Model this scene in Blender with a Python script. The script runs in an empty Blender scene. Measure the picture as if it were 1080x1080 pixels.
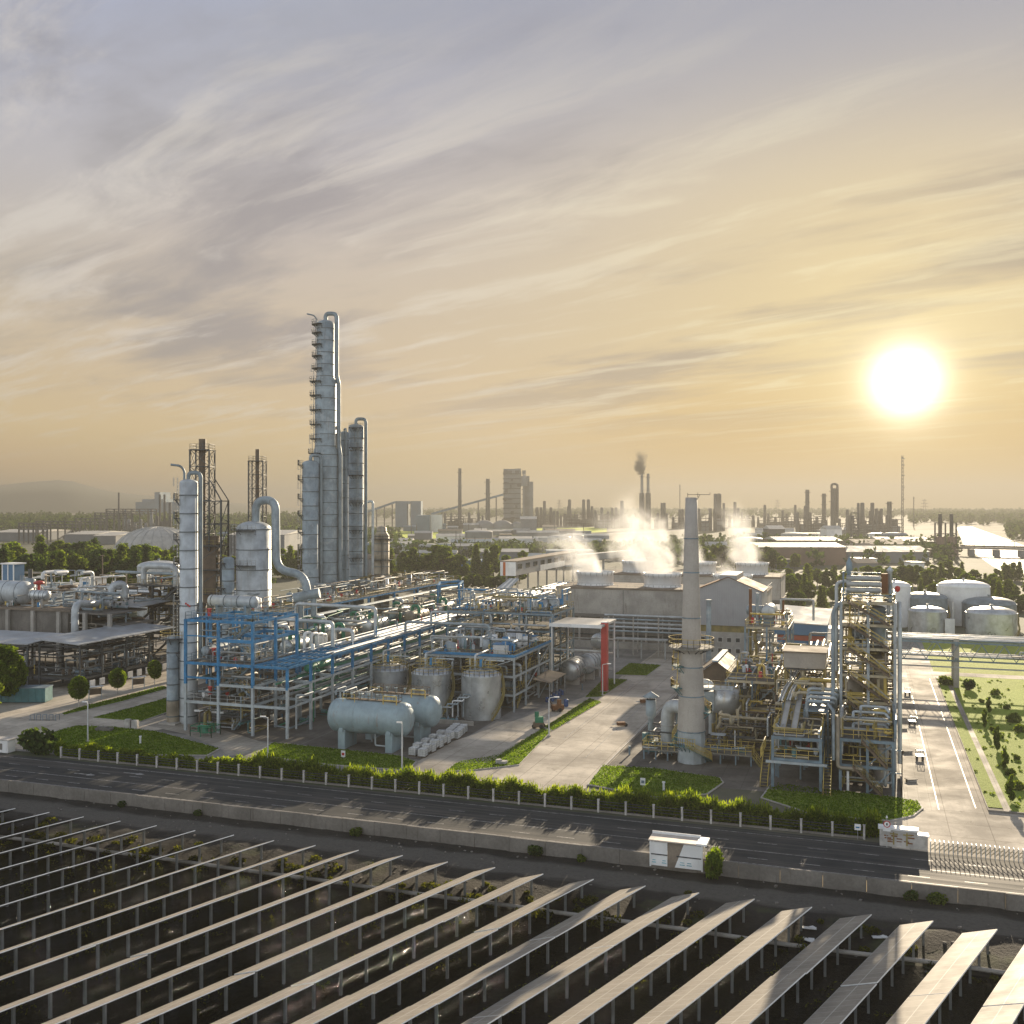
import bpy, math, random
import numpy as np
from mathutils import Vector, Matrix
R = math.radians
sc = bpy.context.scene
col = sc.collection
HAZE = 3.4e-4
FP, CH, TH = 1082.0, 36.0, math.atan(374/1082)     # focal length in px of a 1080 frame, camera height, yaw
ST, CT = math.sin(TH), math.cos(TH)

def at(px, py, z=0.0):
    "point of the plane at height z that is seen at a pixel of the photograph"
    d = FP*(CH-z)/(py-530.0)
    return atd(px, py, d)
def atd(px, py, d):
    l = (px-540)/FP*d
    return Vector((-d*ST+l*CT, d*CT+l*ST, CH-(py-530)/FP*d))
def xy(px, d):
    p = atd(px, 530, d); return p.x, p.y
def zat(py, d): return CH-(py-530)/FP*d

# ------------------------------------------------------------------ camera, render
cam = bpy.data.cameras.new('camera'); co = bpy.data.objects.new('camera', cam); col.objects.link(co)
cam.sensor_fit = 'HORIZONTAL'; cam.sensor_width = 36; cam.lens = 36*FP/1080
cam.shift_y = 10/1080*-1
cam.clip_start = 1; cam.clip_end = 30000
co.location = (0, 0, CH); co.rotation_euler = (R(90), 0, TH)
sc.camera = co
sc.render.engine = 'CYCLES'
cy = sc.cycles
cy.use_denoising = True
try:
    cy.denoiser = 'OPENIMAGEDENOISE'; cy.denoising_input_passes = 'RGB_ALBEDO_NORMAL'; cy.denoising_prefilter = 'ACCURATE'
except Exception: pass
cy.max_bounces = 5; cy.diffuse_bounces = 2; cy.glossy_bounces = 2; cy.transmission_bounces = 2
cy.transparent_max_bounces = 8; cy.volume_bounces = 1
cy.sample_clamp_indirect = 4; cy.caustics_reflective = False; cy.caustics_refractive = False
cy.volume_step_rate = 1.0; cy.volume_max_steps = 256
sc.view_settings.view_transform = 'Standard'; sc.view_settings.look = 'None'
sc.view_settings.exposure = 1.2; sc.view_settings.gamma = 1

# ------------------------------------------------------------------ sun and sky
SUN_AZ = math.atan(415/1082)-TH            # clockwise from +Y
SUN_EL = R(13.5)
sd = Vector((math.sin(SUN_AZ)*math.cos(SUN_EL), math.cos(SUN_AZ)*math.cos(SUN_EL), math.sin(SUN_EL)))
sl = bpy.data.lights.new('sun', 'SUN'); sl.energy = 5; sl.angle = R(0.6); sl.color = (1, .83, .60)
so = bpy.data.objects.new('sun', sl); col.objects.link(so)
so.rotation_euler = sd.to_track_quat('Z', 'Y').to_euler(); so.location = (0, 0, 300)

class NT:
    "small helper round a node tree"
    def __init__(s, tree): s.t = tree; s.n = tree.nodes; s.l = tree.links
    def new(s, typ, **kw):
        n = s.n.new(typ)
        for k, v in kw.items(): setattr(n, k, v)
        return n
    def put(s, sock, v):
        if hasattr(v, 'is_output') or isinstance(v, bpy.types.NodeSocket): s.l.new(v, sock)
        else: sock.default_value = v
    def m(s, op, a, b=0.0, c=0.0, clamp=False):
        n = s.new('ShaderNodeMath', operation=op); n.use_clamp = clamp
        s.put(n.inputs[0], a); s.put(n.inputs[1], b); s.put(n.inputs[2], c); return n.outputs[0]
    def vm(s, op, a, b=(0, 0, 0)):
        n = s.new('ShaderNodeVectorMath', operation=op); s.put(n.inputs[0], a); s.put(n.inputs[1], b)
        return n.outputs['Value'] if op == 'DOT_PRODUCT' or op == 'LENGTH' else n.outputs[0]
    def mix(s, f, a, b, typ='MIX'):
        n = s.new('ShaderNodeMix', data_type='RGBA', blend_type=typ)
        s.put(n.inputs[0], f); s.put(n.inputs[6], a if not isinstance(a, tuple) else (*a, 1)[:4]); s.put(n.inputs[7], b if not isinstance(b, tuple) else (*b, 1)[:4])
        return n.outputs[2]
    def ramp(s, f, stops, interp='LINEAR'):
        n = s.new('ShaderNodeValToRGB'); n.color_ramp.interpolation = interp
        e = n.color_ramp.elements
        while len(e) < len(stops): e.new(.5)
        for i, (p, c) in enumerate(stops): e[i].position = p; e[i].color = (*c, 1)[:4] if isinstance(c, tuple) else (c, c, c, 1)
        s.put(n.inputs[0], f); return n.outputs[0]
    def noise(s, vec, scale, detail=4, rough=.55, dist=0.0):
        n = s.new('ShaderNodeTexNoise'); s.put(n.inputs['Vector'], vec)
        n.inputs['Scale'].default_value = scale; n.inputs['Detail'].default_value = detail
        n.inputs['Roughness'].default_value = rough; n.inputs['Distortion'].default_value = dist
        return n.outputs['Fac']
    def mapping(s, vec, loc=(0, 0, 0), rot=(0, 0, 0), scale=(1, 1, 1)):
        n = s.new('ShaderNodeMapping'); s.put(n.inputs['Vector'], vec)
        n.inputs['Location'].default_value = loc; n.inputs['Rotation'].default_value = rot; n.inputs['Scale'].default_value = scale
        return n.outputs[0]
    def mr(s, v, a, b, c=0.0, d=1.0):
        n = s.new('ShaderNodeMapRange'); n.clamp = True; n.interpolation_type = 'SMOOTHSTEP'
        for i, x in enumerate((v, a, b, c, d)): s.put(n.inputs[i], x)
        return n.outputs[0]

def lin(r, g, b):
    f = lambda c: (c/255/12.92 if c/255 <= .04045 else ((c/255+.055)/1.055)**2.4)
    return (f(r), f(g), f(b))

w = bpy.data.worlds.new('World'); sc.world = w; w.use_nodes = True
N = NT(w.node_tree); N.n.clear()
tc = N.new('ShaderNodeTexCoord').outputs['Generated']
D = N.vm('NORMALIZE', tc)
sep = N.new('ShaderNodeSeparateXYZ'); N.l.new(D, sep.inputs[0]); dx, dy, dz = sep.outputs
SV = (Vector((-ST, CT, 0)) + Vector((CT, ST, 0))*(415/1082) + Vector((0, 0, 127/1082))).normalized()
ang = N.m('MULTIPLY', N.m('ARCCOSINE', N.m('MINIMUM', N.vm('DOT_PRODUCT', D, tuple(SV)), .99999)), 57.2958)
elev = N.m('MULTIPLY', N.m('ARCSINE', dz), 57.2958)
e01 = N.m('DIVIDE', N.m('MAXIMUM', elev, 0.0), 90.0)
base = N.ramp(e01, [(0, lin(204, 172, 132)), (.045, lin(216, 189, 148)), (.11, lin(200, 184, 164)), (.19, lin(186, 182, 186)),
                    (.30, lin(162, 172, 200)), (.45, lin(100, 120, 158)), (1, lin(58, 82, 125))])
back = N.ramp(e01, [(0, (1.75, 1.80, 1.82)), (.2, (1.6, 1.72, 1.85)), (.45, (.55, .66, .82)), (1, lin(58, 82, 125))])  # unseen sky behind the camera, brightened beyond natural as added fill for shaded faces
sunside = N.mr(N.vm('DOT_PRODUCT', D, tuple(Vector((SV.x, SV.y, 0)).normalized())), -.3, .62)
base = N.mix(sunside, back, base)
g1 = N.m('EXPONENT', N.m('MULTIPLY', N.m('POWER', N.m('DIVIDE', ang, 21.0), 1.5), -1.0))
base = N.mix(N.m('MULTIPLY', g1, .82), base, lin(238, 211, 138))
low = N.m('MULTIPLY', N.mr(elev, 9.0, 2.5), N.mr(ang, 26.0, 7.0))
base = N.mix(N.m('MULTIPLY', low, .7), base, lin(216, 172, 74))
# streaky high cloud on a flat layer, so that it converges towards the horizon
inv = N.m('DIVIDE', 1.0, N.m('ADD', N.m('MAXIMUM', dz, 0.0), .07))
cmb = N.new('ShaderNodeCombineXYZ'); N.l.new(N.m('MULTIPLY', dx, inv), cmb.inputs[0]); N.l.new(N.m('MULTIPLY', dy, inv), cmb.inputs[1])
lay = N.mapping(cmb.outputs[0], rot=(0, 0, R(24)))
warp = N.noise(lay, .9, 3, .5)
wv = N.new('ShaderNodeCombineXYZ'); N.l.new(N.m('MULTIPLY', warp, .25), wv.inputs[1]); N.l.new(warp, wv.inputs[0])
lay2 = N.vm('ADD', lay, wv.outputs[0])
c1 = N.noise(N.mapping(lay2, scale=(.42, 1.05, 1)), 1.3, 9, .58, .25)
c2 = N.noise(N.mapping(lay2, loc=(3.1, 7.7, 0), scale=(.30, 1.3, 1)), 2.8, 10, .64, .3)
c3 = N.noise(N.mapping(lay, loc=(9, 2, 0), scale=(.7, .9, 1)), .55, 4, .5)
dark = N.m('MULTIPLY', N.mr(N.m('ADD', c1, N.m('MULTIPLY', N.m('SUBTRACT', c3, .5), .8)), .45, .66), N.mr(elev, 2.0, 9.0))
base = N.mix(N.m('MULTIPLY', dark, .76), base, N.mix(g1, lin(140, 137, 143), lin(172, 154, 124)))
wisp = N.m('MULTIPLY', N.mr(c2, .48, .66), N.mr(elev, 1.0, 6.0))
base = N.mix(N.m('MULTIPLY', wisp, .52), base, N.mix(g1, lin(222, 214, 206), lin(252, 236, 180)))
bank = N.m('MULTIPLY', N.mr(elev, 15.5, 26.0), N.mr(ang, 47.0, 29.0))
base = N.mix(N.m('MULTIPLY', bank, .72), base, lin(146, 151, 165))
g2 = N.m('EXPONENT', N.m('MULTIPLY', N.m('POWER', N.m('DIVIDE', ang, 7.0), 1.3), -1.0))
gk = N.m('MULTIPLY', N.m('EXPONENT', N.m('MULTIPLY', N.m('POWER', N.m('DIVIDE', ang, 1.2), 1.6), -1.0)), 5.0)
gw = N.m('MULTIPLY', N.m('EXPONENT', N.m('DIVIDE', ang, -3.2)), .52)
core = N.vm('SCALE', (1.0, .95, .80)); N.l.new(gk, core.node.inputs['Scale'])
halo = N.vm('SCALE', (1.0, .92, .60)); N.l.new(gw, halo.node.inputs['Scale'])
base = N.vm('ADD', N.vm('ADD', base, core), halo)
sky = N.new('ShaderNodeTexSky'); sky.sky_type = 'NISHITA'; sky.sun_disc = False
sky.sun_elevation = SUN_EL; sky.sun_rotation = SUN_AZ; sky.air_density = 1.3; sky.dust_density = 2.5
EXPK = 2**1.2
painted = N.vm('SCALE', base); painted.node.inputs['Scale'].default_value = 10.0/EXPK
nis = N.vm('MINIMUM', sky.outputs[0], (5, 5, 6))
fin = N.mix(.94, nis, painted)
bg = N.new('ShaderNodeBackground'); N.l.new(fin, bg.inputs[0]); bg.inputs[1].default_value = .1
wo = N.new('ShaderNodeOutputWorld'); N.l.new(bg.outputs[0], wo.inputs[0])

# ------------------------------------------------------------------ materials
def mat(name, c, rough=.6, metal=0.0, var=.18, scale=.6, streak=None, bump=0.0, spec=.5, fine=0.0, blotch=None):
    m = bpy.data.materials.new(name); m.use_nodes = True
    T = NT(m.node_tree); b = T.n['Principled BSDF']
    pos = T.new('ShaderNodeNewGeometry').outputs['Position']
    n1 = T.noise(pos, scale, 5, .6)
    cc = T.mix(T.mr(n1, .3, .7), tuple(x*(1-var) for x in c), tuple(min(1, x*(1+var)) for x in c))
    if fine:
        n3 = T.noise(pos, scale*14, 3, .7)
        cc = T.mix(T.mr(n3, .35, .65, 0, fine), cc, tuple(x*.45 for x in c))
    if streak:      # rust and dirt running down
        n2 = T.noise(T.mapping(pos, scale=(1.1, 1.1, .09)), 1.7, 5, .65)
        cc = T.mix(T.mr(n2, .56, .74, 0, streak[1]), cc, streak[0])
    if blotch:
        n4 = T.noise(pos, blotch[2], 4, .6, .5)
        cc = T.mix(T.mr(n4, .54, .68, 0, blotch[1]), cc, blotch[0])
    T.l.new(cc, b.inputs['Base Color'])
    T.l.new(T.mr(n1, .25, .75, max(.03, rough-.10), min(1, rough+.10)), b.inputs['Roughness'])
    b.inputs['Metallic'].default_value = metal; b.inputs['Specular IOR Level'].default_value = spec
    if bump:
        bn = T.new('ShaderNodeBump'); bn.inputs['Strength'].default_value = bump; bn.inputs['Distance'].default_value = .05
        T.l.new(T.noise(pos, scale*9, 4, .6), bn.inputs['Height']); T.l.new(bn.outputs[0], b.inputs['Normal'])
    return m

def leaf_mat(name, c1, c2, trans=.45, scale=.35, tc=(2.4, 2.35, .6)):
    m = bpy.data.materials.new(name); m.use_nodes = True
    T = NT(m.node_tree); T.n.clear()
    g = T.new('ShaderNodeNewGeometry')
    n1 = T.noise(g.outputs['Position'], scale, 3, .6)
    f = T.m('ADD', T.m('MULTIPLY', n1, .8), T.m('MULTIPLY', g.outputs['Random Per Island'], .45))
    c = T.mix(T.mr(f, .35, .9), c1, c2)
    d = T.new('ShaderNodeBsdfDiffuse'); t = T.new('ShaderNodeBsdfTranslucent'); x = T.new('ShaderNodeMixShader'); o = T.new('ShaderNodeOutputMaterial')
    T.l.new(c, d.inputs[0]); T.l.new(T.mix(1.0, c, tc, 'MULTIPLY'), t.inputs[0])
    x.inputs[0].default_value = trans
    T.l.new(d.outputs[0], x.inputs[1]); T.l.new(t.outputs[0], x.inputs[2]); T.l.new(x.outputs[0], o.inputs[0])
    return m

RUST = (.16, .07, .03)
M = dict(
    backsheet=mat('panel_backsheet', (.008, .008, .008), .9, 0, .1, 1, None, 0, 0),
    postgrey=mat('weathered_post', (.20, .21, .205), .6, .2, .2, .8),
    clad=mat('aluminium_cladding', (.245, .295, .32), .55, .12, .28, .45, ((.15, .135, .115), .7), 0, .5, 0, ((.40, .43, .44), .5, .35)),
    clad_dull=mat('dull_cladding', (.20, .24, .26), .55, .3, .25, .5, ((.17, .14, .11), .6)),
    clad_bright=mat('bright_cladding', (.44, .47, .48), .5, .3, .2, .5, ((.24, .21, .17), .5), 0, .4),
    clad_brown=mat('stained_cladding', (.30, .26, .20), .55, .3, .3, .5, (RUST, .7)),
    band=mat('dark_band', (.13, .15, .16), .5, .4),
    tank_grey=mat('tank_steel', (.47, .49, .49), .34, .55, .25, .35, ((.18, .15, .12), .55)),
    tank_green=mat('pale_green_tank_paint', (.28, .36, .385), .5, .1, .15, .5, ((.24, .17, .11), .55)),
    white=mat('white_paint', (.74, .74, .72), .5, 0, .08, .5, ((.45, .40, .33), .4)),
    blue=mat('blue_steel_paint', (.028, .185, .37), .45, 0, .25, .8, ((.10, .11, .12), .5)),
    bluegrey=mat('bluegrey_steel', (.16, .22, .26), .5, .2, .25, .7, ((.12, .09, .07), .5)),
    galv=mat('galvanised_steel', (.36, .37, .36), .55, .2, .2, .8),
    beige=mat('sunlit_beige', (.42, .36, .24), .55, 0, .2, .8, ((.2, .14, .08), .5)),  # beige puts the sunlit look of the steel into the colour
    steel_lt=mat('pale_steel_paint', (.38, .42, .43), .5, .1, .15, .8, ((.22, .15, .1), .45)),
    dark=mat('dark_steel', (.055, .060, .062), .55, .2, .3, .7),
    brown=mat('brown_steel', (.12, .085, .055), .6, .1, .3, .7),
    yellow=mat('yellow_railing_paint', (.52, .38, .09), .5, 0, .2, .9, ((.2, .12, .05), .4)),
    olive=mat('weathered_yellow_steel', (.24, .19, .06), .6, .1, .3, .8, ((.1, .08, .05), .5)),
    green=mat('green_pipe_paint', (.02, .17, .09), .45, 0, .2, .8),
    teal=mat('teal_machine_paint', (.06, .16, .17), .5, 0, .2, .8),
    red=mat('red_cladding', (.42, .035, .03), .45, 0, .12, .5, ((.25, .03, .03), .4)),
    orange=mat('orange_band', (.42, .11, .03), .5),
    deck=mat('grating_deck', (.12, .115, .10), .8, 0, .25, .6, None, 0, .15, .4),
    deck_lt=mat('pale_deck', (.24, .225, .19), .8, 0, .25, .5, None, 0, .15, .4),
    concrete=mat('weathered_concrete', (.40, .375, .335), .8, 0, .2, .25, ((.13, .11, .09), .6), .3, .3, .2),
    concrete_dk=mat('old_dark_concrete', (.19, .175, .155), .85, 0, .25, .25, ((.07, .06, .05), .6), .3, .3, .3),
    concrete_lt=mat('chimney_concrete', (.42, .385, .34), .75, 0, .10, .35, ((.26, .22, .18), .35), .2, .3, .15),
    roof_dirty=mat('dusty_roof', (.23, .19, .15), .85, 0, .25, .3, None, 0, .15, .25),
    roof_rust=mat('rusty_brown_roof', (.19, .09, .045), .8, 0, .25, .4, None, 0, .15, .3),
    roof_white=mat('white_sheet_roof', (.44, .43, .40), .7, 0, .15, .3, None, 0, .25, .15),
    siding=mat('bluegrey_siding', (.32, .32, .325), .5, .1, .08, .3, ((.16, .18, .2), .4)),
    siding_blue=mat('blue_siding', (.08, .17, .28), .45, .1, .12, .4),
    glass=mat('window_glass', (.03, .035, .04), .12, 0, .1, .5, None, 0, .8),
    opening=mat('dark_interior', (.02, .018, .015), .9),
    black=mat('black_rubber', (.02, .02, .02), .8),
    stone=mat('pale_stone', (.42, .40, .37), .8, 0, .25, 1.2, ((.2, .17, .13), .5), .3),
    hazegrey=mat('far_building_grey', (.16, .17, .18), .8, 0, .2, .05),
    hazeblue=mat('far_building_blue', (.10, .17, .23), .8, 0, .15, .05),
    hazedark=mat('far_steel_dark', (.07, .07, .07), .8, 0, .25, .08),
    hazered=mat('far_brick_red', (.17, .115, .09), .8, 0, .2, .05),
    bark=mat('bark', (.07, .05, .035), .9, 0, .3, 2),
    twig=mat('whitewashed_bark', (.45, .42, .38), .9, 0, .3, 2),
    tote=mat('white_plastic_tote', (.58, .58, .56), .5, 0, .15, 1.5),
    barrel=mat('blue_drum_plastic', (.03, .08, .22), .4),
    lampgrey=mat('lamp_post_paint', (.6, .61, .6), .4, .2, .05),
)
M['leaf'] = leaf_mat('leaf_green', (.04, .064, .02), (.135, .17, .04))
M['leaf_dark'] = leaf_mat('leaf_dark_conifer', (.019, .037, .018), (.072, .105, .036), .4)
M['leaf_light'] = leaf_mat('leaf_light', (.05, .085, .014), (.13, .175, .03), .5)
M['leaf_hedge'] = leaf_mat('leaf_hedge', (.04, .07, .014), (.14, .18, .03), .65, .5, (2.9, 2.7, .6))
M['leaf_lawn'] = leaf_mat('leaf_lawn', (.035, .075, .008), (.085, .14, .014), .6, .4, (3.0, 2.7, .5))
M['leaf_dry'] = leaf_mat('leaf_dry', (.035, .042, .014), (.11, .115, .03), .35)
M['leaf_far'] = leaf_mat('leaf_far', (.018, .036, .018), (.055, .08, .034), .25, .05)

# ------------------------------------------------------------------ mesh building
class MB:
    def __init__(s): s.v = []; s.f = []; s.sm = []
    def add(s, vs, fs, smooth=False):
        o = len(s.v); s.v += [tuple(p) for p in vs]
        s.f += [tuple(i+o for i in f) for f in fs]; s.sm += [smooth]*len(fs); return s
    def box(s, x0, y0, z0, x1, y1, z1):
        vs = [(x, y, z) for z in (z0, z1) for y in (y0, y1) for x in (x0, x1)]
        return s.add(vs, [(0, 2, 3, 1), (4, 5, 7, 6), (0, 1, 5, 4), (2, 6, 7, 3), (0, 4, 6, 2), (1, 3, 7, 5)])
    def obox(s, c, size, rz=0.0):
        x, y, z = size; ca, sa = math.cos(rz), math.sin(rz); vs = []
        for k in (-.5, .5):
            for j in (-.5, .5):
                for i in (-.5, .5):
                    a, b = i*x, j*y; vs.append((c[0]+a*ca-b*sa, c[1]+a*sa+b*ca, c[2]+k*z))
        return s.add(vs, [(0, 2, 3, 1), (4, 5, 7, 6), (0, 1, 5, 4), (2, 6, 7, 3), (0, 4, 6, 2), (1, 3, 7, 5)])
    def beam(s, p, q, w, h=None):
        h = h or w; p = Vector(p); q = Vector(q); d = (q-p)
        if d.length < 1e-6: return s
        d.normalize(); up = Vector((0, 0, 1)) if abs(d.z) < .95 else Vector((0, 1, 0))
        sx = d.cross(up).normalized(); sy = sx.cross(d).normalized(); vs = []
        for e in (p, q):
            for j in (-.5, .5):
                for i in (-.5, .5): vs.append(e+sx*(i*w)+sy*(j*h))
        return s.add(vs, [(0, 1, 3, 2), (4, 6, 7, 5), (0, 4, 5, 1), (2, 3, 7, 6), (0, 2, 6, 4), (1, 5, 7, 3)])
    def cyl(s, p, q, r0, r1=None, n=14, caps=True):
        r1 = r0 if r1 is None else r1; p = Vector(p); q = Vector(q); d = (q-p).normalized()
        up = Vector((0, 0, 1)) if abs(d.z) < .95 else Vector((1, 0, 0))
        a = d.cross(up).normalized(); b = d.cross(a).normalized(); vs = []
        for e, r in ((p, r0), (q, r1)):
            for i in range(n):
                t = 2*math.pi*i/n; vs.append(e+a*(r*math.cos(t))+b*(r*math.sin(t)))
        s.add(vs, [(i, (i+1) % n, n+(i+1) % n, n+i) for i in range(n)], True)
        if caps: s.add(vs[:n], [tuple(range(n))[::-1]]); s.add(vs[n:], [tuple(range(n))])
        return s
    def lathe(s, prof, c=(0, 0, 0), n=24, axis='z', smooth=True):
        vs = []; fs = []
        for r, z in prof:
            for i in range(n):
                t = 2*math.pi*i/n; a, b = r*math.cos(t), r*math.sin(t)
                p = (a, b, z) if axis == 'z' else ((z, a, b) if axis == 'x' else (b, z, a))
                vs.append((p[0]+c[0], p[1]+c[1], p[2]+c[2]))
        for k in range(len(prof)-1):
            for i in range(n): fs.append((k*n+i, k*n+(i+1) % n, (k+1)*n+(i+1) % n, (k+1)*n+i))
        return s.add(vs, fs, smooth)
    def tube(s, path, r, n=8, bend=None):
        P = [Vector(p) for p in path]
        if bend is None: bend = r*2.2
        pts = [P[0]]
        for i in range(1, len(P)-1):
            a, b, c = P[i-1], P[i], P[i+1]
            k = min(bend, (a-b).length*.48, (c-b).length*.48)
            u = b+(a-b).normalized()*k; v = b+(c-b).normalized()*k
            for j in range(6):
                t = j/5; pts.append(u*(1-t)**2+b*2*t*(1-t)+v*t*t)
        pts.append(P[-1])
        q = [pts[0]]
        for p in pts[1:]:
            if (p-q[-1]).length > 1e-4: q.append(p)
        pts = q; vs = []
        d0 = (pts[1]-pts[0]).normalized(); up = Vector((0, 0, 1)) if abs(d0.z) < .9 else Vector((1, 0, 0))
        a = d0.cross(up).normalized()
        for i, p in enumerate(pts):
            d = (pts[min(i+1, len(pts)-1)]-pts[max(i-1, 0)]).normalized()
            a = (a-d*a.dot(d)); a = a.normalized() if a.length > 1e-5 else d.orthogonal().normalized()
            b = d.cross(a)
            for k in range(n):
                t = 2*math.pi*k/n; vs.append(p+a*(r*math.cos(t))+b*(r*math.sin(t)))
        L = len(pts)
        s.add(vs, [(i*n+k, i*n+(k+1) % n, (i+1)*n+(k+1) % n, (i+1)*n+k) for i in range(L-1) for k in range(n)], True)
        s.add(vs[:n], [tuple(range(n))[::-1]]); s.add(vs[-n:], [tuple(range(n))]); return s
    def poly(s, pts): return s.add(pts, [tuple(range(len(pts)))])
    def slab(s, pts, z0, z1):
        n = len(pts); b = [(p[0], p[1], z0) for p in pts]; t = [(p[0], p[1], z1) for p in pts]
        return s.add(b+t, [tuple(range(n))[::-1], tuple(range(n, 2*n))]+[(i, (i+1) % n, n+(i+1) % n, n+i) for i in range(n)])
    def rail(s, pts, h=1.1, closed=False, step=1.6, w=.06):
        P = [Vector(p) for p in pts]; seg = list(zip(P, P[1:]+([P[0]] if closed else [])))
        if not closed: seg = seg[:len(P)-1]
        for a, b in seg:
            L = (b-a).length; k = max(1, round(L/step))
            for i in range(k+1):
                p = a.lerp(b, i/k); s.beam(p, p+Vector((0, 0, h)), w)
            for f in (.5, 1.0): s.beam(a+Vector((0, 0, h*f)), b+Vector((0, 0, h*f)), w)
        return s
    def build(s, name, m, parent=None, off=None):
        me = bpy.data.meshes.new(name)
        o = off if off is not None else (parent['_o'] if parent is not None and '_o' in parent else (0, 0, 0))
        if o[0] or o[1] or o[2]: s.v = [(x-o[0], y-o[1], z-o[2]) for x, y, z in s.v]
        me.from_pydata(s.v, [], s.f)
        me.polygons.foreach_set('use_smooth', s.sm); me.materials.append(M[m] if isinstance(m, str) else m); me.update()
        ob = bpy.data.objects.new(name, me); col.objects.link(ob)
        if parent is not None:
            ob.parent = parent
            if '_o' in parent: ob['_o'] = parent['_o']
        return ob

def tag(o, label=None, cat=None, group=None, kind=None):
    if label: o['label'] = label
    if cat: o['category'] = cat
    if group: o['group'] = group
    if kind: o['kind'] = kind
    return o
def thing(name, loc, label, cat, group=None):
    o = bpy.data.objects.new(name, None); col.objects.link(o); o.location = loc; o.empty_display_size = .5
    o['_o'] = tuple(loc); return tag(o, label, cat, group)
def single(mb, name, m, loc, label, cat, group=None):
    o = mb.build(name, m, None, loc); o.location = loc; return tag(o, label, cat, group)
def struct(mb, name, m, label=None, cat=None):
    o = mb.build(name, m); o['kind'] = 'structure'; return tag(o, label, cat)
_kids = {}
def kids(o):
    return [c for c in bpy.data.objects if c.parent == o]
def proto_tree(o): return (o, [proto_tree(c) for c in kids(o)])
def dup(pt, loc, rz=0.0, label=None, s=1.0, group=None, parent=None):
    src, ch = pt; c = src.copy(); col.objects.link(c)
    if parent is None:
        c.location = loc; c.rotation_euler = (0, 0, rz); c.scale = (s, s, s) if not isinstance(s, tuple) else s
        if label: c['label'] = label
        if group: c['group'] = group
    else: c.parent = parent
    for k in ch: dup(k, None, parent=c)
    return c
# ------------------------------------------------------------------ ground, roads, lawns
def ground_mat(name, build):
    m = bpy.data.materials.new(name); m.use_nodes = True
    T = NT(m.node_tree); b = T.n['Principled BSDF']
    pos = T.new('ShaderNodeNewGeometry').outputs['Position']
    build(T, b, pos); M[name] = m
def g_land(T, b, pos):
    a = T.noise(pos, .006, 6, .6, .4); c = T.noise(pos, .05, 5, .65)
    k = T.mix(T.mr(a, .42, .62), (.035, .05, .018), (.15, .135, .10))
    k = T.mix(T.mr(c, .45, .7, 0, .7), k, (.05, .06, .03))
    T.l.new(k, b.inputs['Base Color']); b.inputs['Roughness'].default_value = .9
def slab(c, joint=(6, 6), jc=.6, dirt=.5, rough=.5, spec=.4):
    def f(T, b, pos):
        n1 = T.noise(pos, .12, 6, .65, .3); n2 = T.noise(pos, 2.2, 4, .7); n3 = T.noise(T.mapping(pos, scale=(1, .12, 1)), .6, 4, .6)
        k = T.mix(T.mr(n1, .32, .68), tuple(x*(1-.34*dirt) for x in c), tuple(x*1.1 for x in c))
        k = T.mix(T.mr(n2, .5, .75, 0, .45*dirt), k, tuple(x*.55 for x in c))
        k = T.mix(T.mr(n3, .52, .72, 0, .5*dirt), k, tuple(x*.6 for x in c))
        n5 = T.noise(pos, .45, 5, .7, .8); k = T.mix(T.mr(n5, .58, .70, 0, .6*dirt), k, tuple(x*.42 for x in c))
        br = T.new('ShaderNodeTexBrick'); T.l.new(pos, br.inputs['Vector'])
        br.inputs['Scale'].default_value = 1; br.inputs['Brick Width'].default_value = joint[0]; br.inputs['Row Height'].default_value = joint[1]
        br.inputs['Mortar Size'].default_value = .06; br.inputs['Mortar Smooth'].default_value = .3; br.offset = 0
        br.inputs['Color1'].default_value = (1, 1, 1, 1); br.inputs['Color2'].default_value = (.88, .88, .88, 1); br.inputs['Mortar'].default_value = (jc, jc, jc, 1)
        k = T.mix(1.0, k, br.outputs['Color'], 'MULTIPLY')
        T.l.new(k, b.inputs['Base Color']); T.l.new(T.mr(n1, .3, .7, rough+.1, rough-.08), b.inputs['Roughness']); b.inputs['Specular IOR Level'].default_value = spec
        bn = T.new('ShaderNodeBump'); bn.inputs['Strength'].default_value = .25; bn.inputs['Distance'].default_value = .03
        T.l.new(T.noise(pos, 5, 4, .7), bn.inputs['Height']); T.l.new(bn.outputs[0], b.inputs['Normal'])
    return f
def g_asphalt(T, b, pos):
    n1 = T.noise(pos, .25, 5, .6); n2 = T.noise(T.mapping(pos, scale=(.03, 1, 1)), 1.1, 4, .6); n3 = T.noise(pos, 7, 3, .8)
    k = T.mix(T.mr(n1, .3, .7), (.032, .036, .038), (.058, .059, .059))
    k = T.mix(T.mr(n2, .45, .68, 0, .75), k, (.095, .086, .078))
    k = T.mix(T.mr(n3, .5, .8, 0, .5), k, (.02, .022, .023))
    T.l.new(k, b.inputs['Base Color']); T.l.new(T.mr(n2, .3, .7, .85, .7), b.inputs['Roughness']); b.inputs['Specular IOR Level'].default_value = .12
    bn = T.new('ShaderNodeBump'); bn.inputs['Strength'].default_value = .4; bn.inputs['Distance'].default_value = .02
    T.l.new(T.noise(pos, 9, 3, .7), bn.inputs['Height']); T.l.new(bn.outputs[0], b.inputs['Normal'])
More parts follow.
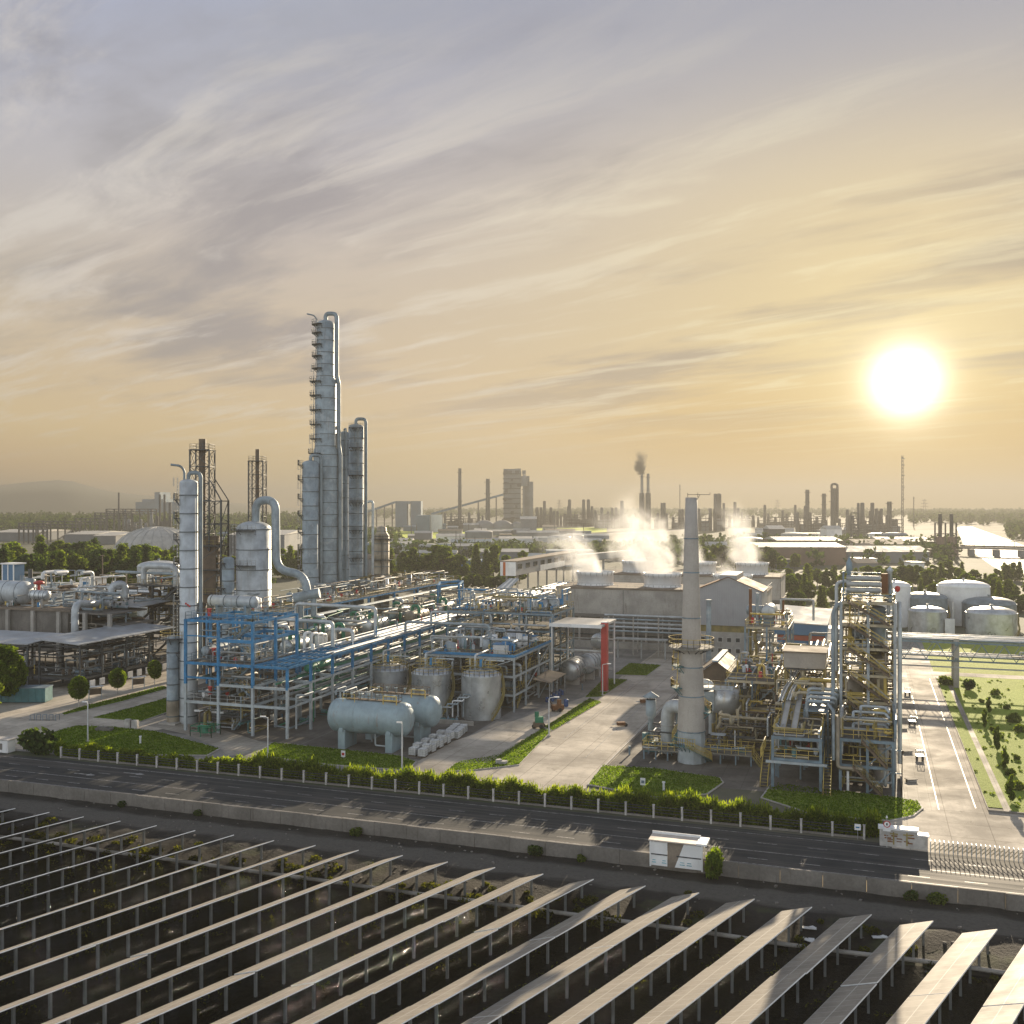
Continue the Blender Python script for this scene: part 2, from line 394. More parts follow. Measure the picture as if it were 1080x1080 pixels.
def grass(c1, c2, dry=.25):
    def f(T, b, pos):
        n1 = T.noise(pos, .16, 6, .65); n2 = T.noise(pos, 3.0, 5, .75); n3 = T.noise(pos, .7, 4, .6)
        k = T.mix(T.mr(n1, .35, .65), c1, c2)
        k = T.mix(T.mr(n2, .42, .72, 0, .75), k, tuple(x*.4 for x in c1))
        k = T.mix(T.mr(n3, .56, .72, 0, dry), k, (.17, .14, .06))
        T.l.new(k, b.inputs['Base Color']); b.inputs['Roughness'].default_value = .85; b.inputs['Specular IOR Level'].default_value = .2
        b.inputs['Sheen Weight'].default_value = .5; b.inputs['Sheen Tint'].default_value = (.75, .9, .15, 1)
        bn = T.new('ShaderNodeBump'); bn.inputs['Strength'].default_value = .9; bn.inputs['Distance'].default_value = .18
        T.l.new(n2, bn.inputs['Height']); T.l.new(bn.outputs[0], b.inputs['Normal'])
    return f
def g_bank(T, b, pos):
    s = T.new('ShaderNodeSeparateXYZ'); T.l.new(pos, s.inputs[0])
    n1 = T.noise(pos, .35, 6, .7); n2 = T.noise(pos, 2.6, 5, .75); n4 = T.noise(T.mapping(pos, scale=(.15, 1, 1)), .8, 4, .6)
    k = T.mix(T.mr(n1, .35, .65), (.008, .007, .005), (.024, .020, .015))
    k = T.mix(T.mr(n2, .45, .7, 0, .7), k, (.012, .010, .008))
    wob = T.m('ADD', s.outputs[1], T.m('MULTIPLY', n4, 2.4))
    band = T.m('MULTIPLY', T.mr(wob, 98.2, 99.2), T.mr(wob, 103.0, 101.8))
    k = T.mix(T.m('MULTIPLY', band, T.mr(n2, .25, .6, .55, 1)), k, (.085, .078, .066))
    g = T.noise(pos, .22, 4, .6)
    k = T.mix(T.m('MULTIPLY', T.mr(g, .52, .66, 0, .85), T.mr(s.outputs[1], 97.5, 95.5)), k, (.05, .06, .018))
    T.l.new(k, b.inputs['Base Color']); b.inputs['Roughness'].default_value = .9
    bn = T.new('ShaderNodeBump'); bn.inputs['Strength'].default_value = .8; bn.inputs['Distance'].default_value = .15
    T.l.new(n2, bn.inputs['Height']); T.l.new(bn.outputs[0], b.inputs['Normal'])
def g_water(T, b, pos):
    b.inputs['Base Color'].default_value = (.003, .004, .0035, 1); b.inputs['Roughness'].default_value = .06; b.inputs['Specular IOR Level'].default_value = .2
    n1 = T.noise(T.mapping(pos, rot=(0, 0, .5), scale=(1, .55, 1)), 3.4, 5, .7, .6); n2 = T.noise(pos, .12, 3, .5)
    bn = T.new('ShaderNodeBump'); bn.inputs['Distance'].default_value = .5
    T.l.new(T.mr(n2, .35, .65, .5, 1.0), bn.inputs['Strength'])
    T.l.new(n1, bn.inputs['Height']); T.l.new(bn.outputs[0], b.inputs['Normal'])
def g_river(T, b, pos):
    b.inputs['Base Color'].default_value = (.11, .105, .10, 1); b.inputs['Roughness'].default_value = .6; b.inputs['Specular IOR Level'].default_value = .12
    bn = T.new('ShaderNodeBump'); bn.inputs['Distance'].default_value = .3; bn.inputs['Strength'].default_value = .3
    T.l.new(T.noise(pos, .35, 4, .6), bn.inputs['Height']); T.l.new(bn.outputs[0], b.inputs['Normal'])
def g_line(T, b, pos):
    n = T.noise(pos, 1.6, 5, .75)
    T.l.new(T.mix(T.mr(n, .42, .62), (.34, .33, .31), (.075, .075, .073)), b.inputs['Base Color']); b.inputs['Roughness'].default_value = .6
def g_hill(T, b, pos):
    T.l.new(T.mix(T.noise(pos, .004, 5, .6), (.05, .07, .05), (.09, .10, .07)), b.inputs['Base Color']); b.inputs['Roughness'].default_value = 1
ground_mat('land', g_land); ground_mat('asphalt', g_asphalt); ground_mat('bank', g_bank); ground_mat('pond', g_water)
ground_mat('river', g_river); ground_mat('line', g_line); ground_mat('hill', g_hill)
ground_mat('conc_road', slab((.54, .48, .395), (4.3, 5), .6, 1.0, .85, .12)); ground_mat('conc_yard', slab((.29, .275, .25), (5, 5), .75, .9, .8, .15))
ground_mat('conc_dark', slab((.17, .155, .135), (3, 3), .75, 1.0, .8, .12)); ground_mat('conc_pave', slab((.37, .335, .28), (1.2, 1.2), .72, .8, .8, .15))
ground_mat('lawn', grass((.032, .070, .008), (.075, .135, .012), .12)); ground_mat('garden', grass((.03, .07, .008), (.07, .125, .014), .3))
ground_mat('field', grass((.04, .05, .018), (.065, .07, .028), .4))

def sheet(name, m, pts, z): return struct(MB().poly([(p[0], p[1], z) for p in pts]), name, m)
def rect(x0, y0, x1, y1): return [(x0, y0), (x1, y0), (x1, y1), (x0, y1)]
def px_poly(pl, z=0): return [tuple(at(x, y, z))[:2] for x, y in pl]

gm = MB()
gm.poly([(-5600, 103.55, -.04), (5600, 103.55, -.04), (5600, 6200, -.04), (-5600, 6200, -.04)])
struct(gm, 'ground', 'land')
sheet('main_road', 'asphalt', rect(-700, 103.6, 500, 115.3), 0)
sheet('plant_yard', 'conc_yard', rect(-215, 117.2, -48, 300), -.01)
sheet('plant_yard', 'conc_yard', rect(-48, 200, 70, 300), -.014)
sheet('process_pad_or_shade', 'conc_dark', rect(-33.9, 131, 4.2, 199.5), -.008)
sheet('process_pad_or_shade', 'conc_dark', rect(-125, 134, -79.6, 290), -.006)  # dark sheet paints in the ground shade below the blue frame and rack
sheet('tank_yard', 'conc_dark', rect(-79.5, 131.5, -58, 170), -.004)
sheet('plant_road', 'conc_road', [(-59, 117.2), (-33.5, 117.2), (-33.5, 250), (-48, 250), (-48, 190), (-59, 143)], .0)
sheet('gate_road', 'conc_road', [(2.5, 113.9), (60, 113.9), (60, 131), (13.4, 131), (13.4, 245), (8.0, 245), (8.0, 130), (2.5, 126)], .002)
sheet('parking_strip', 'conc_pave', rect(4.4, 129, 7.9, 245), .0)
sheet('left_road', 'conc_road', [(-240, 120), (-116, 118), (-108, 128), (-105.5, 137), (-122, 156), (-128, 190), (-145, 190), (-150, 151), (-240, 144)], .002)
sheet('access_path', 'conc_pave', px_poly([(150, 764), (178, 752), (300, 790), (268, 797), (240, 797), (232, 789), (195, 774)]), .006)
# road paint, worn
lm = MB()
def hline(y, x0, x1, w=.14): lm.poly([(x0, y-w/2, .005), (x1, y-w/2, .005), (x1, y+w/2, .005), (x0, y+w/2, .005)])
hline(114.0, -300, 5.0); hline(108.4, -300, 200, .13); hline(104.5, -300, 200, .12)
for k in range(-46, 30):
    hline(111.15, k*5.05-1.3+.5, k*5.05+.5+.7, .13); hline(106.1, k*5.05-1.3, k*5.05+.7, .13)
for cx, cyy in ((-92, 112.4), (-98, 110)):
    lm.poly([(cx-1.6, cyy-.15, .006), (cx+.6, cyy-.15, .006), (cx+.6, cyy+.15, .006), (cx-1.6, cyy+.15, .006)])
    lm.poly([(cx+.6, cyy-.5, .006), (cx+1.8, cyy, .006), (cx+.6, cyy+.5, .006)])
def vline(x, y0, y1, w=.13, z=.008): lm.poly([(x-w/2, y0, z), (x+w/2, y0, z), (x+w/2, y1, z), (x-w/2, y1, z)])
vline(8.0, 130, 205); vline(12.15, 132, 226); vline(-43.6, 150, 200); vline(-37.5, 140, 185, .1)
struct(lm, 'road_marking', 'line')
# lawns with kerbs
LAWNS = [
 [(30, 784), (62, 771), (82, 766), (120, 767.5), (165, 772), (205, 783), (231, 790), (218, 797), (120, 796), (30, 790)],
 [(98, 757.6), (135, 748), (177, 736.5), (178, 751), (148, 761.5)],
 [(65, 753), (85, 746.5), (130, 735), (172, 724), (177, 726.5), (130, 740), (68, 754.5)],
 [(270, 797), (288, 784), (350, 790), (420, 797.5), (438, 804), (430, 813), (350, 807)],
 [(471, 814), (482, 805), (515, 805), (572, 769), (581, 772), (547, 807), (500, 812.5)],
 [(574, 767.5), (622, 737), (634, 741), (583, 771)],
 [(617, 736), (637, 716), (662, 717.5), (634, 735.5)],
 [(621, 828), (636, 808), (690, 811), (758, 821), (762, 826), (745, 838), (690, 841)],
 [(804, 842), (815, 827), (940, 841), (968, 846), (972, 853), (962, 861), (938, 866), (860, 860)],
 [(648, 712), (664, 700), (697, 702), (682, 713)],
]
for L in LAWNS:
    p = px_poly(L); c = Vector((sum(a for a, b in p)/len(p), sum(b for a, b in p)/len(p)))
    o = [tuple(c+(Vector(q)-c)*(1+.22/max(.5, (Vector(q)-c).length))) for q in p]
    km = MB(); n = len(p)
    km.add([(*q, .0) for q in o]+[(*q, .13) for q in o]+[(*q, .13) for q in p], [(i, (i+1) % n, n+(i+1) % n, n+i) for i in range(n)]+[(n+i, n+(i+1) % n, 2*n+(i+1) % n, 2*n+i) for i in range(n)])
    struct(km, 'lawn_kerb', 'concrete')
    struct(MB().poly([(*q, .11) for q in p]), 'lawn', 'lawn')
sheet('garden_lawn', 'garden', rect(15.95, 131.2, 90, 231), .02)
sheet('garden_lawn', 'garden', rect(13.55, 133, 15.15, 224), .02)
sheet('footpath', 'conc_pave', rect(15.15, 131.2, 15.95, 231), .012)
sheet('verge', 'field', rect(13.5, 236, 90, 300), .006)
sheet('cross_path', 'conc_road', rect(13.4, 231.3, 90, 236), .008)
struct(MB().box(13.4, 130.9, 0, 90, 131.15, .25).box(13.4, 131.3, 0, 13.52, 228, .12), 'garden_kerb', 'concrete_dk')
struct(MB().box(4.15, 129, 0, 4.35, 200, .15).box(-33.9, 136, 0, -33.65, 190, .14), 'pad_kerb', 'concrete')

# pond bank and pond
from mathutils import noise as mn
def bank_z(x, y):
    pr = [(103.6, -1.15), (101, -1.2), (97.5, -1.3), (95, -1.55), (92, -1.85), (90.2, -2.15), (88.6, -2.75), (84, -3.3), (-400, -3.6)]
    for (a, za), (b, zb) in zip(pr, pr[1:]):
        if b <= y <= a: z = zb+(za-zb)*(y-b)/(a-b); break
    else: z = -1.15
    if 84 < y < 103: z += .22*mn.noise(Vector((x*.35, y*.35, 0)))+.12*mn.noise(Vector((x*1.3, y*1.3, 3)))
    return z
xs = [-5600, -900, -300]+list(np.arange(-150, 70, 1.0))+[150, 500, 5600]; ys = [-300, 20, 60, 82]+list(np.arange(84, 103.6, .9))+[103.58]
bm_ = MB(); bm_.add([(x, y, bank_z(x, y)) for y in ys for x in xs], [(j*len(xs)+i, j*len(xs)+i+1, (j+1)*len(xs)+i+1, (j+1)*len(xs)+i) for j in range(len(ys)-1) for i in range(len(xs)-1)], True)
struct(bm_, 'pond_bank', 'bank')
sheet('pond', 'pond', rect(-900, -300, 500, 92), -2.08)

# retaining wall along the road
wt = thing('roadside_wall', (-40, 103.4, -1.3), 'long low weathered concrete wall between the asphalt road and the pond bank', 'wall')
for k in range(-48, 24):
    x0 = k*4.0
    MB().box(x0+.02, 103.25+.02*(k % 3), -1.6, x0+3.98, 103.55, .30+.015*((k*7) % 3)).build('wall_segment', 'concrete_dk', wt)
# pipe along the pond edge
pp = MB().tube([(x, 90.9+.25*mn.noise(Vector((x*.06, 5, 0))), -1.85+.12*mn.noise(Vector((x*.1, 0, 0)))) for x in range(-104, 26, 4)], .20, 8)
single(pp, 'water_pipe', 'concrete', (-40, 90.9, -1.9), 'long pale pipe lying along the pond edge under the solar panel ends', 'pipe')

# ------------------------------------------------------------------ solar rows
m = bpy.data.materials.new('solar_cells'); m.use_nodes = True
T = NT(m.node_tree); b = T.n['Principled BSDF']
oc = T.new('ShaderNodeTexCoord').outputs['UV']; pos = T.new('ShaderNodeNewGeometry').outputs['Position']
s_ = T.new('ShaderNodeSeparateXYZ'); T.l.new(oc, s_.inputs[0])
def gridline(v, period, wd):
    a = T.m('ABSOLUTE', T.m('SUBTRACT', T.m('FRACT', T.m('DIVIDE', v, period)), .5))
    return T.m('GREATER_THAN', a, .5-wd/period/2)
ln = T.m('MAXIMUM', gridline(s_.outputs[0], 1.5, .09), T.m('MULTIPLY', gridline(s_.outputs[1], 1.02, .06), .6))
n1 = T.noise(pos, .5, 5, .6); n2 = T.noise(pos, 3.2, 4, .7)
k = T.mix(T.mr(n1, .3, .7), (.23, .205, .17), (.31, .275, .225)); k = T.mix(T.mr(n2, .5, .75, 0, .4), k, (.36, .325, .275))
k = T.mix(T.m('MULTIPLY', ln, .8), k, (.52, .49, .44))
T.l.new(k, b.inputs['Base Color']); T.l.new(T.mr(n1, .3, .7, .65, .55), b.inputs['Roughness']); b.inputs['Specular IOR Level'].default_value = .15
M['solar'] = m
RA = R(19.2); ru = Vector((-math.sin(RA), -math.cos(RA), 0)); rp = Vector((-math.cos(RA), math.sin(RA), 0))
HZ, WD, DROP = .12, 2.8, 1.08; PANW = math.hypot(WD, DROP)
def solar_section(L):
    me = bpy.data.meshes.new('panel_section'); nrm = rp*DROP+Vector((0, 0, WD)); nrm.normalize()
    top = [Vector((0, 0, 0)), ru*L, ru*L+rp*WD+Vector((0, 0, -DROP)), rp*WD+Vector((0, 0, -DROP))]
    vs = top+[p-nrm*.09 for p in top]
    me.from_pydata([tuple(p) for p in vs], [], [(0, 3, 2, 1), (4, 5, 6, 7), (0, 1, 5, 4), (1, 2, 6, 5), (2, 3, 7, 6), (3, 0, 4, 7)])
    uv = me.uv_layers.new(name='UV'); cs = [(0, 0), (0, L), (PANW, L), (PANW, 0)]
    uvs = {0: (0, 0), 1: (0, L), 2: (PANW, L), 3: (PANW, 0), 4: (0, 0), 5: (0, L), 6: (PANW, L), 7: (PANW, 0)}
    for lp in me.loops: uv.data[lp.index].uv = uvs[lp.vertex_index]
    me.materials.append(M['solar']); me.materials.append(M['backsheet'])
    me.materials.append(M['white'])
    for p in me.polygons: p.material_index = 0 if p.index == 0 else (1 if p.index == 1 else 2)
    return me
SEC = [14.3, 14.3, 14.3, 14.3]; sec_me = solar_section(14.3)
post_mb = MB(); mid = rp*(WD*.16)+Vector((0, 0, -DROP*.16-.08))
post_mb.beam(mid, mid+Vector((0, 0, -3.4)), .2); post_me = None
rail_mb = MB()
for f in (.2, .8):
    q = rp*(WD*f)+Vector((0, 0, -DROP*f-.13)); rail_mb.beam(q+ru*.1, q+ru*57.2, .07, .10)
sroot = []
ORD = ['first', 'second', 'third', 'fourth', 'fifth', 'sixth', 'seventh', 'eighth', 'ninth', 'tenth', 'eleventh', 'twelfth', 'thirteenth', 'fourteenth', 'fifteenth', 'sixteenth', 'seventeenth', 'eighteenth', 'nineteenth', 'twentieth', 'twenty-first', 'twenty-second', 'twenty-third', 'twenty-fourth', 'twenty-fifth', 'twenty-sixth']
rng = random.Random(5); rail_me = None
for k in range(26):
    X = 20.4-5.0*k
    t = thing('solar_panel_row', (X, 95.0-rng.uniform(0, .15), HZ), 'long tilted solar panel row over the pond, %s row from the right edge' % ORD[k], 'solar panels', 'solar panel rows over the pond')
    t.rotation_euler = (0, 0, R(rng.uniform(-.25, .25)))
    o_ = 0
    for L in SEC:
        o = bpy.data.objects.new('panel_section', sec_me); col.objects.link(o); o.parent = t; o.location = ru*o_+Vector((0, 0, rng.uniform(-.05, .05))); o_ += L+.16
    if post_me is None:
        p0 = post_mb.build('post', 'postgrey'); post_me = p0.data; bpy.data.objects.remove(p0)
        r0 = rail_mb.build('rail', 'dark'); rail_me = r0.data; bpy.data.objects.remove(r0)
    o = bpy.data.objects.new('rail', rail_me); col.objects.link(o); o.parent = t
    for j in range(21):
        o = bpy.data.objects.new('post', post_me); col.objects.link(o); o.parent = t; o.location = ru*(1.3+2.72*j)

# ------------------------------------------------------------------ leaves
def leaf_mesh(name, C, size, m, seed=0, flat=.0, elong=1.5):
    "one small folded quad per centre"
    g = np.random.default_rng(seed); n = len(C); C = np.asarray(C, float)
    a = g.normal(size=(n, 3)); a /= np.linalg.norm(a, axis=1)[:, None]
    if flat: a[:, 2] = np.abs(a[:, 2])+flat; a /= np.linalg.norm(a, axis=1)[:, None]
    b = np.cross(a, g.normal(size=(n, 3))); b /= np.linalg.norm(b, axis=1)[:, None]
    s = (np.asarray(size)*g.uniform(.65, 1.35, n))[:, None]
    a = a*s*elong*.5; b = b*s*.5
    V = np.stack([C-a, C+b, C+a, C-b], 1).reshape(-1, 3)
    me = bpy.data.meshes.new(name); me.vertices.add(4*n); me.vertices.foreach_set('co', V.ravel())
    me.loops.add(4*n); me.loops.foreach_set('vertex_index', np.arange(4*n, dtype=np.int32))
    me.polygons.add(n); me.polygons.foreach_set('loop_start', np.arange(0, 4*n, 4, dtype=np.int32)); me.polygons.foreach_set('loop_total', np.full(n, 4, dtype=np.int32))
    me.materials.append(M[m]); me.update(calc_edges=True); return me
def blob(g, n, c, r):
    p = g.normal(size=(n, 3)); p /= np.linalg.norm(p, axis=1)[:, None]
    return np.asarray(c)+p*(g.uniform(.35, 1, n)**.5)[:, None]*np.asarray(r)
def crown_broad(seed, H=8.0, W=3.0, nb=16, per=170, base=.22):
    nb = int(nb*1.7); per = int(per*.8)
    g = np.random.default_rng(seed); out = []
    for i in range(nb):
        t = g.uniform(0, 1); z = H*(base+(1-base)*t*.93); rr = W*(.35+.75*math.sin(math.pi*min(1, .18+t*.8)))
        an = g.uniform(0, 6.283); q = g.uniform(.2, .85)*rr
        c = (math.cos(an)*q, math.sin(an)*q, z); s = g.uniform(.12, .40)*W*1.1
        out.append(blob(g, int(per*(.4+s/W*2)), c, (s, s*g.uniform(.6, 1.2), s*g.uniform(.5, 1.1))))
    return np.concatenate(out)
def crown_conifer(seed, H=12.0, W=3.2, tiers=15, per=150):
    g = np.random.default_rng(seed); out = []
    for i in range(tiers):
        t = i/(tiers-1); z = H*(.10+.88*t); rr = W*(1-t)**1.05+.1
        nb = max(3, int(8*(1-t)+2))
        for j in range(nb):
            an = 6.283*j/nb+g.uniform(-.5, .5)+i; L = rr*g.uniform(.7, 1.15)
            u = g.uniform(.15, 1, per//nb+6)
            p = np.stack([np.cos(an)*L*u, np.sin(an)*L*u, z-.5*u*L*.35], 1)+g.normal(size=(len(u), 3))*(.12*W*(1.2-u*.6))[:, None]
            out.append(p)
    return np.concatenate(out)
def trunk_mb(H, r, seed, limbs=5, W=2.0):
    g = random.Random(seed); mb = MB(); mb.cyl((0, 0, -.1), (g.uniform(-.1, .1), g.uniform(-.1, .1), H), r, r*.3, 8)
    for i in range(limbs):
        z = H*g.uniform(.35, .9); a = g.uniform(0, 6.28); L = W*g.uniform(.5, .9)
        mb.cyl((0, 0, z), (math.cos(a)*L, math.sin(a)*L, z+L*.7), r*.4, r*.12, 6)
    return mb
def tree_proto(name, crown, size, lm_, H, r, W, seed, bark='bark'):
    t = thing(name, (0, 0, 0), '', 'tree')
    o = bpy.data.objects.new('crown', leaf_mesh('crown', crown, size, lm_, seed)); col.objects.link(o); o.parent = t
    trunk_mb(H, r, seed, 5, W).build('trunk', bark, t)
    return proto_tree(t)
PROTO = {}
for i in range(4):
    PROTO['broad%d' % i] = tree_proto('broadleaf_tree', crown_broad(10+i, 9.5, 3.1+.3*i, 24, 190, .16), .42, ('leaf', 'leaf_light', 'leaf', 'leaf_dark')[i], 7.2, .2, 2.2, i)
for i in range(3):
    PROTO['conif%d' % i] = tree_proto('conifer_tree', crown_conifer(20+i, 13, 3.3+.4*i, 17, 230), .38, ('leaf_dark', 'leaf', 'leaf_dark')[i], 12, .22, 1.5, 10+i)
PROTO['big'] = tree_proto('broadleaf_tree', crown_broad(44, 8.2, 3.4, 60, 230, .2), .34, 'leaf_light', 6.2, .24, 2.4, 44)
PROTO['ball'] = tree_proto('topiary_tree', np.concatenate([blob(np.random.default_rng(5), 2600, (0, 0, 3.4), (1.75, 1.7, 2.0))*1.0, blob(np.random.default_rng(6), 500, (.3, .2, 4.3), (1.2, 1.1, 1.2))]), .26, 'leaf_light', 2.6, .11, .8, 5, 'twig')
PROTO['ball2'] = tree_proto('topiary_tree', np.concatenate([blob(np.random.default_rng(15), 2300, (0, 0, 3.7), (1.6, 1.6, 1.9)), blob(np.random.default_rng(16), 900, (.5, .3, 2.4), (1.3, 1.2, 1.2))]), .26, 'leaf_light', 2.6, .11, .8, 6, 'twig')
def shrub_proto(seed, r, lm_, n=700, size=.22, name='shrub'):
    g = np.random.default_rng(seed)
    C = np.concatenate([blob(g, n//4, (g.uniform(-.5, .5)*r, g.uniform(-.5, .5)*r, r*g.uniform(.5, .9)), (r*.75, r*.75, r*.65)) for _ in range(4)])
    C[:, 2] = np.abs(C[:, 2])
    t = thing(name, (0, 0, 0), '', 'shrub')
    o = bpy.data.objects.new('foliage', leaf_mesh('foliage', C, size, lm_, seed)); col.objects.link(o); o.parent = t
    sm_ = MB()
    for i in range(4): sm_.cyl((0, 0, -.05), (math.cos(i*1.6)*r*.4, math.sin(i*1.6)*r*.4, r*.9), .04, .02, 5)
    sm_.build('stem', 'bark', t)
    return proto_tree(t)
PROTO['shrub'] = shrub_proto(1, 1.0, 'leaf'); PROTO['shrubl'] = shrub_proto(2, 1.0, 'leaf_light'); PROTO['shrubd'] = shrub_proto(3, 1.0, 'leaf_dark')
_first = set()
def plant(key, loc, rz, label, s=1.0, group=None, name=None):
    p = dup(PROTO[key], loc, rz, label, s, group)
    return p

# ------------------------------------------------------------------ hedge and fence
g = np.random.default_rng(77); n = 92000
hx = g.uniform(-109.5, 1.4, n); t_ = g.uniform(0, 1, n)
top = 1.75+.35*np.sin(hx*.9)+.25*np.sin(hx*2.3+1)+.3*np.sin(hx*.23)+.9*g.uniform(0, 1, n)**5
keep = g.uniform(0, 1, n) < .97
top = top*.9; hz = t_**.75*top; hw = .85*(1-.35*t_); hy = 117.55+hw*g.uniform(-1, 1, n)+.2*np.sin(hx*1.7)
thin = (hx > -110) & (hx < -80); hz[thin] *= .72
ho = bpy.data.objects.new('hedge', leaf_mesh('hedge', np.stack([hx, hy, hz], 1)[keep], .19, 'leaf_hedge', 3, elong=2.6)); col.objects.link(ho)
sx_ = g.uniform(-78, 1.2, 5200); sh_o = bpy.data.objects.new('tall_shoots', leaf_mesh('tall_shoots', np.stack([sx_, 117.55+.55*g.uniform(-1, 1, 5200), 1.5+.3*np.sin(sx_*.9)+.2*np.sin(sx_*2.3+1)+.3*np.sin(sx_*.23)+g.uniform(0, 1, 5200)**2*1.0], 1), .11, 'leaf_hedge', 13, 2.2, 6.5)); col.objects.link(sh_o); sh_o.parent = ho
tag(ho, 'long bushy bamboo hedge growing behind the concrete post fence along the road', 'hedge')
fe = thing('post_fence', (-54, 116.1, 0), 'roadside fence of pale concrete posts with thin rails in front of the hedge', 'fence')
for k in range(34):
    x = -107.5+3.25*k; MB().beam((x, 116.1, -.05), (x, 116.1, 1.45), .22).beam((x, 116.1, 1.45), (x, 116.1, 1.5), .28).build('post', 'stone', fe)
MB().box(-107.5, 116.0, 0, -.3, 116.2, .22).build('plinth', 'concrete_dk', fe)
for z in (.6, .95, 1.25):
    MB().beam((-107.5, 116.1, z), (-.3, 116.1, z), .05).build('rail', 'dark', fe)

# ------------------------------------------------------------------ gate, signs, shelter
pw = thing('gate_wall', (3.4, 115, 0), 'white stone gate wall with ochre inlay between the hedge and the folding gate', 'wall')
MB().box(1.3, 114.4, 0, 5.0, 115.4, 1.75).build('wall_block', 'stone', pw); MB().box(1.15, 114.3, 1.753, 5.1, 115.5, 1.95).build('coping', 'white', pw)
MB().box(5.0, 114.45, 0, 6.0, 115.35, 1.35).build('end_block', 'stone', pw); MB().box(4.95, 114.35, 1.353, 6.1, 115.45, 1.5).build('coping', 'white', pw)
inl = MB(); rg = random.Random(4)
for i in range(13):
    x = rg.uniform(1.6, 4.3); z = rg.uniform(.35, 1.5); inl.box(x, 114.37+.003*(i % 4), z, x+rg.uniform(.3, .7), 114.41, z+rg.uniform(.08, .16))
inl.build('stone_inlay', 'roof_rust', pw)
il2 = MB()
for x in (2.6, 3.9): il2.box(x, 114.36, .25, x+.14, 114.41, 1.55).box(x-.3, 114.355, 1.3, x+.5, 114.41, 1.42)
il2.build('stone_inlay', 'olive', pw)
ga = thing('folding_gate', (12, 113.6, 0), 'silver telescopic folding gate of thin upright bars standing across the entrance road', 'gate')
lat = MB()
for k in range(34):
    x = 6.2+.43*k
    MB().beam((x, 113.3, .05), (x, 113.3, 1.32), .05).beam((x, 113.9, .05), (x, 113.9, 1.32), .05).beam((x, 113.3, 1.32), (x, 113.9, 1.32), .05).beam((x, 113.3, .12), (x, 113.9, .12), .05).build('gate_bar', 'steel_lt', ga)
    for z in (.35, .75):
        lat.beam((x, 113.3, z), (x+.43, 113.9, z+.3), .035).beam((x, 113.9, z), (x+.43, 113.3, z+.3), .035)
lat.build('lattice', 'olive', ga)
sg = thing('speed_limit_sign', (2.0, 114.0, 0), 'round red and white traffic sign on a short pole above the gate wall', 'sign')
MB().cyl((2, 113.95, 0), (2, 113.95, 3.1), .035, n=8).build('pole', 'galv', sg)
MB().cyl((2, 113.92, 2.45), (2, 113.89, 2.45), .36, n=24).build('disc', 'red', sg)
MB().cyl((2, 113.889, 2.45), (2, 113.88, 2.45), .27, n=24).build('face', 'white', sg)
MB().box(1.93, 113.870, 2.33, 2.07, 113.879, 2.57).build('symbol', 'black', sg)
MB().box(1.62, 113.88, 1.72, 2.38, 113.9, 2.06).build('lower_plate', 'white', sg)
MB().cyl((2, 113.95, 3.1), (2.0, 113.95, 3.32), .11, .05, 10).build('lamp', 'white', sg)
bs = thing('notice_board', (-.9, 115.7, 0), 'small white square sign with a blue mark in the hedge near the gate', 'sign')
MB().beam((-.9, 115.75, 0), (-.9, 115.75, 1.2), .06).build('pole', 'galv', bs); MB().box(-1.22, 115.66, 1.0, -.58, 115.7, 1.64).build('plate', 'white', bs); MB().box(-1.1, 115.645, 1.22, -.72, 115.66, 1.36).build('mark', 'blue', bs)
lb = thing('gate_pillar_block', (-119, 116.5, 0), 'white stone gate block with a dark grille at the left end of the hedge', 'wall')
MB().box(-121.5, 115.6, 0, -116.6, 117, 1.75).build('wall_block', 'white', lb); MB().box(-120.6, 115.56, .4, -117.6, 115.6, 1.3).build('grille', 'concrete_dk', lb); MB().box(-121.6, 115.5, 1.753, -116.5, 117.1, 1.9).build('coping', 'stone', lb)
plant('shrubd', (-112.5, 117.4, 0), 0, 'dark rounded bush beside the left gate block', (2.9, 1.6, 2.3))

sh = thing('bus_shelter', (-18, 103.3, -.6), 'old white bus shelter with blue panels and rusty roof standing by the road wall', 'bus shelter')
B0, T0 = -.75, 1.85
MB().box(-20.75, 102.62, B0, -20.6, 102.78, T0).build('post', 'white', sh); MB().box(-15.55, 102.62, B0, -15.4, 102.78, T0).build('post', 'white', sh)
MB().box(-20.6, 102.66, B0+.12, -18.95, 102.72, T0-.1).build('back_panel', 'white', sh)
MB().add([(-18.2, 102.66, B0+.12), (-15.55, 102.66, B0+.12), (-15.55, 102.66, T0-.1), (-17.3, 102.66, T0-.1), (-18.2, 102.72, B0+.12), (-15.55, 102.72, B0+.12), (-15.55, 102.72, T0-.1), (-17.3, 102.72, T0-.1)], [(0, 1, 2, 3), (7, 6, 5, 4), (0, 3, 7, 4), (0, 4, 5, 1), (1, 5, 6, 2), (3, 2, 6, 7)]).build('back_panel', 'white', sh)
MB().box(-18.93, 102.74, B0, -17.2, 102.78, T0-.1).build('broken_board', 'roof_dirty', sh)
MB().box(-20.6, 102.60, .45, -18.95, 102.655, .56).box(-18.0, 102.60, .45, -15.55, 102.655, .56).build('cross_rail', 'dark', sh)
bl = MB(); rg = random.Random(8)
for x0, x1 in ((-20.5, -20.1), (-19.5, -19.05), (-17.7, -17.2), (-17.0, -16.5)):
    bl.box(x0, 102.640, -.35, x1, 102.657, -.27).box(x0+.05, 102.642, -.12, x1-.05, 102.656, -.05)
bl.build('blue_stripes', mat('faded_blue_paint', (.13, .36, .42), .6, 0, .3, 1.5), sh)
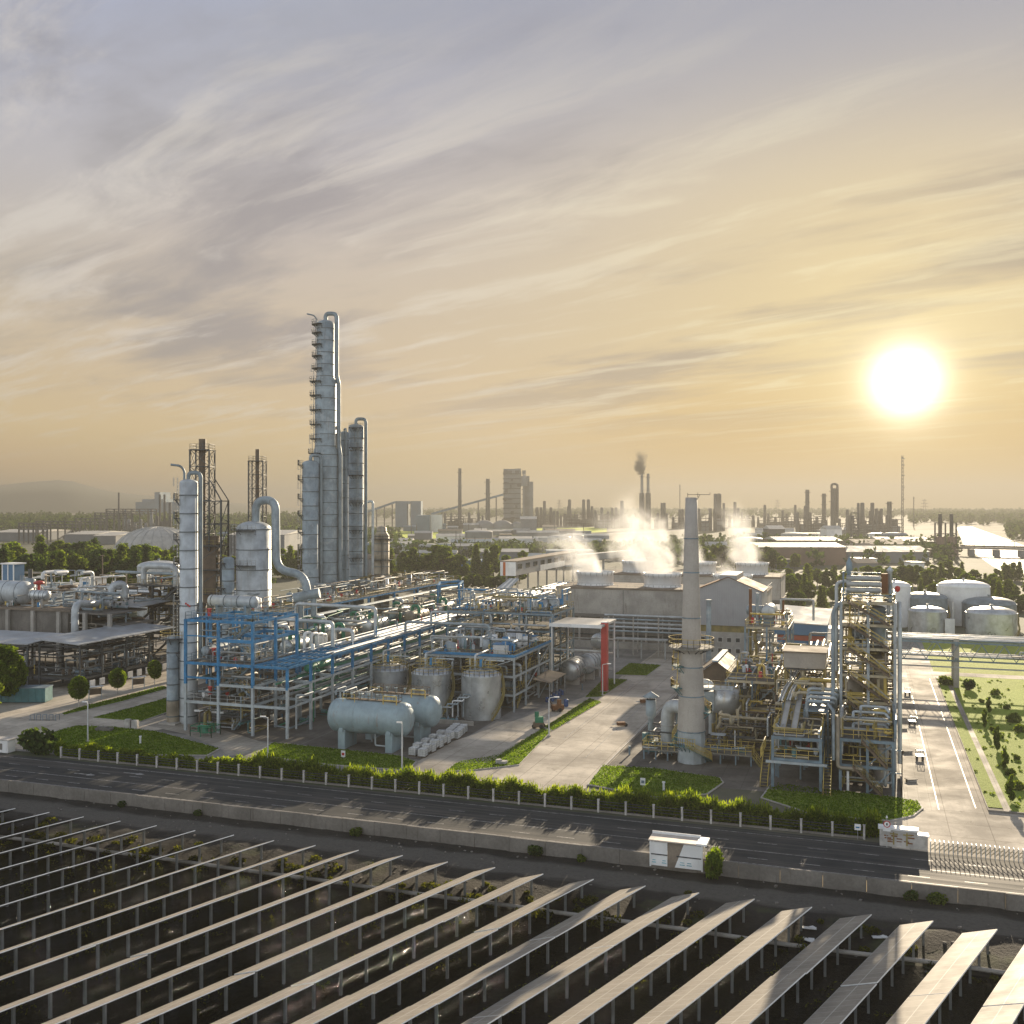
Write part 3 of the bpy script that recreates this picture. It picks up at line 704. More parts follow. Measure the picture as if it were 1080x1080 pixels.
MB().box(-20.85, 102.5, T0, -16.05, 104.6, T0+.12).build('roof', mat('pale_rusty_roof', (.52, .45, .38), .5, 0, .15, .9, (RUST, .35)), sh)
MB().box(-16.03, 102.45, T0+.02, -15.0, 104.75, T0+.2).build('roof_end', 'white', sh)
MB().box(-20.85, 104.62, T0-.05, -15.9, 104.7, T0+.36).build('fascia', 'white', sh)
for x in (-20.7, -15.5): MB().box(x-.06, 104.4, 0, x+.06, 104.52, T0).build('post', 'white', sh)
MB().box(-20.3, 103.7, .4, -16, 104.0, .46).build('bench', 'brown', sh)
plant('shrubl', (-14.3, 102.9, -1.1), 1, 'leafy light green bush growing against the right end of the bus shelter', (1.25, 1.0, 1.9))
for i, (x, y) in enumerate([(-75, 103), (-54, 102.8), (-33, 102.9), (-28, 103.0), (4, 102.8), (6.2, 102.9), (-86, 103)]):
    plant(['shrubd', 'shrub'][i % 2], (x, y, -1.25), i, 'small dark weed bush at the foot of the roadside wall', .5+.15*(i % 3), 'weed bushes along the wall foot')
# ground cover on the bank
g = np.random.default_rng(9); C = []
for i in range(230):
    x = g.uniform(-100, 22); y = 88.9+abs(g.normal())*3.2
    if y > 98: continue
    if x > 5: y -= g.uniform(0, 4)
    r = g.uniform(.25, .9); z = bank_z(x, min(y, 103))
    p = blob(g, int(90*r+20), (x, y, z+.1), (r, r, r*.45)); C.append(p)
wo_ = bpy.data.objects.new('bank_weeds', leaf_mesh('bank_weeds', np.concatenate(C), .17, 'leaf_dry', 6, elong=2.2)); col.objects.link(wo_); tag(wo_, 'patchy dry green weeds on the dark pond bank', 'weeds', None, 'stuff')
g = np.random.default_rng(10); rb = MB()
for i in range(260):
    x = g.uniform(-100, 24); y = g.uniform(89.5, 103); s = g.uniform(.05, .22)
    rb.obox((x, y, bank_z(x, y)+s*.2), (s*g.uniform(.7, 2), s, s*.8), g.uniform(0, 3))
C = []
for k in range(26):
    for j in range(46):
        s0 = g.uniform(6.5, 54); q = Vector((20.4-5.0*k, 95, 0))+ru*s0+rp*(2.8+g.uniform(-.5, 1.6)); r = g.uniform(.15, .6)
        if g.uniform(0, 1) < .75: C.append(blob(g, int(20*r)+5, (q.x, q.y, -2.05), (r*1.6, r*1.6, .16)))
pwd = bpy.data.objects.new('pond_weeds', leaf_mesh('pond_weeds', np.concatenate(C), .13, 'leaf_dry', 16, elong=2.4)); col.objects.link(pwd); tag(pwd, 'sparse weeds standing in the dark water between the solar panel rows', 'weeds', None, 'stuff')
ro = rb.build('rubble', 'concrete_dk'); tag(ro, 'small pale stones scattered over the dirt bank', 'stones', None, 'stuff')
for i, (px, py, rz, lab) in enumerate([(853, 979, .1, 'white board lying on the dirt bank between the solar panel ends'), (852, 990, -.5, 'smaller white board lying tilted nearer the pond than the other board'), (928, 989, .3, 'crumpled white sheet lying among weeds near the right solar panels')]):
    p = at(px, py, -1.6); single(MB().obox((p.x, p.y, bank_z(p.x, p.y)+.12), (1.3, .45, .06), rz).obox((p.x+.3, p.y+.1, bank_z(p.x, p.y)+.17), (.5, .5, .04), rz+.6), 'discarded_board', 'white', (p.x, p.y, -1.7), lab, 'board')
# ------------------------------------------------------------------ plant builders
PI = math.pi; A_LEFT = PI+TH; A_RIGHT = TH; A_CAM = -PI/2+TH
def head(r, z0, h, up=True, n=7):
    pts = [(r*math.cos(PI/2*i/n), z0+(h if up else -h)*math.sin(PI/2*i/n)) for i in range(n+1)]
    pts[-1] = (.001, pts[-1][1]); return pts if up else pts[::-1]
def sector(mb, c, z, r0, r1, a0, a1, th=.1, n=10):
    for i in range(n):
        t0, t1 = a0+(a1-a0)*i/n, a0+(a1-a0)*(i+1)/n
        q = [(c[0]+r*math.cos(t), c[1]+r*math.sin(t)) for r, t in ((r0, t0), (r1, t0), (r1, t1), (r0, t1))]
        mb.slab(q, z-th, z)
    return mb
def arc(c, z, r, a0, a1, n=10): return [(c[0]+r*math.cos(a0+(a1-a0)*i/n), c[1]+r*math.sin(a0+(a1-a0)*i/n), z) for i in range(n+1)]
def ring_platform(parent, c, z, r, a0, a1, wd=1.1, m='dark', railm='galv'):
    mb = sector(MB(), c, z, r+.04, r+wd, a0, a1)
    for t in np.linspace(a0, a1, 5):
        d = Vector((math.cos(t), math.sin(t), 0)); p = Vector((*c, z-.1)); mb.beam(p+d*(r), p+d*(r+wd*.9), .09); mb.beam(p+d*r+Vector((0, 0, -.9)), p+d*(r+wd*.8), .08)
    o = mb.build('platform', m, parent)
    MB().rail(arc(c, z, r+wd-.05, a0, a1), 1.1, step=.9, w=.055).build('railing', railm, o)
    return o
def ladder(parent, p0, p1, out, m='galv'):
    "caged ladder between two points; out is the outward direction"
    p0, p1, out = Vector(p0), Vector(p1), Vector(out).normalized(); side = out.cross(Vector((0, 0, 1))); mb = MB()
    for s in (-.25, .25): mb.beam(p0+side*s, p1+side*s, .05)
    L = (p1-p0).length
    for i in range(int(L/.6)): mb.beam(p0+side*-.25+(p1-p0)*(i*.6/L), p0+side*.25+(p1-p0)*(i*.6/L), .035)
    for i in range(2, int(L/1.2)):
        c = p0+(p1-p0)*(i*1.2/L); pts = [c+side*(.38*math.cos(t))+out*(.1+.6*math.sin(t)) for t in np.linspace(0, PI, 6)]
        for a, b in zip(pts, pts[1:]): mb.beam(a, b, .04)
    for t in (PI*.3, PI*.5, PI*.7): mb.beam(p0+side*(.38*math.cos(t))+out*(.1+.6*math.sin(t))+Vector((0, 0, 2.2)), p1+side*(.38*math.cos(t))+out*(.1+.6*math.sin(t)), .035)
    return mb.build('ladder', m, parent)
def column_tower(label, x, y, segs, plats=(), m='clad', bands=3.6, a_pl=(A_LEFT-.75, A_LEFT+.75), pipe=None, cat='column', name='distillation_column', railm='galv', lad=True, pw=1.1):
    "segs: (radius, z0, z1) from the bottom, with cones between"
    t = thing(name, (x, y, segs[0][1]), label, cat)
    pr = []
    for i, (r, z0, z1) in enumerate(segs): pr += [(r, z0+(1.0 if i else 0)), (r, z1)]
    r, z1 = segs[-1][0], segs[-1][2]; pr += head(r, z1, r*.45)
    MB().lathe(pr, (x, y, 0), 28).build('shell', m, t)
    bm = MB(); z = segs[0][1]+1
    for r, z0, z1 in segs:
        z = z0+1.2
        while z < z1: bm.lathe([(r, z-.09), (r+.07, z-.09), (r+.07, z+.09), (r, z+.09)], (x, y, 0), 28, smooth=False); z += bands
    bm.build('stiffening_ring', 'band', t)
    rad = lambda z: next((r for r, a, b in segs if a <= z <= b+.01), segs[-1][0])
    for z in plats: ring_platform(t, (x, y), z, rad(z), a_pl[0], a_pl[1], pw, 'dark', railm)
    if lad:
        a = (a_pl[0]+a_pl[1])/2+.2; d = Vector((math.cos(a), math.sin(a), 0)); zs = [segs[0][1]]+list(plats)+[segs[-1][2]]
        for z0, z1 in zip(zs, zs[1:]):
            rr = max(rad(z0+.1), rad(z1-.1))+.35
            if z1-z0 > 2: ladder(t, (x+d.x*rr, y+d.y*rr, z0), (x+d.x*rr, y+d.y*rr, z1+.9), d)
    if pipe:    # vapour line: (radius, angle, z bottom)
        pr_, pa, zb = pipe; zt = segs[-1][2]+segs[-1][0]*.45
        d = Vector((math.cos(pa), math.sin(pa), 0)); pt_ = lambda R0, z: (x+d.x*R0, y+d.y*R0, z)
        path = [(x, y, zt-.3), (x, y, zt+pr_*3.0)]; R0 = segs[-1][0]+pr_+.12; path += [pt_(R0, zt+pr_*3.0)]
        for (r1, a1, b1), (r2, a2, b2) in zip(segs[::-1], segs[::-1][1:]): path += [pt_(R0, a1+1.2), pt_(r2+pr_+.12, a1-.6)]; R0 = r2+pr_+.12
        path.append(pt_(R0, zb)); MB().tube(path, pr_, 12, pr_*2.4).build('vapour_pipe', 'clad_dull', t)
    return t
def saddles(mb, cx, cyy, r, zc, offs, axis, zb=0, w=.5):
    for o in offs:
        a, b = (w/2, r*.75) if axis == 'x' else (r*.75, w/2); px_, py_ = (cx+o, cyy) if axis == 'x' else (cx, cyy+o)
        mb.box(px_-a, py_-b, zb, px_+a, py_+b, zc-r*.62)
    return mb
def hvessel(label, c, L, r, axis, m='clad', zb=0.0, cat='tank', name='horizontal_vessel', parent=None, group=None, n=24):
    prof = [(q, -L/2+z) for q, z in head(r, 0, r*.5, False)]+[(q, L/2+z) for q, z in head(r, 0, r*.5)]
    if parent is None: t = thing(name, (c[0], c[1], zb), label, cat, group)
    else: t = parent
    sh_ = MB().lathe(prof, c, n, axis).build('shell' if parent is None else 'drum', m, t)
    bm = MB()
    for f in (-.45, -.15, .15, .45):
        p = [(r, L*f-.06), (r+.05, L*f-.06), (r+.05, L*f+.06), (r, L*f+.06)]; bm.lathe(p, c, n, axis, False)
    bm.build('band', 'band', t if parent is None else sh_)
    saddles(MB(), c[0], c[1], r, c[2], (-L*.32, L*.32), axis, zb).build('saddle', 'concrete' if parent is None else 'bluegrey', t if parent is None else sh_)
    return t
def frame(t, xs_, ys_, levels, cm='bluegrey', bm='bluegrey', deckm='deck', railm='yellow', cw=.32, decks=True, rails=True, brace=True, z0=0, ztop=None, seed=0):
    rg = random.Random(seed); zt = ztop or max(levels)
    for x in xs_:
        for y in ys_: MB().box(x-cw/2, y-cw/2, z0, x+cw/2, y+cw/2, zt).build('column', cm, t)
    for z in levels:
        mb = MB()
        for y in ys_: mb.box(xs_[0]+cw/2, y-.12, z-.38, xs_[-1]-cw/2, y+.12, z-.02)
        for x in xs_:
            for a, b_ in zip(ys_, ys_[1:]): mb.box(x-.11, a+cw/2, z-.36, x+.11, b_-cw/2, z-.03)
        mb.build('floor_beam', bm, t)
        if decks: 
            o = MB().box(xs_[0]+.13, ys_[0]+.13, z-.016, xs_[-1]-.13, ys_[-1]-.13, z+.04).build('deck', deckm, t)
        if rails: MB().rail([(xs_[0], ys_[0], z), (xs_[-1], ys_[0], z), (xs_[-1], ys_[-1], z), (xs_[0], ys_[-1], z)], 1.1, True, 1.5).build('railing', railm, t)
    if brace:
        mb = MB(); L = [z0]+sorted(levels)
        for a, b_ in zip(L, L[1:]):
            i = rg.randrange(len(xs_)-1) if len(xs_) > 1 else 0
            mb.beam((xs_[i], ys_[0]-.02, a), (xs_[min(i+1, len(xs_)-1)], ys_[0]-.02, b_-.3), .14)
            j = rg.randrange(max(1, len(ys_)-1)); mb.beam((xs_[-1]+.02, ys_[j], a), (xs_[-1]+.02, ys_[min(j+1, len(ys_)-1)], b_-.3), .14)
        mb.build('brace', cm, t)
def stair(t, p, q, w=.9, m='olive', railm='yellow'):
    p, q = Vector(p), Vector(q); d = (q-p); h = Vector((d.x, d.y, 0)).normalized(); s = Vector((-h.y, h.x, 0))*w/2; mb = MB(); n = max(2, int(abs(d.z)/.28))
    for e in (-1, 1): mb.beam(p+s*e, q+s*e, .07, .26)
    for i in range(n):
        c = p+d*((i+.5)/n); mb.beam(c-s, c+s, .26, .04)
    o = mb.build('stair', m, t); rb_ = MB()
    for e in (-1, 1):
        k = max(2, int(d.length/1.4))
        for i in range(k+1): c = p+d*(i/k)+s*e; rb_.beam(c, c+Vector((0, 0, 1.0)), .05)
        for f in (.5, 1.0): rb_.beam(p+s*e+Vector((0, 0, f)), q+s*e+Vector((0, 0, f)), .05)
    rb_.build('railing', railm, o); return o
def pipe_run(t, path, r, m='galv', bend=None, n=8): return MB().tube(path, r, n, bend).build('pipe', m, t)
def clutter(t, box_, n, seed, rr=(.08, .24), mats=('clad', 'clad_dull', 'galv', 'steel_lt', 'clad_bright', 'dark')):
    "short orthogonal pipe runs inside a bounding box"
    rg = random.Random(seed); lo, hi = Vector(box_[:3]), Vector(box_[3:])
    for i in range(n):
        p = Vector([rg.uniform(lo[k], hi[k]) for k in range(3)]); P = [p.copy()]; ax = rg.randrange(3)
        for j in range(rg.randint(2, 5)):
            p = p.copy(); st = rg.uniform(1.2, 7.5) if ax < 2 else rg.uniform(.8, 5)
            p[ax] = min(hi[ax], max(lo[ax], p[ax]+rg.choice((-1, 1))*st))
            if (p-P[-1]).length > .7: P.append(p.copy())
            ax = (ax+rg.choice((1, 2))) % 3
        if len(P) < 2: continue
        pipe_run(t, P, rg.uniform(*rr)*rg.choice((.7, 1, 1, 1.25)), rg.choice(mats), n=6)
def valves(t, box_, n, seed, z=None, mats=('white', 'red', 'teal', 'steel_lt', 'dark', 'blue', 'yellow')):
    "small hand-wheel valves, gauges and junction boxes"
    rg = random.Random(seed); x0, y0, z0, x1, y1, z1 = box_
    for i in range(n):
        x, y = rg.uniform(x0, x1), rg.uniform(y0, y1); zz = rg.uniform(z0, z1); k = rg.randrange(4); m_ = rg.choice(mats); mb = MB()
        if k == 0: mb.cyl((x, y, zz), (x, y, zz+.5), .12, n=8).cyl((x, y, zz+.5), (x, y, zz+.56), .26, n=10).cyl((x-.35, y, zz+.15), (x+.35, y, zz+.15), .1, n=8); nm = 'valve'
        elif k == 1: mb.box(x-.25, y-.12, zz, x+.25, y+.12, zz+.65).box(x-.05, y-.05, zz-.5, x+.05, y+.05, zz-.002); nm = 'junction_box'
        elif k == 2: mb.lathe([(.3, 0), (.3, .9)]+head(.3, .9, .15)+[(.001, 1.2)], (x, y, zz), 10); nm = 'small_drum'
        else: mb.cyl((x, y, zz), (x, y, zz+rg.uniform(1, 2.4)), rg.uniform(.06, .13), n=6).cyl((x-.18, y, zz+.8), (x+.18, y, zz+.8), .14, n=8); nm = 'standpipe'
        mb.build(nm, m_, t)
def pump_parts(t, x, y, z, rz, m='teal', s=1.0):
    c, sn = math.cos(rz), math.sin(rz); L = lambda a, b_, h: (x+s*(a*c-b_*sn), y+s*(a*sn+b_*c), z+s*h)
    p = MB().obox(L(0, 0, .12), (2.0*s, .8*s, .24*s), rz).cyl(L(-.9, 0, .6), L(.1, 0, .6), .33*s, n=12).cyl(L(.1, 0, .6), L(.35, 0, .6), .12*s, n=8).build('pump', m, t)
    MB().cyl(L(.35, 0, .62), L(.8, 0, .62), .36*s, n=12).cyl(L(.6, 0, .6), L(.6, 0, 1.3), .13*s, n=8).build('casing', 'bluegrey', p)
    MB().cyl(L(-1.05, 0, .6), L(-.9, 0, .6), .3*s, n=12).build('fan_cover', 'dark', p)

# ------------------------------------------------------------------ blue frame and long pipe rack
bf = thing('blue_steel_frame', (-95.7, 143, 0), 'tall bright blue steel frame with white lower floors at the near pipe rack end', 'steel structure')
BX, BY = [-101.8, -95.7, -89.5], [136.5, 143, 149.5]
for x in BX:
    for y in BY:
        MB().box(x-.2, y-.2, 0, x+.2, y+.2, 7.4).build('column', 'steel_lt', bf); MB().box(x-.2, y-.2, 7.402, x+.2, y+.2, 17.6).build('column', 'blue', bf)
def lev(t, xs_, ys_, z, m, deck=True, rail='galv', h=.42):
    mb = MB()
    for y in ys_: mb.box(xs_[0]-.18, y-.14, z-h, xs_[-1]+.18, y+.14, z)
    for x in xs_:
        for a, b_ in zip(ys_, ys_[1:]): mb.box(x-.13, a+.145, z-h+.02, x+.13, b_-.145, z-.02)
    mb.build('floor_beam', m, t)
    if deck: MB().box(xs_[0]+.2, ys_[0]+.2, z-.06, xs_[-1]-.2, ys_[-1]-.2, z+.03).build('deck', 'deck', t)
    if rail: MB().rail([(xs_[0], ys_[0], z), (xs_[-1], ys_[0], z), (xs_[-1], ys_[-1], z), (xs_[0], ys_[-1], z)], 1.1, True, 1.5).build('railing', rail, t)
lev(bf, BX, BY, 4.8, 'steel_lt'); lev(bf, BX, BY, 10.9, 'blue', True, 'bluegrey'); lev(bf, BX, BY, 17.6, 'blue', False, 'bluegrey')
lev(bf, BX[1:], BY, 7.7, 'steel_lt', False, None, .4); lev(bf, BX[1:], BY, 14.7, 'blue', False, None, .5)
MB().box(-101.6, 136.4, 8.3, -95.9, 136.6, 8.6).box(-101.6, 136.42, 14.9, -95.9, 136.58, 15.1).build('rail_beam', 'blue', bf)
MB().box(-101.6, 138.4, 2.6, -96.2, 138.7, 2.9).build('rail_beam', 'white', bf)
for z0, z1, f in ((0, 4.8, 1), (4.8, 7.8, -1), (7.8, 10.9, 1), (10.9, 14.2, -1), (14.2, 17.5, 1)):
    a, b_ = (-94.6, -90.6) if f > 0 else (-90.6, -94.6); stair(bf, (a, 139.4, z0), (b_, 139.4, z1), .9, 'bluegrey', 'olive')
clutter(bf, (-101, 138, .3, -90, 149, 16), 46, 3, (.08, .22)); clutter(bf, (-101, 137, .3, -90, 149, 8), 40, 103, (.08, .26), ('dark', 'brown', 'clad_brown', 'clad_dull', 'olive', 'teal')); valves(bf, (-101, 137.5, 5, -96.5, 148, 5.1), 10, 4); valves(bf, (-101, 137.5, 11, -90, 148, 11.1), 14, 5); valves(bf, (-101, 138, .6, -90, 148, .7), 14, 6)  # second, lower pipe set in dark colours to paint in the shade there
for x, y, z in ((-99, 139, 5.4), (-98.6, 139.4, 11.5), (-99.3, 139.2, 17.8)): MB().cyl((x, y, z), (x, y, z+1.1), .3, n=10).cyl((x, y, z+1.1), (x, y, z+1.25), .4, n=10).build('valve_actuator', 'red', bf)
for x in (-100.3, -97.6): hvessel('', (x, 143, 12.2), 7, .75, 'y', 'clad', 10.93, parent=bf)
hvessel('', (-99.5, 146, 19.6), 8.5, .95, 'x', 'clad_bright', 17.6, parent=bf)
single(MB().tube([(-97.5, 133.9, .6), (-97.5, 133.9, 1.6), (-95.6, 133.9, 1.6), (-95.6, 135.2, 1.6), (-95.6, 135.2, .4)], .12, 8).rail([(-98.5, 133.2, 0), (-94.7, 133.2, 0), (-94.7, 135.6, 0), (-98.5, 135.6, 0)], 1.6, True, 1.9, .09).lathe([(.5, .4), (.5, 1.3)]+head(.5, 1.3, .3), (-96.6, 134.3, 0), 12), 'sampling_skid', 'green', (-96.6, 134.3, 0), 'small green pipe skid on the ground in front of the blue steel frame', 'pump skid')

pr = thing('pipe_rack', (-86.5, 220, 0), 'long pipe rack with blue upper beams carrying bright pipes away from the road', 'pipe rack')
RY = [136.5+7.0*i for i in range(25)]
for i, y in enumerate(RY):
    for x in ((-83.4,) if y < 150 else (-89.5, -83.4)):
        MB().box(x-.19, y-.19, 0, x+.19, y+.19, 7.4).build('column', 'steel_lt', pr); MB().box(x-.19, y-.19, 7.402, x+.19, y+.19, 10.9).build('column', 'blue', pr)
for z, m_ in ((4.8, 'steel_lt'), (7.7, 'steel_lt'), (10.9, 'blue')):
    for y in RY: MB().box(-89.3, y-.13, z-.40, -83.2, y+.13, z).build('cross_beam', m_, pr)
    for x in (-89.5, -83.4): MB().box(x-.11, 136.7, z-.36, x+.11, 304.3, z-.04).build('side_beam', m_, pr)
for y in RY[:6]: MB().box(-89.3, y+3.4, 10.55, -83.6, y+3.6, 10.85).build('cross_beam', 'blue', pr)
for i in range(5): MB().box(-88.4+i*1.0, 137, 10.9, -88.3+i*1.0, 178, 11.0).build('top_bar', 'blue', pr)
rg = random.Random(2)
for i, x in enumerate(np.linspace(-88.7, -84.3, 6)):
    r = rg.choice((.14, .2, .26, .18)); y0 = rg.choice((150, 160, 164, 171)) if i < 7 else 158
    pipe_run(pr, [(x, y0, 10.95+r), (x, 304, 10.95+r)], r, rg.choice(('clad_bright', 'clad_brown', 'white', 'clad')))
pipe_run(pr, [(-83.0, 150, 11.25), (-83.0, 304, 11.25)], .2, 'clad_bright'); pipe_run(pr, [(-89.9, 137, 11.2), (-89.9, 304, 11.2)], .16, 'clad_bright')
for z, n_ in ((7.7, 7), (4.8, 6)):
    for i, x in enumerate(np.linspace(-89.0, -84, n_)):
        r = rg.choice((.1, .15, .2, .24)); pipe_run(pr, [(x, 138+rg.uniform(0, 14), z+r), (x, 304, z+r)], r, rg.choice(('clad', 'green', 'green', 'galv', 'clad_dull', 'steel_lt')))
for i in range(26):
    y = rg.uniform(140, 290); x = rg.uniform(-89, -84); z = rg.choice((4.9, 7.9)); pipe_run(pr, [(x, y, .6), (x, y, z+1.0), (x+rg.choice((-1.2, 1.2)), y, z+1.0), (x+rg.choice((-1.2, 1.2)), y+3, z+1.0)], rg.choice((.1, .16)), rg.choice(('steel_lt', 'clad', 'green')))
for y, zt, xl, yb in ((156.7, 15.4, -100, 158), (173, 16.3, -105, 175), (164, 13.2, -90.5, 164)):
    pipe_run(pr, [(-86.8, y, 11.2), (-86.8, y, zt), (xl, yb, zt), (xl, yb, 8.5)], .33, 'clad_bright', .8, 12)
pipe_run(pr, [(-83.0, 178, 11.2), (-83.0, 178, 13.3), (-66, 178, 13.3), (-66, 178, 10.2)], .26, 'clad', .7, 10)
pipe_run(pr, [(-82.9, 190, 11.2), (-82.9, 190, 14), (-70, 190, 14), (-70, 190, 11)], .26, 'clad_bright', .7, 10)
valves(pr, (-89, 150, 11.2, -84, 290, 11.4), 26, 8)
clutter(pr, (-89, 140, .4, -84, 240, 4.4), 60, 104, (.08, .24), ('dark', 'brown', 'clad_dull', 'green', 'teal'))  # dark colours paint in the shade under the rack
for y in (147, 154, 163): pump_parts(pr, -86.5, y, 0, 0, 'teal')
hvessel('green painted horizontal exchanger lying under the pipe rack', (-86.4, 151.5, 8.9), 8, .6, 'y', 'green', 7.7, 'heat exchanger', 'heat_exchanger')

# exchanger deck between rack and columns
ed = thing('exchanger_deck', (-100, 200, 0), 'lower process deck crowded with exchangers and green elbows behind the long pipe rack', 'steel structure')
frame(ed, [-108.5, -100, -92], [154, 168, 182, 196, 210, 224, 238, 252], [8.0], 'blue', 'blue', 'deck_lt', 'olive', .34, brace=False)
for i, (x, y, L, r) in enumerate([(-96.5, 161, 7, 1.25), (-102.5, 166, 7, 1.1), (-95.5, 176, 8, 1.3), (-103, 181, 6, 1.2), (-97, 193, 8, 1.35), (-104, 198, 7, 1.1), (-96, 212, 8, 1.3), (-103, 217, 8, 1.3), (-97, 230, 8, 1.3), (-104, 240, 8, 1.2)]):
    hvessel('', (x, y, 8.4+r+.9), L, r, 'y', ['tank_grey', 'clad_dull', 'clad_brown', 'tank_green'][i % 4], 8.05, parent=ed, n=18)
    z = 8.4+2*r+.9
    pipe_run(ed, [(x, y-L*.3, z-.2), (x, y-L*.3, z+1.0), (x+1.6, y-L*.3, z+1.0), (x+1.6, y-L*.3, 8.4)], .38, 'green', .9, 12)
    if i % 2: pipe_run(ed, [(x, y+L*.3, z-.2), (x, y+L*.3, z+1.3), (x-2.2, y+L*.3, z+1.3), (x-2.2, y+L*.3+3, z+1.3)], .3, 'clad_bright', .8, 10)
for i, (x, y) in enumerate([(-93.4, 158.5), (-93.2, 160.4), (-93.6, 163), (-94, 165)]): pipe_run(ed, [(x, y, 8.2), (x, y, 13-.4*i), (x+.0, y+2.2, 13-.4*i), (x, y+2.2, 8.2)], .3, 'white', .7, 10)
clutter(ed, (-107, 156, 8.4, -93, 250, 12.8), 95, 11, (.09, .22), ('clad', 'clad_dull', 'galv', 'brown', 'clad_brown', 'green')); valves(ed, (-108, 155, 8.1, -93, 250, 8.5), 60, 12); clutter(ed, (-107, 156, .4, -93, 250, 7), 30, 13)

# upper deck
ud = thing('upper_process_deck', (-119, 200, 0), 'upper process deck with blue edge beam and small equipment before the tall silver columns', 'steel structure')
frame(ud, [-124, -117, -110.2], [173, 188, 202, 216, 230, 244, 258, 272], [14.0], 'blue', 'blue', 'deck_lt', 'olive', .36, brace=False)
clutter(ud, (-121, 174, 14.3, -110.8, 270, 17.2), 95, 15, (.08, .2), ('clad', 'clad_brown', 'galv', 'clad_dull', 'olive', 'brown')); valves(ud, (-121, 174, 14.1, -110.6, 270, 14.5), 110, 16, mats=('white', 'steel_lt', 'steel_lt', 'red', 'galv', 'clad'))
clutter(ud, (-123, 174, .5, -111, 270, 13), 44, 17, (.12, .34))
for i in range(8): pump_parts(ud, -112.5, 176+i*12, 14.05, 1.57, 'steel_lt', .9)
for i, y in enumerate((178, 190, 236, 250)): MB().lathe([(.7, 0), (.7, 2.6)]+head(.7, 2.6, .3), (-115.5, y, 14.05), 14).build('small_drum', ['white', 'clad'][i % 2], ud)
for i in range(5): pipe_run(ud, [(-110.0+.35*i, 174, 12.4), (-110.0+.35*i, 272, 12.4)], .15, 'clad')

# ------------------------------------------------------------------ columns
def cxy(px, d): return xy(px, d)
x, y = cxy(199, 168); column_tower('slim tall silver column standing left of the blue steel frame', x, y, [(1.45, 0, 39.2)], (11.5, 20, 26, 30, 33.5, 36.5), 'clad_bright', 3.0, (A_LEFT-.9, A_LEFT+.6), (.34, A_RIGHT+.1, 8), pw=.9)
px_ = xy(194.5, 168); single(MB().tube([(px_[0], px_[1], 20), (px_[0], px_[1], 41.2), (px_[0]-.5, px_[1]-.3, 42), (px_[0]-2.1, px_[1]-.7, 42.2)], .2, 8, .6), 'vent_pipe', 'clad_dull', (px_[0], px_[1], 20), 'thin vent pipe with a bent tip rising beside the slim silver column', 'pipe')
mb = MB(); p = xy(198, 166.4); 
for i in range(3): mb.obox((p[0]-.35+.35*i, p[1], 19.6-.2*i), (.26, .08, .3), TH)
single(mb, 'column_marking', 'red', (p[0], p[1], 19), 'small red painted marks on the slim silver column above the blue frame', 'marking')
x, y = cxy(182.5, 167.5); sc_ = column_tower('short pale steel column with a rusty foot at the left of the blue frame', x, y, [(1.0, 0, 13.9)], (13.9,), 'clad', 2.6, (A_CAM-2.6, A_CAM+2.6), None, railm='yellow', lad=False)
MB().lathe([(1.025, .3), (1.03, 3.8)], (x, y, 0), 24).build('foot_cladding', 'clad_brown', sc_)
p = (x, y); single(MB().lathe([(1.25, .3), (1.25, .0)], (x, y, 0), 20).box(x-1.6, y-1.6, -.02, x+1.6, y+1.6, .28), 'column_plinth', 'concrete', (x, y, 0), 'square concrete plinth under the short pale column', 'plinth')
x, y = cxy(240.5, 205); column_tower('narrow grey column left of the fat vessel with the big elbow', x, y, [(1.22, 0, 24.6)], (24.0, 19), 'clad', 2.4, (A_LEFT-1.4, A_LEFT+1.4), None, railm='olive')
x, y = cxy(267.5, 215)
fv = column_tower('fat silver vessel with a huge elbow pipe on its top', x, y, [(3.6, 4, 30.5)], (30.3, 23), 'clad_bright', 4.2, (A_LEFT-1.6, A_LEFT+1.9), None, cat='vessel', name='process_vessel')
def dpt(px, py, d): return atd(px, py, d)
MB().tube([dpt(270, 552, 215), dpt(270, 527.5, 215), dpt(290.5, 527.5, 214), dpt(291.5, 601, 213), dpt(321, 606, 211), dpt(325.5, 634, 210)], .86, 16, 3.0).build('elbow_pipe', 'clad', fv)
MB().cyl(dpt(310, 631, 210), dpt(337, 625.5, 210), 1.05, n=16).build('header_drum', 'clad', fv)
for q in (317, 331): MB().cyl(dpt(q, 629, 210), dpt(q, 662, 210), .62, n=12).build('down_pipe', 'clad', fv)
for da in (0, PI/2, PI, 1.5*PI): 
    MB().box(x+3*math.cos(da)-.3, y+3*math.sin(da)-.3, 0, x+3*math.cos(da)+.3, y+3*math.sin(da)+.3, 4).build('leg', 'concrete', fv)
x, y = cxy(327.5, 245); column_tower('silver column with a short loop pipe standing left against the tallest column', x, y, [(1.95, 0, 45.2)], (14.5, 20, 25, 29, 33, 37, 41.5, 45), 'clad', 3.4, (A_LEFT-.8, A_LEFT+.7), (.40, A_RIGHT+.3, 14))
x, y = cxy(343.5, 250); column_tower('tallest silver column, stepped thinner twice towards its top', x, y, [(2.95, 0, 48.5), (2.6, 48.5, 65.5), (2.1, 65.5, 79.5)], (18, 24, 30, 36, 42, 48, 51.5, 55, 58.5, 62, 65.4, 68.6, 71.6, 74.4, 77.2, 79.3), 'clad', 2.9, (A_LEFT-.9, A_LEFT+1.35), (.52, A_RIGHT-.1, 14), pw=1.25)
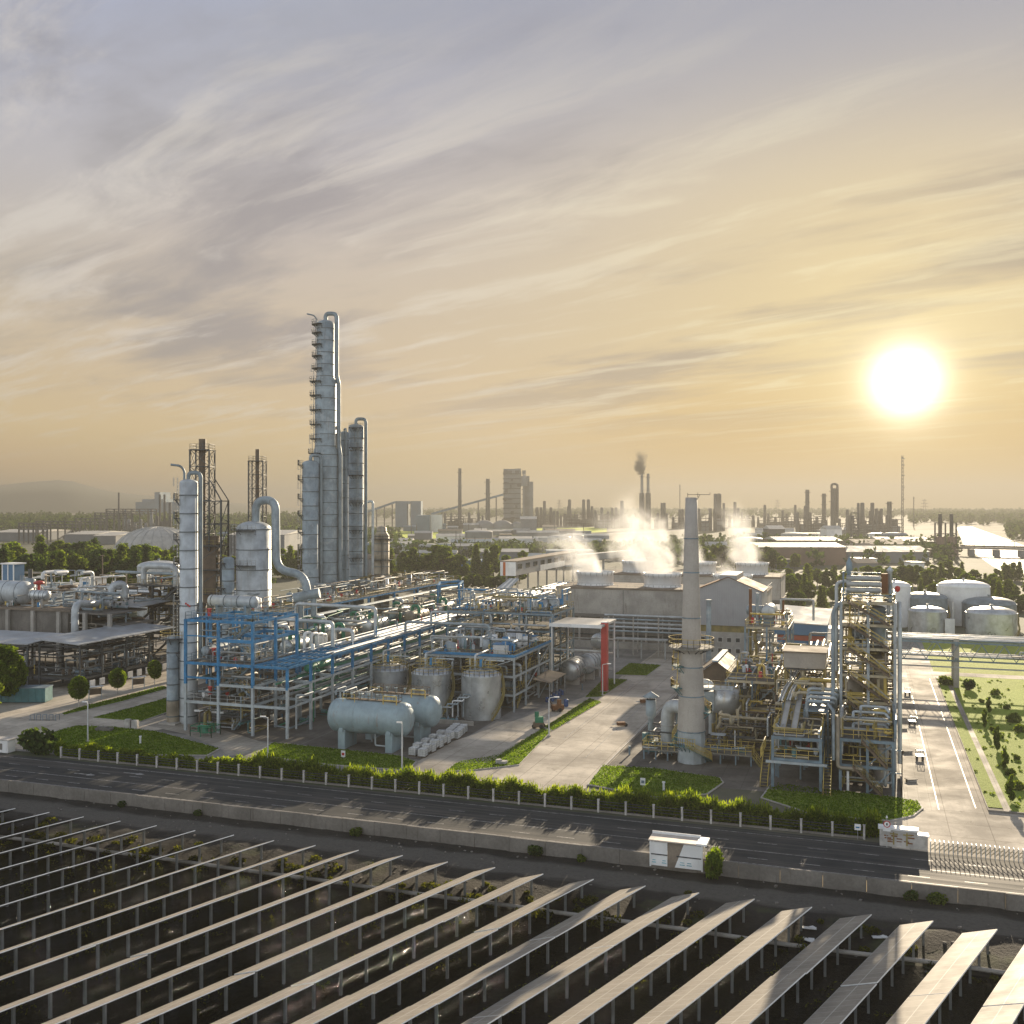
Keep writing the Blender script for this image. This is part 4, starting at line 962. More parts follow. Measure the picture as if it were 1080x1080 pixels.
px_ = xy(334.5, 250); single(MB().tube([(px_[0], px_[1], 50), (px_[0], px_[1], 80.6), (px_[0]-.7, px_[1]-.3, 81.6), (px_[0]-2.4, px_[1]-.7, 82.0)], .17, 8, .6), 'vent_pipe', 'clad_dull', (px_[0], px_[1], 50), 'thin vent pipe with a bent tip at the top left of the tallest column', 'pipe')
x, y = cxy(375.5, 262); column_tower('broad silver column with a tall loop pipe right of the tallest column', x, y, [(1.95, 0, 55.2)], (15, 22, 29, 36, 43, 50, 55), 'clad', 3.2, (A_CAM-.5, A_CAM+.8), (.42, A_RIGHT+.05, 14))
x, y = cxy(363, 258); column_tower('very slim column squeezed between the tallest column and the broad one', x, y, [(1.15, 0, 53.4)], (53, 40, 28), 'clad_dull', 3.6, (A_LEFT-.6, A_LEFT+.8), (.2, A_RIGHT-1.1, 14))
x, y = cxy(402.5, 270); column_tower('short brown stained column with bands right of the silver columns', x, y, [(2.0, 0, 27.3), (1.3, 27.3, 29.2)], (26.5, 21, 16), 'clad_brown', 2.0, (A_CAM-2.2, A_CAM+2.2), None, railm='olive')
pg_ = xy(393, 266); single(MB().tube([dpt(385.5, 530, 266), dpt(393.3, 528, 266), dpt(393, 626, 266)], .34, 10, 1.2), 'riser_pipe', 'clad_bright', (pg_[0], pg_[1], 14), 'pale bent riser pipe between the broad silver column and the brown column', 'pipe')

def lattice(label, x, y, zs_, wd, stack_r, stack_top, m='dark', sm_='brown'):
    t = thing('flare_stack', (x, y, 0), label, 'flare stack'); h = wd/2
    mb = MB(); br = MB(); C = [(-h, -h), (h, -h), (h, h), (-h, h)]
    rot = lambda a, b_: (x+a*CT-b_*ST, y+a*ST+b_*CT)
    for a, b_ in C: q = rot(a, b_); mb.beam((*q, zs_[0]), (*q, zs_[-1]), .26)
    for z0, z1 in zip(zs_, zs_[1:]):
        for i in range(4):
            p, q = rot(*C[i]), rot(*C[(i+1) % 4]); br.beam((*p, z0), (*q, z1), .12); br.beam((*q, z0), (*p, z1), .12); br.beam((*p, z1), (*q, z1), .16)
    mb.build('leg', m, t); br.build('lattice', m, t)
    MB().cyl((x, y, 0), (x, y, stack_top), stack_r, stack_r*.92, 14).build('stack', sm_, t)
    MB().box(x-h, y-h, zs_[-1]-.1, x+h, y+h, zs_[-1]).rail([rot(*c)+(zs_[-1],) for c in C], 1.2, True, 1.2).build('platform', m, t)
    return t
x, y = cxy(213.5, 215); t = lattice('dark flare stack in a lattice frame standing on a wide dark base tower', x, y, [26, 29.5, 33, 36.5, 40, 43.5, 47], 4.0, .8, 49.3)
rot = lambda a, b_: (x+a*CT-b_*ST, y+a*ST+b_*CT)
mb = MB(); fl = MB()
for a, b_ in ((-1.9, -2.5), (4.6, -2.5), (4.6, 3), (-1.9, 3)): mb.beam((*rot(a, b_), 0), (*rot(a, b_), 36.5 if a > 0 else 38), .3)
for z in (12, 17, 22, 27, 31.5, 36.3):
    q = [rot(a, b_) for a, b_ in ((-1.9, -2.5), (4.6, -2.5), (4.6, 3), (-1.9, 3))]
    for i in range(4): mb.beam((*q[i], z), (*q[(i+1) % 4], z), .22); mb.beam((*q[i], z-4.5), (*q[(i+1) % 4], z), .12)
    fl.slab([rot(a, b_) for a, b_ in ((-1.9, -2.5), (4.6, -2.5), (4.6, 3), (-1.9, 3))], z-.08, z) if z < 30 else None
mb.beam((*rot(4.6, -2.5), 36.5), (*rot(2, -2), 41), .2).beam((*rot(4.6, 3), 36.5), (*rot(2, 2), 41), .2)
mb.build('base_frame', 'dark', t); fl.build('floor', 'brown', t)
MB().obox((*rot(.9, .5), 22), (4.6, 3.8, 14), TH).build('furnace_box', 'brown', t)
MB().rail([rot(-1.9, -2.5)+(27,), rot(4.6, -2.5)+(27,), rot(4.6, 3)+(27,)], 1.1).rail([rot(-1.9, -2.5)+(17,), rot(4.6, -2.5)+(17,), rot(4.6, 3)+(17,)], 1.1).build('railing', 'olive', t)
x, y = cxy(271.5, 260); lattice('slender dark flare stack in a narrow lattice behind the fat vessel', x, y, [0, 6, 12, 18, 22, 25.5, 29, 32.5, 36, 39.5, 43, 46.5], 3.6, .55, 49.5)

# ------------------------------------------------------------------ tanks by the road
def pos_at(px, py, d): p = atd(px, py, d); return (p.x, p.y, p.z)
def bullet(label, cx, cyy, zc, L, r, m):
    t = thing('horizontal_tank', (cx, cyy, 0), label, 'tank')
    prof = [(q, -L/2+z) for q, z in head(r, 0, r*.55, False)]+[(q, L/2+z) for q, z in head(r, 0, r*.55)]
    MB().lathe(prof, (cx, cyy, zc), 36, 'x').build('shell', m, t)
    bm = MB()
    for f in (-.5, -.17, .17, .5): bm.lathe([(r, L*f-.05), (r+.03, L*f-.05), (r+.03, L*f+.05), (r, L*f+.05)], (cx, cyy, zc), 36, 'x', False)
    bm.build('weld_band', m, t)
    for o in (-L*.36, L*.36):
        MB().box(cx+o-.55, cyy-1.9, 0, cx+o+.55, cyy+1.9, zc-r*.72).box(cx+o-.3, cyy-2.1, zc-r*.85, cx+o+.3, cyy+2.1, zc-r*.6).build('saddle', 'tank_green', t)
    z = zc+r
    MB().box(cx-L*.36, cyy-.55, z+.05, cx+L*.45, cyy+.55, z+.13).build('walkway', 'brown', t)
    MB().rail([(cx-L*.36, cyy-.55, z+.1), (cx+L*.45, cyy-.55, z+.1), (cx+L*.45, cyy+.55, z+.1), (cx-L*.36, cyy+.55, z+.1)], 1.1, True, 1.3).build('railing', 'brown', t)
    for i in range(6):
        x = cx-L*.3+L*.13*i; MB().cyl((x, cyy+.2, z-.1), (x, cyy+.2, z+.75), .16, n=10).cyl((x, cyy+.2, z+.75), (x, cyy+.2, z+.85), .27, n=10).build('nozzle', 'tank_green', t)
    MB().rail([(cx-L*.36, cyy-1.4, z-.2), (cx-L*.18, cyy-1.4, z-.2)], 1.2).rail([(cx+L*.25, cyy-1.3, z-.2), (cx+L*.45, cyy-1.3, z-.2)], 1.2, w=.12).build('guard', 'yellow', t)
    pipe_run(t, [(cx+L*.1, cyy-.6, zc-r+.2), (cx+L*.1, cyy-.6, .6), (cx+L*.3, cyy-.6, .6)], .13, 'steel_lt')
    return t
pc = pos_at(391, 758, 150.5)
bullet('large pale green horizontal tank on saddles nearest the road', pc[0], pc[1], 4.55, 10.6, 2.45, 'tank_green')
bullet('second pale green horizontal tank half hidden behind the nearest one', pc[0]+1.3, pc[1]+6.6, 4.55, 11.2, 2.35, 'tank_green')
t = thing('loading_pipework', (pc[0]-3, pc[1]+3.4, 0), 'pale frame of pipes and yellow rails over the horizontal tanks', 'pipework')
for i in range(4): pipe_run(t, [(pc[0]-6.5+i*1.3, pc[1]+1.4, 7.1), (pc[0]-6.5+i*1.3, pc[1]+1.4, 7.9-.2*i), (pc[0]-6.5+i*1.3, pc[1]+4.5+i, 7.9-.2*i), (pc[0]-6.5+i*1.3, pc[1]+4.5+i, .4)], .13, ['clad', 'steel_lt', 'clad_dull'][i % 3], .4)
for x in (-6.8, -1.5): MB().beam((pc[0]+x, pc[1]+3.3, 0), (pc[0]+x, pc[1]+3.3, 7.5), .2).build('post', 'steel_lt', t)
MB().beam((pc[0]-6.8, pc[1]+3.3, 7.4), (pc[0]-1.5, pc[1]+3.3, 7.4), .2).build('beam', 'steel_lt', t)

def vtank(label, px, d, r, ztop, m='tank_grey', railm='yellow', dome=.9, name='storage_tank', stairs=True):
    x, y = xy(px, d); t = thing(name, (x, y, 0), label, 'tank')
    MB().lathe([(r, 0), (r, ztop)], (x, y, 0), 40).build('shell', m, t)
    MB().lathe([(r*math.cos(a)**.9+.001, ztop+dome*math.sin(a)) for a in np.linspace(0, PI/2, 7)], (x, y, 0), 40).build('roof', m, t)
    bm = MB(); z = 1.8
    while z < ztop: bm.lathe([(r, z-.03), (r+.025, z-.03), (r+.025, z+.03), (r, z+.03)], (x, y, 0), 40, smooth=False); z += 1.8
    bm.lathe([(r, ztop-.12), (r+.1, ztop-.12), (r+.1, ztop+.06), (r, ztop+.06)], (x, y, 0), 40, smooth=False).build('weld_seam', m, t)
    MB().lathe([(.35, ztop+dome-.1), (.35, ztop+dome+.5), (.45, ztop+dome+.5), (.45, ztop+dome+.62), (.001, ztop+dome+.66)], (x, y, 0), 14).build('vent', 'steel_lt', t)
    if railm: MB().rail(arc((x, y), ztop+.05, r-.05, 0, 2*PI, 24), 1.1, step=1.0, w=.06).build('railing', railm, t)
    if stairs:      # helical stair round the right side
        mb = MB(); P = []
        for i in range(25):
            a = A_CAM+.5+1.6*i/24; P.append(Vector((x+(r+.45)*math.cos(a), y+(r+.45)*math.sin(a), ztop*i/24)))
        for a, b_ in zip(P, P[1:]): mb.beam(a, b_, .5, .06).beam(a+Vector((0, 0, 1)), b_+Vector((0, 0, 1)), .06).beam(a, a+Vector((0, 0, 1)), .05)
        mb.build('spiral_stair', 'olive', t)
    return t
t1 = vtank('left and lowest of the three upright grey tanks with yellow railings', 410, 186, 3.5, 5.8)
t2 = vtank('middle one of the three upright grey tanks with yellow railings', 455, 175, 3.35, 7.0)
t3 = vtank('right and nearest of the three upright grey tanks with yellow railings', 507.5, 172.5, 3.35, 7.1)
for t, px, d, z in ((t1, 410, 186, 5.8), (t2, 455, 175, 7.0), (t3, 507.5, 172.5, 7.1)):
    x, y = xy(px, d); MB().box(x-2.6, y-.7, z+1.3, x+2.6, y+.7, z+1.38).build('walkway', 'olive', t); MB().rail([(x-2.6, y-.7, z+1.35), (x+2.6, y-.7, z+1.35), (x+2.6, y+.7, z+1.35), (x-2.6, y+.7, z+1.35)], 1.1, True, 1.0).build('railing', 'yellow', t)
    pipe_run(t, [(x-1, y-.2, z+.4), (x-1, y-.2, z+3.2), (x-1, y+7, z+3.2), (x-1, y+7, .5)], .2, 'clad_bright', .5); pipe_run(t, [(x+.6, y+.3, z+.4), (x+.6, y+.3, z+2.4), (x+4, y+.3, z+2.4)], .14, 'steel_lt', .4)
    MB().cyl((x+.2, y-.5, z+1.4), (x+.2, y-.5, z+2.6), .32, n=12).build('agitator_motor', 'blue', t)
x, y = xy(482, 172); t = thing('tank_pipework', (x, y, 0), 'dark pumps and zigzag pale pipes on the ground between the middle and right upright tanks', 'pipework')
for i in range(5): pipe_run(t, [(x-1.5+.8*i, y-3+.4*i, .5), (x-1.5+.8*i, y-3+.4*i, 2.2+.5*i), (x+.3+.8*i, y-3+.4*i, 2.2+.5*i), (x+.3+.8*i, y+1, 3.6+.5*i)], .13, ['steel_lt', 'clad', 'white'][i % 3], .35)
for i in range(3): pump_parts(t, x-1.8+1.5*i, y-4.4, 0, .3*i, 'teal', .85)
MB().box(x-4, y-5.4, 0, x+5, y-5.15, .7).build('bund_wall', 'concrete', t)
# totes
tote = thing('plastic_tote', (0, 0, 0), '', 'container')
MB().box(-.52, -.62, .18, .52, .62, 1.15).cyl((0, 0, 1.15), (0, 0, 1.24), .16, n=10).build('bottle', 'tote', tote)
mb = MB()
for z in (.2, .5, .8, 1.12):
    for a, b_ in (((-.56, -.66), (.56, -.66)), ((.56, -.66), (.56, .66)), ((.56, .66), (-.56, .66)), ((-.56, .66), (-.56, -.66))): mb.beam((*a, z), (*b_, z), .035)
for x in (-.56, -.2, .2, .56):
    for y in (-.66, .66): mb.beam((x, y, .15), (x, y, 1.14), .03)
mb.build('cage', 'galv', tote); MB().box(-.56, -.66, 0, .56, .66, .05).box(-.5, -.6, .05, -.3, .6, .16).box(.3, -.6, .05, .5, .6, .16).box(-.1, -.6, .05, .1, .6, .16).build('pallet', 'brown', tote)
PROTO['tote'] = proto_tree(tote)
p0, p1 = at(446, 798), at(474, 782); nt = 8
for i in range(nt):
    for j in range(2):
        p = p0.lerp(p1, i/(nt-1)); dup(PROTO['tote'], (p.x-1.5*j, p.y+.3*j, .32*((i*3+j*2) % 2)), random.Random(i*2+j).uniform(-.12, .12), 'white plastic liquid tote in the long double row beside the horizontal tanks', 1, 'totes in the long row')
p0, p1 = at(481, 779), at(489, 772)
for i in range(4):
    for j in range(2):
        p = p0.lerp(p1, i/3); dup(PROTO['tote'], (p.x-1.35*j, p.y+.2*j, 0), .1*i, 'white plastic liquid tote in the short cluster before the right upright tank', 1, 'totes in the short cluster')

# ------------------------------------------------------------------ multi-level structure right of the tanks
ps = thing('process_structure', (-65, 195, 0), 'crowded multi level steel process structure with blue top beams right of the upright tanks', 'steel structure')
frame(ps, [-73.5, -65.3, -57.2], [166.6, 173, 180.5, 187.6], [3.0, 6.2, 9.3], 'steel_lt', 'steel_lt', 'deck', 'olive', .3, seed=3)
MB().box(-74, 166.2, 9.4, -57.0, 166.45, 9.85).box(-57.05, 166.5, 9.4, -56.85, 188, 9.8).build('edge_beam', 'blue', ps)
frame(ps, [-79, -71.5, -64, -57.1], [189.5, 194.5, 199, 204], [4.5, 8.0, 11.2, 14.5], 'bluegrey', 'bluegrey', 'deck', 'olive', .3, seed=4)
clutter(ps, (-73, 167, .4, -57.5, 188, 12.4), 90, 21, (.08, .24)); clutter(ps, (-79, 190, .4, -57.5, 203.5, 17.5), 80, 22, (.08, .24), ('clad', 'beige', 'galv', 'steel_lt', 'olive', 'blue')); clutter(ps, (-79, 190, 14.6, -57.5, 203.5, 18.5), 40, 26, (.07, .2), ('clad', 'beige', 'galv', 'blue'))
valves(ps, (-73, 167, 9.4, -58, 187, 9.7), 70, 23); valves(ps, (-78.5, 190, 14.6, -58, 203, 14.9), 60, 24); valves(ps, (-73, 167, 3.1, -58, 187, 3.3), 20, 25)
rg = random.Random(31)
for i in range(26):
    a = rg.random() < .5; x = rg.uniform(-72, -59); y = rg.uniform(168, 186) if a else rg.uniform(190.5, 203); z = 9.35 if a else 14.55; h = rg.uniform(1.3, 2.8); r = rg.uniform(.5, 1.0)
    o = MB().lathe([(r, .4), (r, h)]+head(r, h, r*.4), (x, y, z), 16).cyl((x, y, z), (x, y, z+.4), r*.8, n=12).build('drum', rg.choice(('clad', 'white', 'tank_grey', 'steel_lt', 'blue')), ps)
    MB().cyl((x, y, z+h+r*.3), (x, y, z+h+r*.4+.7), .14, n=8).build('nozzle', 'galv', o)
for i, (x, y, z) in enumerate([(-61, 171, 9.35), (-64, 176, 9.35), (-60, 183, 9.35), (-63, 199, 14.55), (-70, 201, 14.55)]):
    o = MB().box(x-1.3, y-1, z+.01, x+1.3, y+1, z+1.6).build('equipment_cabinet', ['white', 'steel_lt'][i % 2], ps); MB().box(x-1.5, y-1.2, z+1.602, x+1.5, y+1.2, z+1.72).build('cover', 'blue', o)
for i in range(5): hvessel('', (-60.5-1.2*(i % 2), 170+4.2*i, 4.0+.4*(i % 2)), 4, .75, 'x', ['clad', 'tank_grey'][i % 2], 3.05, parent=ps, n=14)
for a in range(3): stair(ps, (-58.2, 170+3*a, 3.05+3.1*(a-1) if a else 0), (-58.2, 173.5+3*a, 6.2+3.1*(a-1) if a else 3), .9)
x, y = at(541, 745).x, at(541, 745).y
lt = thing('drum_shelter', (-55.5, 180.5, 0), 'low lean-to roof on the side of the process structure over blue drums', 'shelter')
MB().add([(-57, 176, 4.1), (-53.6, 176, 3.6), (-53.6, 186.5, 3.6), (-57, 186.5, 4.1), (-57, 176, 4.2), (-53.6, 176, 3.7), (-53.6, 186.5, 3.7), (-57, 186.5, 4.2)], [(3, 2, 1, 0), (4, 5, 6, 7), (0, 1, 5, 4), (1, 2, 6, 5), (2, 3, 7, 6), (3, 0, 4, 7)]).build('roof', 'roof_dirty', lt)
for y in (176.3, 181, 186.2): MB().beam((-53.8, y, 0), (-53.8, y, 3.6), .14).build('post', 'galv', lt)
bar = thing('plastic_drum', (0, 0, 0), '', 'drum'); MB().lathe([(.001, 0), (.29, 0), (.29, .03), (.30, .3), (.29, .33), (.30, .6), (.29, .87), (.27, .9), (.001, .9)], (0, 0, 0), 14).build('body', 'barrel', bar); MB().cyl((.12, 0, .9), (.12, 0, .94), .04, n=8).build('cap', 'white', bar); PROTO['drum'] = proto_tree(bar)
for i in range(9): dup(PROTO['drum'], (-54.5+.7*(i % 2), 177+1.05*i, 0), 0, 'blue plastic drum standing under the lean-to roof beside the process structure', 1, 'blue drums under the lean-to')
dup(PROTO['drum'], (*at(597, 745)[:2], 0), 0, 'dark blue drum standing alone on the yard at the grass strip', 1.4)

# ------------------------------------------------------------------ canopy, red pillar, round vessels
cp = thing('loading_canopy', (-52, 192, 0), 'flat pale canopy roof on thin white posts next to the red pillar', 'canopy')
MB().box(-57, 186.6, 12.6, -46.8, 198.6, 12.95).build('roof', 'roof_white', cp); MB().box(-57.05, 186.45, 12.45, -46.75, 186.58, 13.1).build('fascia', 'white', cp)
for x in (-56.6, -47.1):
    for y in (187, 198.2):
        if (x, y) != (-47.1, 187): MB().beam((x, y, 0), (x, y, 12.6), .22).build('post', 'white', cp)
MB().beam((-56.6, 187, 8.2), (-47, 187, 8.2), .16).beam((-56.6, 187, 5), (-52, 187, 8.2), .12).beam((-56.6, 198, 9), (-47, 198, 9), .2).build('brace', 'steel_lt', cp)
MB().box(-56, 197.8, 3, -47.5, 198.2, 3.4).box(-56, 198.4, 6, -47.5, 198.7, 6.3).build('pipe_shelf', 'galv', cp)
p = at(637.5, 730); rp_ = thing('red_pillar', (p.x, p.y, 0), 'tall red clad pillar standing at the corner of the pale canopy', 'pillar')
MB().box(p.x-.55, p.y-.5, 0, p.x+.55, p.y+.9, 13.2).build('body', 'red', rp_); MB().box(p.x-.58, p.y-.53, 13.202, p.x+.58, p.y+.93, 13.4).build('cap', 'white', rp_); MB().box(p.x-.7, p.y-.65, 0, p.x+.7, p.y+1.05, .3).build('base', 'concrete', rp_)
hvessel('rounded grey horizontal vessel with its end facing the road under the canopy', (*xy(606, 205), 2.9), 6.5, 2.05, 'y', 'tank_grey', 0)
hvessel('sunlit pale horizontal vessel right of and behind the rounded grey one', (*xy(622, 211), 3.2), 6.5, 2.0, 'y', 'clad_bright', 0)
hvessel('small upright looking vessel standing behind the red pillar', (*xy(632, 222), 6.2), 2.2, 1.6, 'y', 'tank_grey', 4.2)
# ------------------------------------------------------------------ cooling towers
def cooling_block(label, x0, x1, y0, y1, zr, seed):
    t = thing('cooling_tower_building', ((x0+x1)/2, (y0+y1)/2, 0), label, 'cooling tower')
    MB().box(x0, y0, zr-6.6, x1, y1, zr-.5).build('upper_wall', 'concrete', t)
    MB().box(x0-.15, y0-.15, zr-.498, x1+.15, y1+.15, zr).build('roof_slab', 'roof_dirty', t)
    MB().box(x0-.3, y0-.3, zr-7.4, x1+.3, y1+.3, zr-6.602).build('ledge', 'concrete_dk', t)
    MB().box(x0+.5, y0+.5, 1.6, x1-.5, y1-.5, zr-7.402).build('louvre_wall', 'concrete_dk', t)
    MB().box(x0-1, y0-1.2, 0, x1+1, y1+1, 1.6).build('basin', 'concrete', t)
    n = int((x1-x0)/5.6)
    for i in range(n+1):
        x = x0+.3+(x1-x0-.6)*i/n; MB().box(x-.25, y0-.02, 1.602, x+.25, y0+.5, zr-7.402).build('pillar', 'concrete', t)
    mb = MB()
    for k in range(1, 4): mb.box(x0+(x1-x0)*k/3-.05, y0-.03, zr-6.5, x0+(x1-x0)*k/3+.05, y0, zr-.6)
    for k in range(3): mb.box(x0+.2, y0+.2, 3+k*1.6, x1-.2, y0+.44, 3.3+k*1.6)
    mb.build('louvre', 'dark', t)
    MB().rail([(x0, y0, zr), (x1, y0, zr), (x1, y1, zr), (x0, y1, zr)], 1.0, True, 2.2, .05).build('railing', 'galv', t)
    return t
def fan_stack(t_label, x, y, z):
    t = thing('fan_stack', (x, y, z), t_label, 'fan stack')
    pr_ = [(4.75-.55*math.sin(PI*min(1, h/2.9))+.12*h/3.4, h) for h in np.linspace(0, 3.4, 9)]
    MB().lathe(pr_+[(pr_[-1][0]-.15, 3.4), (pr_[-1][0]-.3, .3)], (x, y, z), 40).build('shell', 'white', t)
    mb = MB()
    for k in range(20):
        a = 2*PI*k/20; c, s = math.cos(a), math.sin(a)
        for (r0, h0), (r1, h1) in zip(pr_, pr_[1:]): mb.beam((x+(r0+.03)*c, y+(r0+.03)*s, z+h0), (x+(r1+.03)*c, y+(r1+.03)*s, z+h1), .1)
    mb.build('rib', 'galv', t)
    fb = MB(); fb.cyl((x, y, z+1.2), (x, y, z+1.8), .6, n=12)
    for k in range(6): a = k*PI/3; fb.beam((x, y, z+1.5), (x+3.9*math.cos(a), y+3.9*math.sin(a), z+1.6), .7, .1)
    fb.build('fan', 'dark', t)
cooling_block('long weathered concrete cooling tower building nearest the canopy with fan stacks on its roof', -74, -22.5, 248.5, 265, 14.9, 1)
cooling_block('second concrete cooling tower building behind the first one, with steaming fan stacks', -75, -23, 299.5, 317, 14.9, 2)
FS = [(-66, 256.7), (-48.6, 256.7), (-31.2, 256.7), (-66, 308.5), (-47, 308.5), (-32, 310)]
for (x, y), lb_ in zip(FS, ['white fan stack at the left front corner of the near cooling tower', 'white fan stack in the middle of the near cooling tower roof, below the thickest steam', 'white fan stack of the near cooling tower hidden behind the gabled building', 'white fan stack on the far cooling tower left of the thickest steam', 'white fan stack on the far cooling tower just right of the tall chimney', 'white fan stack at the right end of the far cooling tower']): fan_stack(lb_, x, y, 14.9)
# pipes and low walls in front of the cooling tower
cf = thing('cooling_water_pipes', (-45, 241, 0), 'long horizontal pipes on low frames along the front of the near cooling tower', 'pipework')
for i in range(5): pipe_run(cf, [(-60, 238+1.1*i, 5.6+.8*i), (-34, 238+1.1*i, 5.6+.8*i)], .22+.05*(i % 3), ['clad', 'clad_bright', 'galv'][i % 3])
for x in (-58, -52, -46, -40, -35): MB().beam((x, 238, 0), (x, 238, 9), .3).beam((x, 243, 0), (x, 243, 9.2), .3).beam((x, 237.6, 5.2), (x, 243.2, 5.2), .25).build('frame', 'concrete', cf)
MB().box(-55, 232, 4.4, -43, 234, 4.7).build('pipe_tray', 'galv', cf)
for x in (-54.5, -49, -43.5): MB().beam((x, 233, 0), (x, 233, 4.4), .3).build('post', 'galv', cf)

# ------------------------------------------------------------------ gabled hall with pump house, stepped blue roof building
gh = thing('gabled_hall', (-29.3, 239, 0), 'bluegrey sheet clad gabled hall with a brown roof behind the tall chimney', 'hall')
x0, x1, y0, y1, ze, za = -36.6, -22.0, 233, 246, 16.2, 19.2; xm = -29.3
MB().add([(x0, y0, 8.4), (x1, y0, 8.4), (x1, y0, ze), (xm, y0, za), (x0, y0, ze), (x0, y1, 8.4), (x1, y1, 8.4), (x1, y1, ze), (xm, y1, za), (x0, y1, ze)], [(0, 1, 2, 3, 4), (9, 8, 7, 6, 5), (0, 4, 9, 5), (1, 6, 7, 2), (0, 5, 6, 1)]).build('wall', 'siding', gh)
mb = MB()
for s in (-1, 1):
    xe = xm+s*7.7; a = [(xm, y0-.4, za+.05), (xe, y0-.4, ze-.1), (xe, y1+.4, ze-.1), (xm, y1+.4, za+.05)]; b_ = [(p[0], p[1], p[2]+.15) for p in a]
    mb.add(a+b_, [(0, 1, 2, 3), (7, 6, 5, 4), (0, 4, 5, 1), (1, 5, 6, 2), (2, 6, 7, 3), (3, 7, 4, 0)])
mb.build('roof', 'roof_rust', gh)
MB().box(xm-1.9, y0-.2, za-.6, xm+1.9, y1+.1, za+.55).build('ridge_vent', 'siding', gh)
rb_ = MB()
for i in range(30):
    x = x0+.24+i*.49; rb_.box(x-.04, y0-.05, 8.5, x+.04, y0, ze-.2+(3*(1-abs(x-xm)/7.3))-.35)
rb_.build('sheet_rib', 'siding', gh)
MB().box(x0+.6, y0+.5, 6.9, x1-.6, y1-.5, 8.398).build('window_glow_band', 'olive', gh)  # olive colour stands in for the yellowish glow of the lit windows
MB().box(x0+.3, y0+.3, 0, x1-.3, y1-.3, 6.898).build('lower_wall', 'concrete', gh)
for i in range(7):
    x = x0+1.6+i*1.95
    for z in (2.2, 4.6):
        f = MB().box(x-.6, y0+.22, z, x+.6, y0+.3, z+1.2).build('window', 'stone', gh); MB().box(x-.42, y0+.19, z+.15, x+.42, y0+.22, z+1.02).build('pane', 'glass', f)
pt = at(729, 695)
gv = single(MB().cyl((-30.6, 212, 0), (-30.6, 212, 15.8), .55, .5, 14).cyl((-30.6, 212, 15.8), (-30.6, 212, 16.1), .62, n=14), 'vent_stack', 'clad', (-30.6, 212, 0), 'pale vent stack standing in front of the bluegrey gabled hall', 'stack')
DXB, DZB = 3.6, 1.2
_n0 = set(bpy.data.objects)
sb = thing('stepped_roof_building', (-15.5, 222, 0), 'building with white sheet roof, stepped blue walls and a red band left of the tower', 'building')
MB().box(-20.8, 214.5, 0, -11.4, 226, 8.2).build('wall', 'siding_blue', sb)
MB().box(-20.9, 213.6, 6.2, -11.2, 214.4, 6.5).box(-20.9, 213.0, 3.6, -11.2, 214.4, 3.9).build('awning', 'siding_blue', sb)
MB().box(-20.7, 214.38, 7.0, -11.5, 214.49, 8.0).build('red_band', mat('brick_red_band', (.36, .09, .05), .7), sb)
MB().add([(-22, 213.6, 10.6), (-10.9, 213.6, 10.2), (-10.4, 226.5, 12.2), (-22, 226.5, 12.8), (-22, 213.6, 10.8), (-10.9, 213.6, 10.4), (-10.4, 226.5, 12.4), (-22, 226.5, 13.0)], [(3, 2, 1, 0), (4, 5, 6, 7), (0, 1, 5, 4), (1, 2, 6, 5), (2, 3, 7, 6), (3, 0, 4, 7)]).build('roof', 'roof_white', sb)
MB().add([(-21.8, 213.9, 8.2), (-11.1, 213.9, 8.2), (-11.0, 213.8, 10.2), (-21.8, 213.8, 10.55), (-21.8, 226, 8.2), (-11.1, 226, 8.2), (-11, 226, 12.1), (-21.8, 226, 12.7)], [(0, 1, 2, 3), (7, 6, 5, 4), (0, 3, 7, 4), (1, 5, 6, 2), (0, 4, 5, 1)]).build('fascia_wall', 'siding_blue', sb)
for i, z in enumerate((1.0, 3.7, 6.3)):
    y = 213.2-.4*i; MB().add([(-11.2, 216, z), (-9.2, 215, z), (-9.2, 225, z+1.8), (-11.2, 226, z+1.8), (-11.2, 216, z+.15), (-9.2, 215, z+.15), (-9.2, 225, z+1.95), (-11.2, 226, z+1.95)], [(3, 2, 1, 0), (4, 5, 6, 7), (0, 1, 5, 4), (1, 2, 6, 5), (2, 3, 7, 6), (3, 0, 4, 7)]).build('side_roof', 'roof_white', sb)

for o in set(bpy.data.objects)-_n0:
    if o.parent is None: o.location.x += DXB
    elif o.parent is sb: o.location.z += DZB if o.name.split('.')[0] not in ('wall',) else 0
MB().box(-20.8+DXB, 214.5, 8.2, -11.4+DXB, 226, 8.2+DZB).build('wall', 'siding_blue', sb, (-15.5+DXB, 222, 0))
# ------------------------------------------------------------------ tall chimney
cx_, cy_ = at(727, 806).x, at(727, 806).y; cy_ += 1.7
ch = thing('chimney', (cx_, cy_, 0), 'tall tapering concrete chimney with a ring platform and spiral stair beside the road', 'chimney')
MB().lathe([(1.95, 0), (1.9, 4.3)], (cx_, cy_, 0), 10, smooth=False).build('base_panels', 'steel_lt', ch)
MB().lathe([(1.93, 4.3), (1.72, 10), (1.5, 16)], (cx_, cy_, 0), 40).build('lower_shaft', 'concrete_lt', ch)
MB().lathe([(1.35, 16), (1.12, 25), (1.0, 30), (.80, 36.7), (.62, 36.7), (.6, 35)], (cx_, cy_, 0), 36).build('upper_shaft', 'concrete_lt', ch)
for z, r in ((4.35, 1.95), (9.2, 1.77), (13.2, 1.63), (20, 1.27), (26.3, 1.10), (31, .99)): MB().lathe([(r, z-.08), (r+.04, z-.08), (r+.04, z+.08), (r, z+.08)], (cx_, cy_, 0), 36, smooth=False).build('band', 'bluegrey', ch)
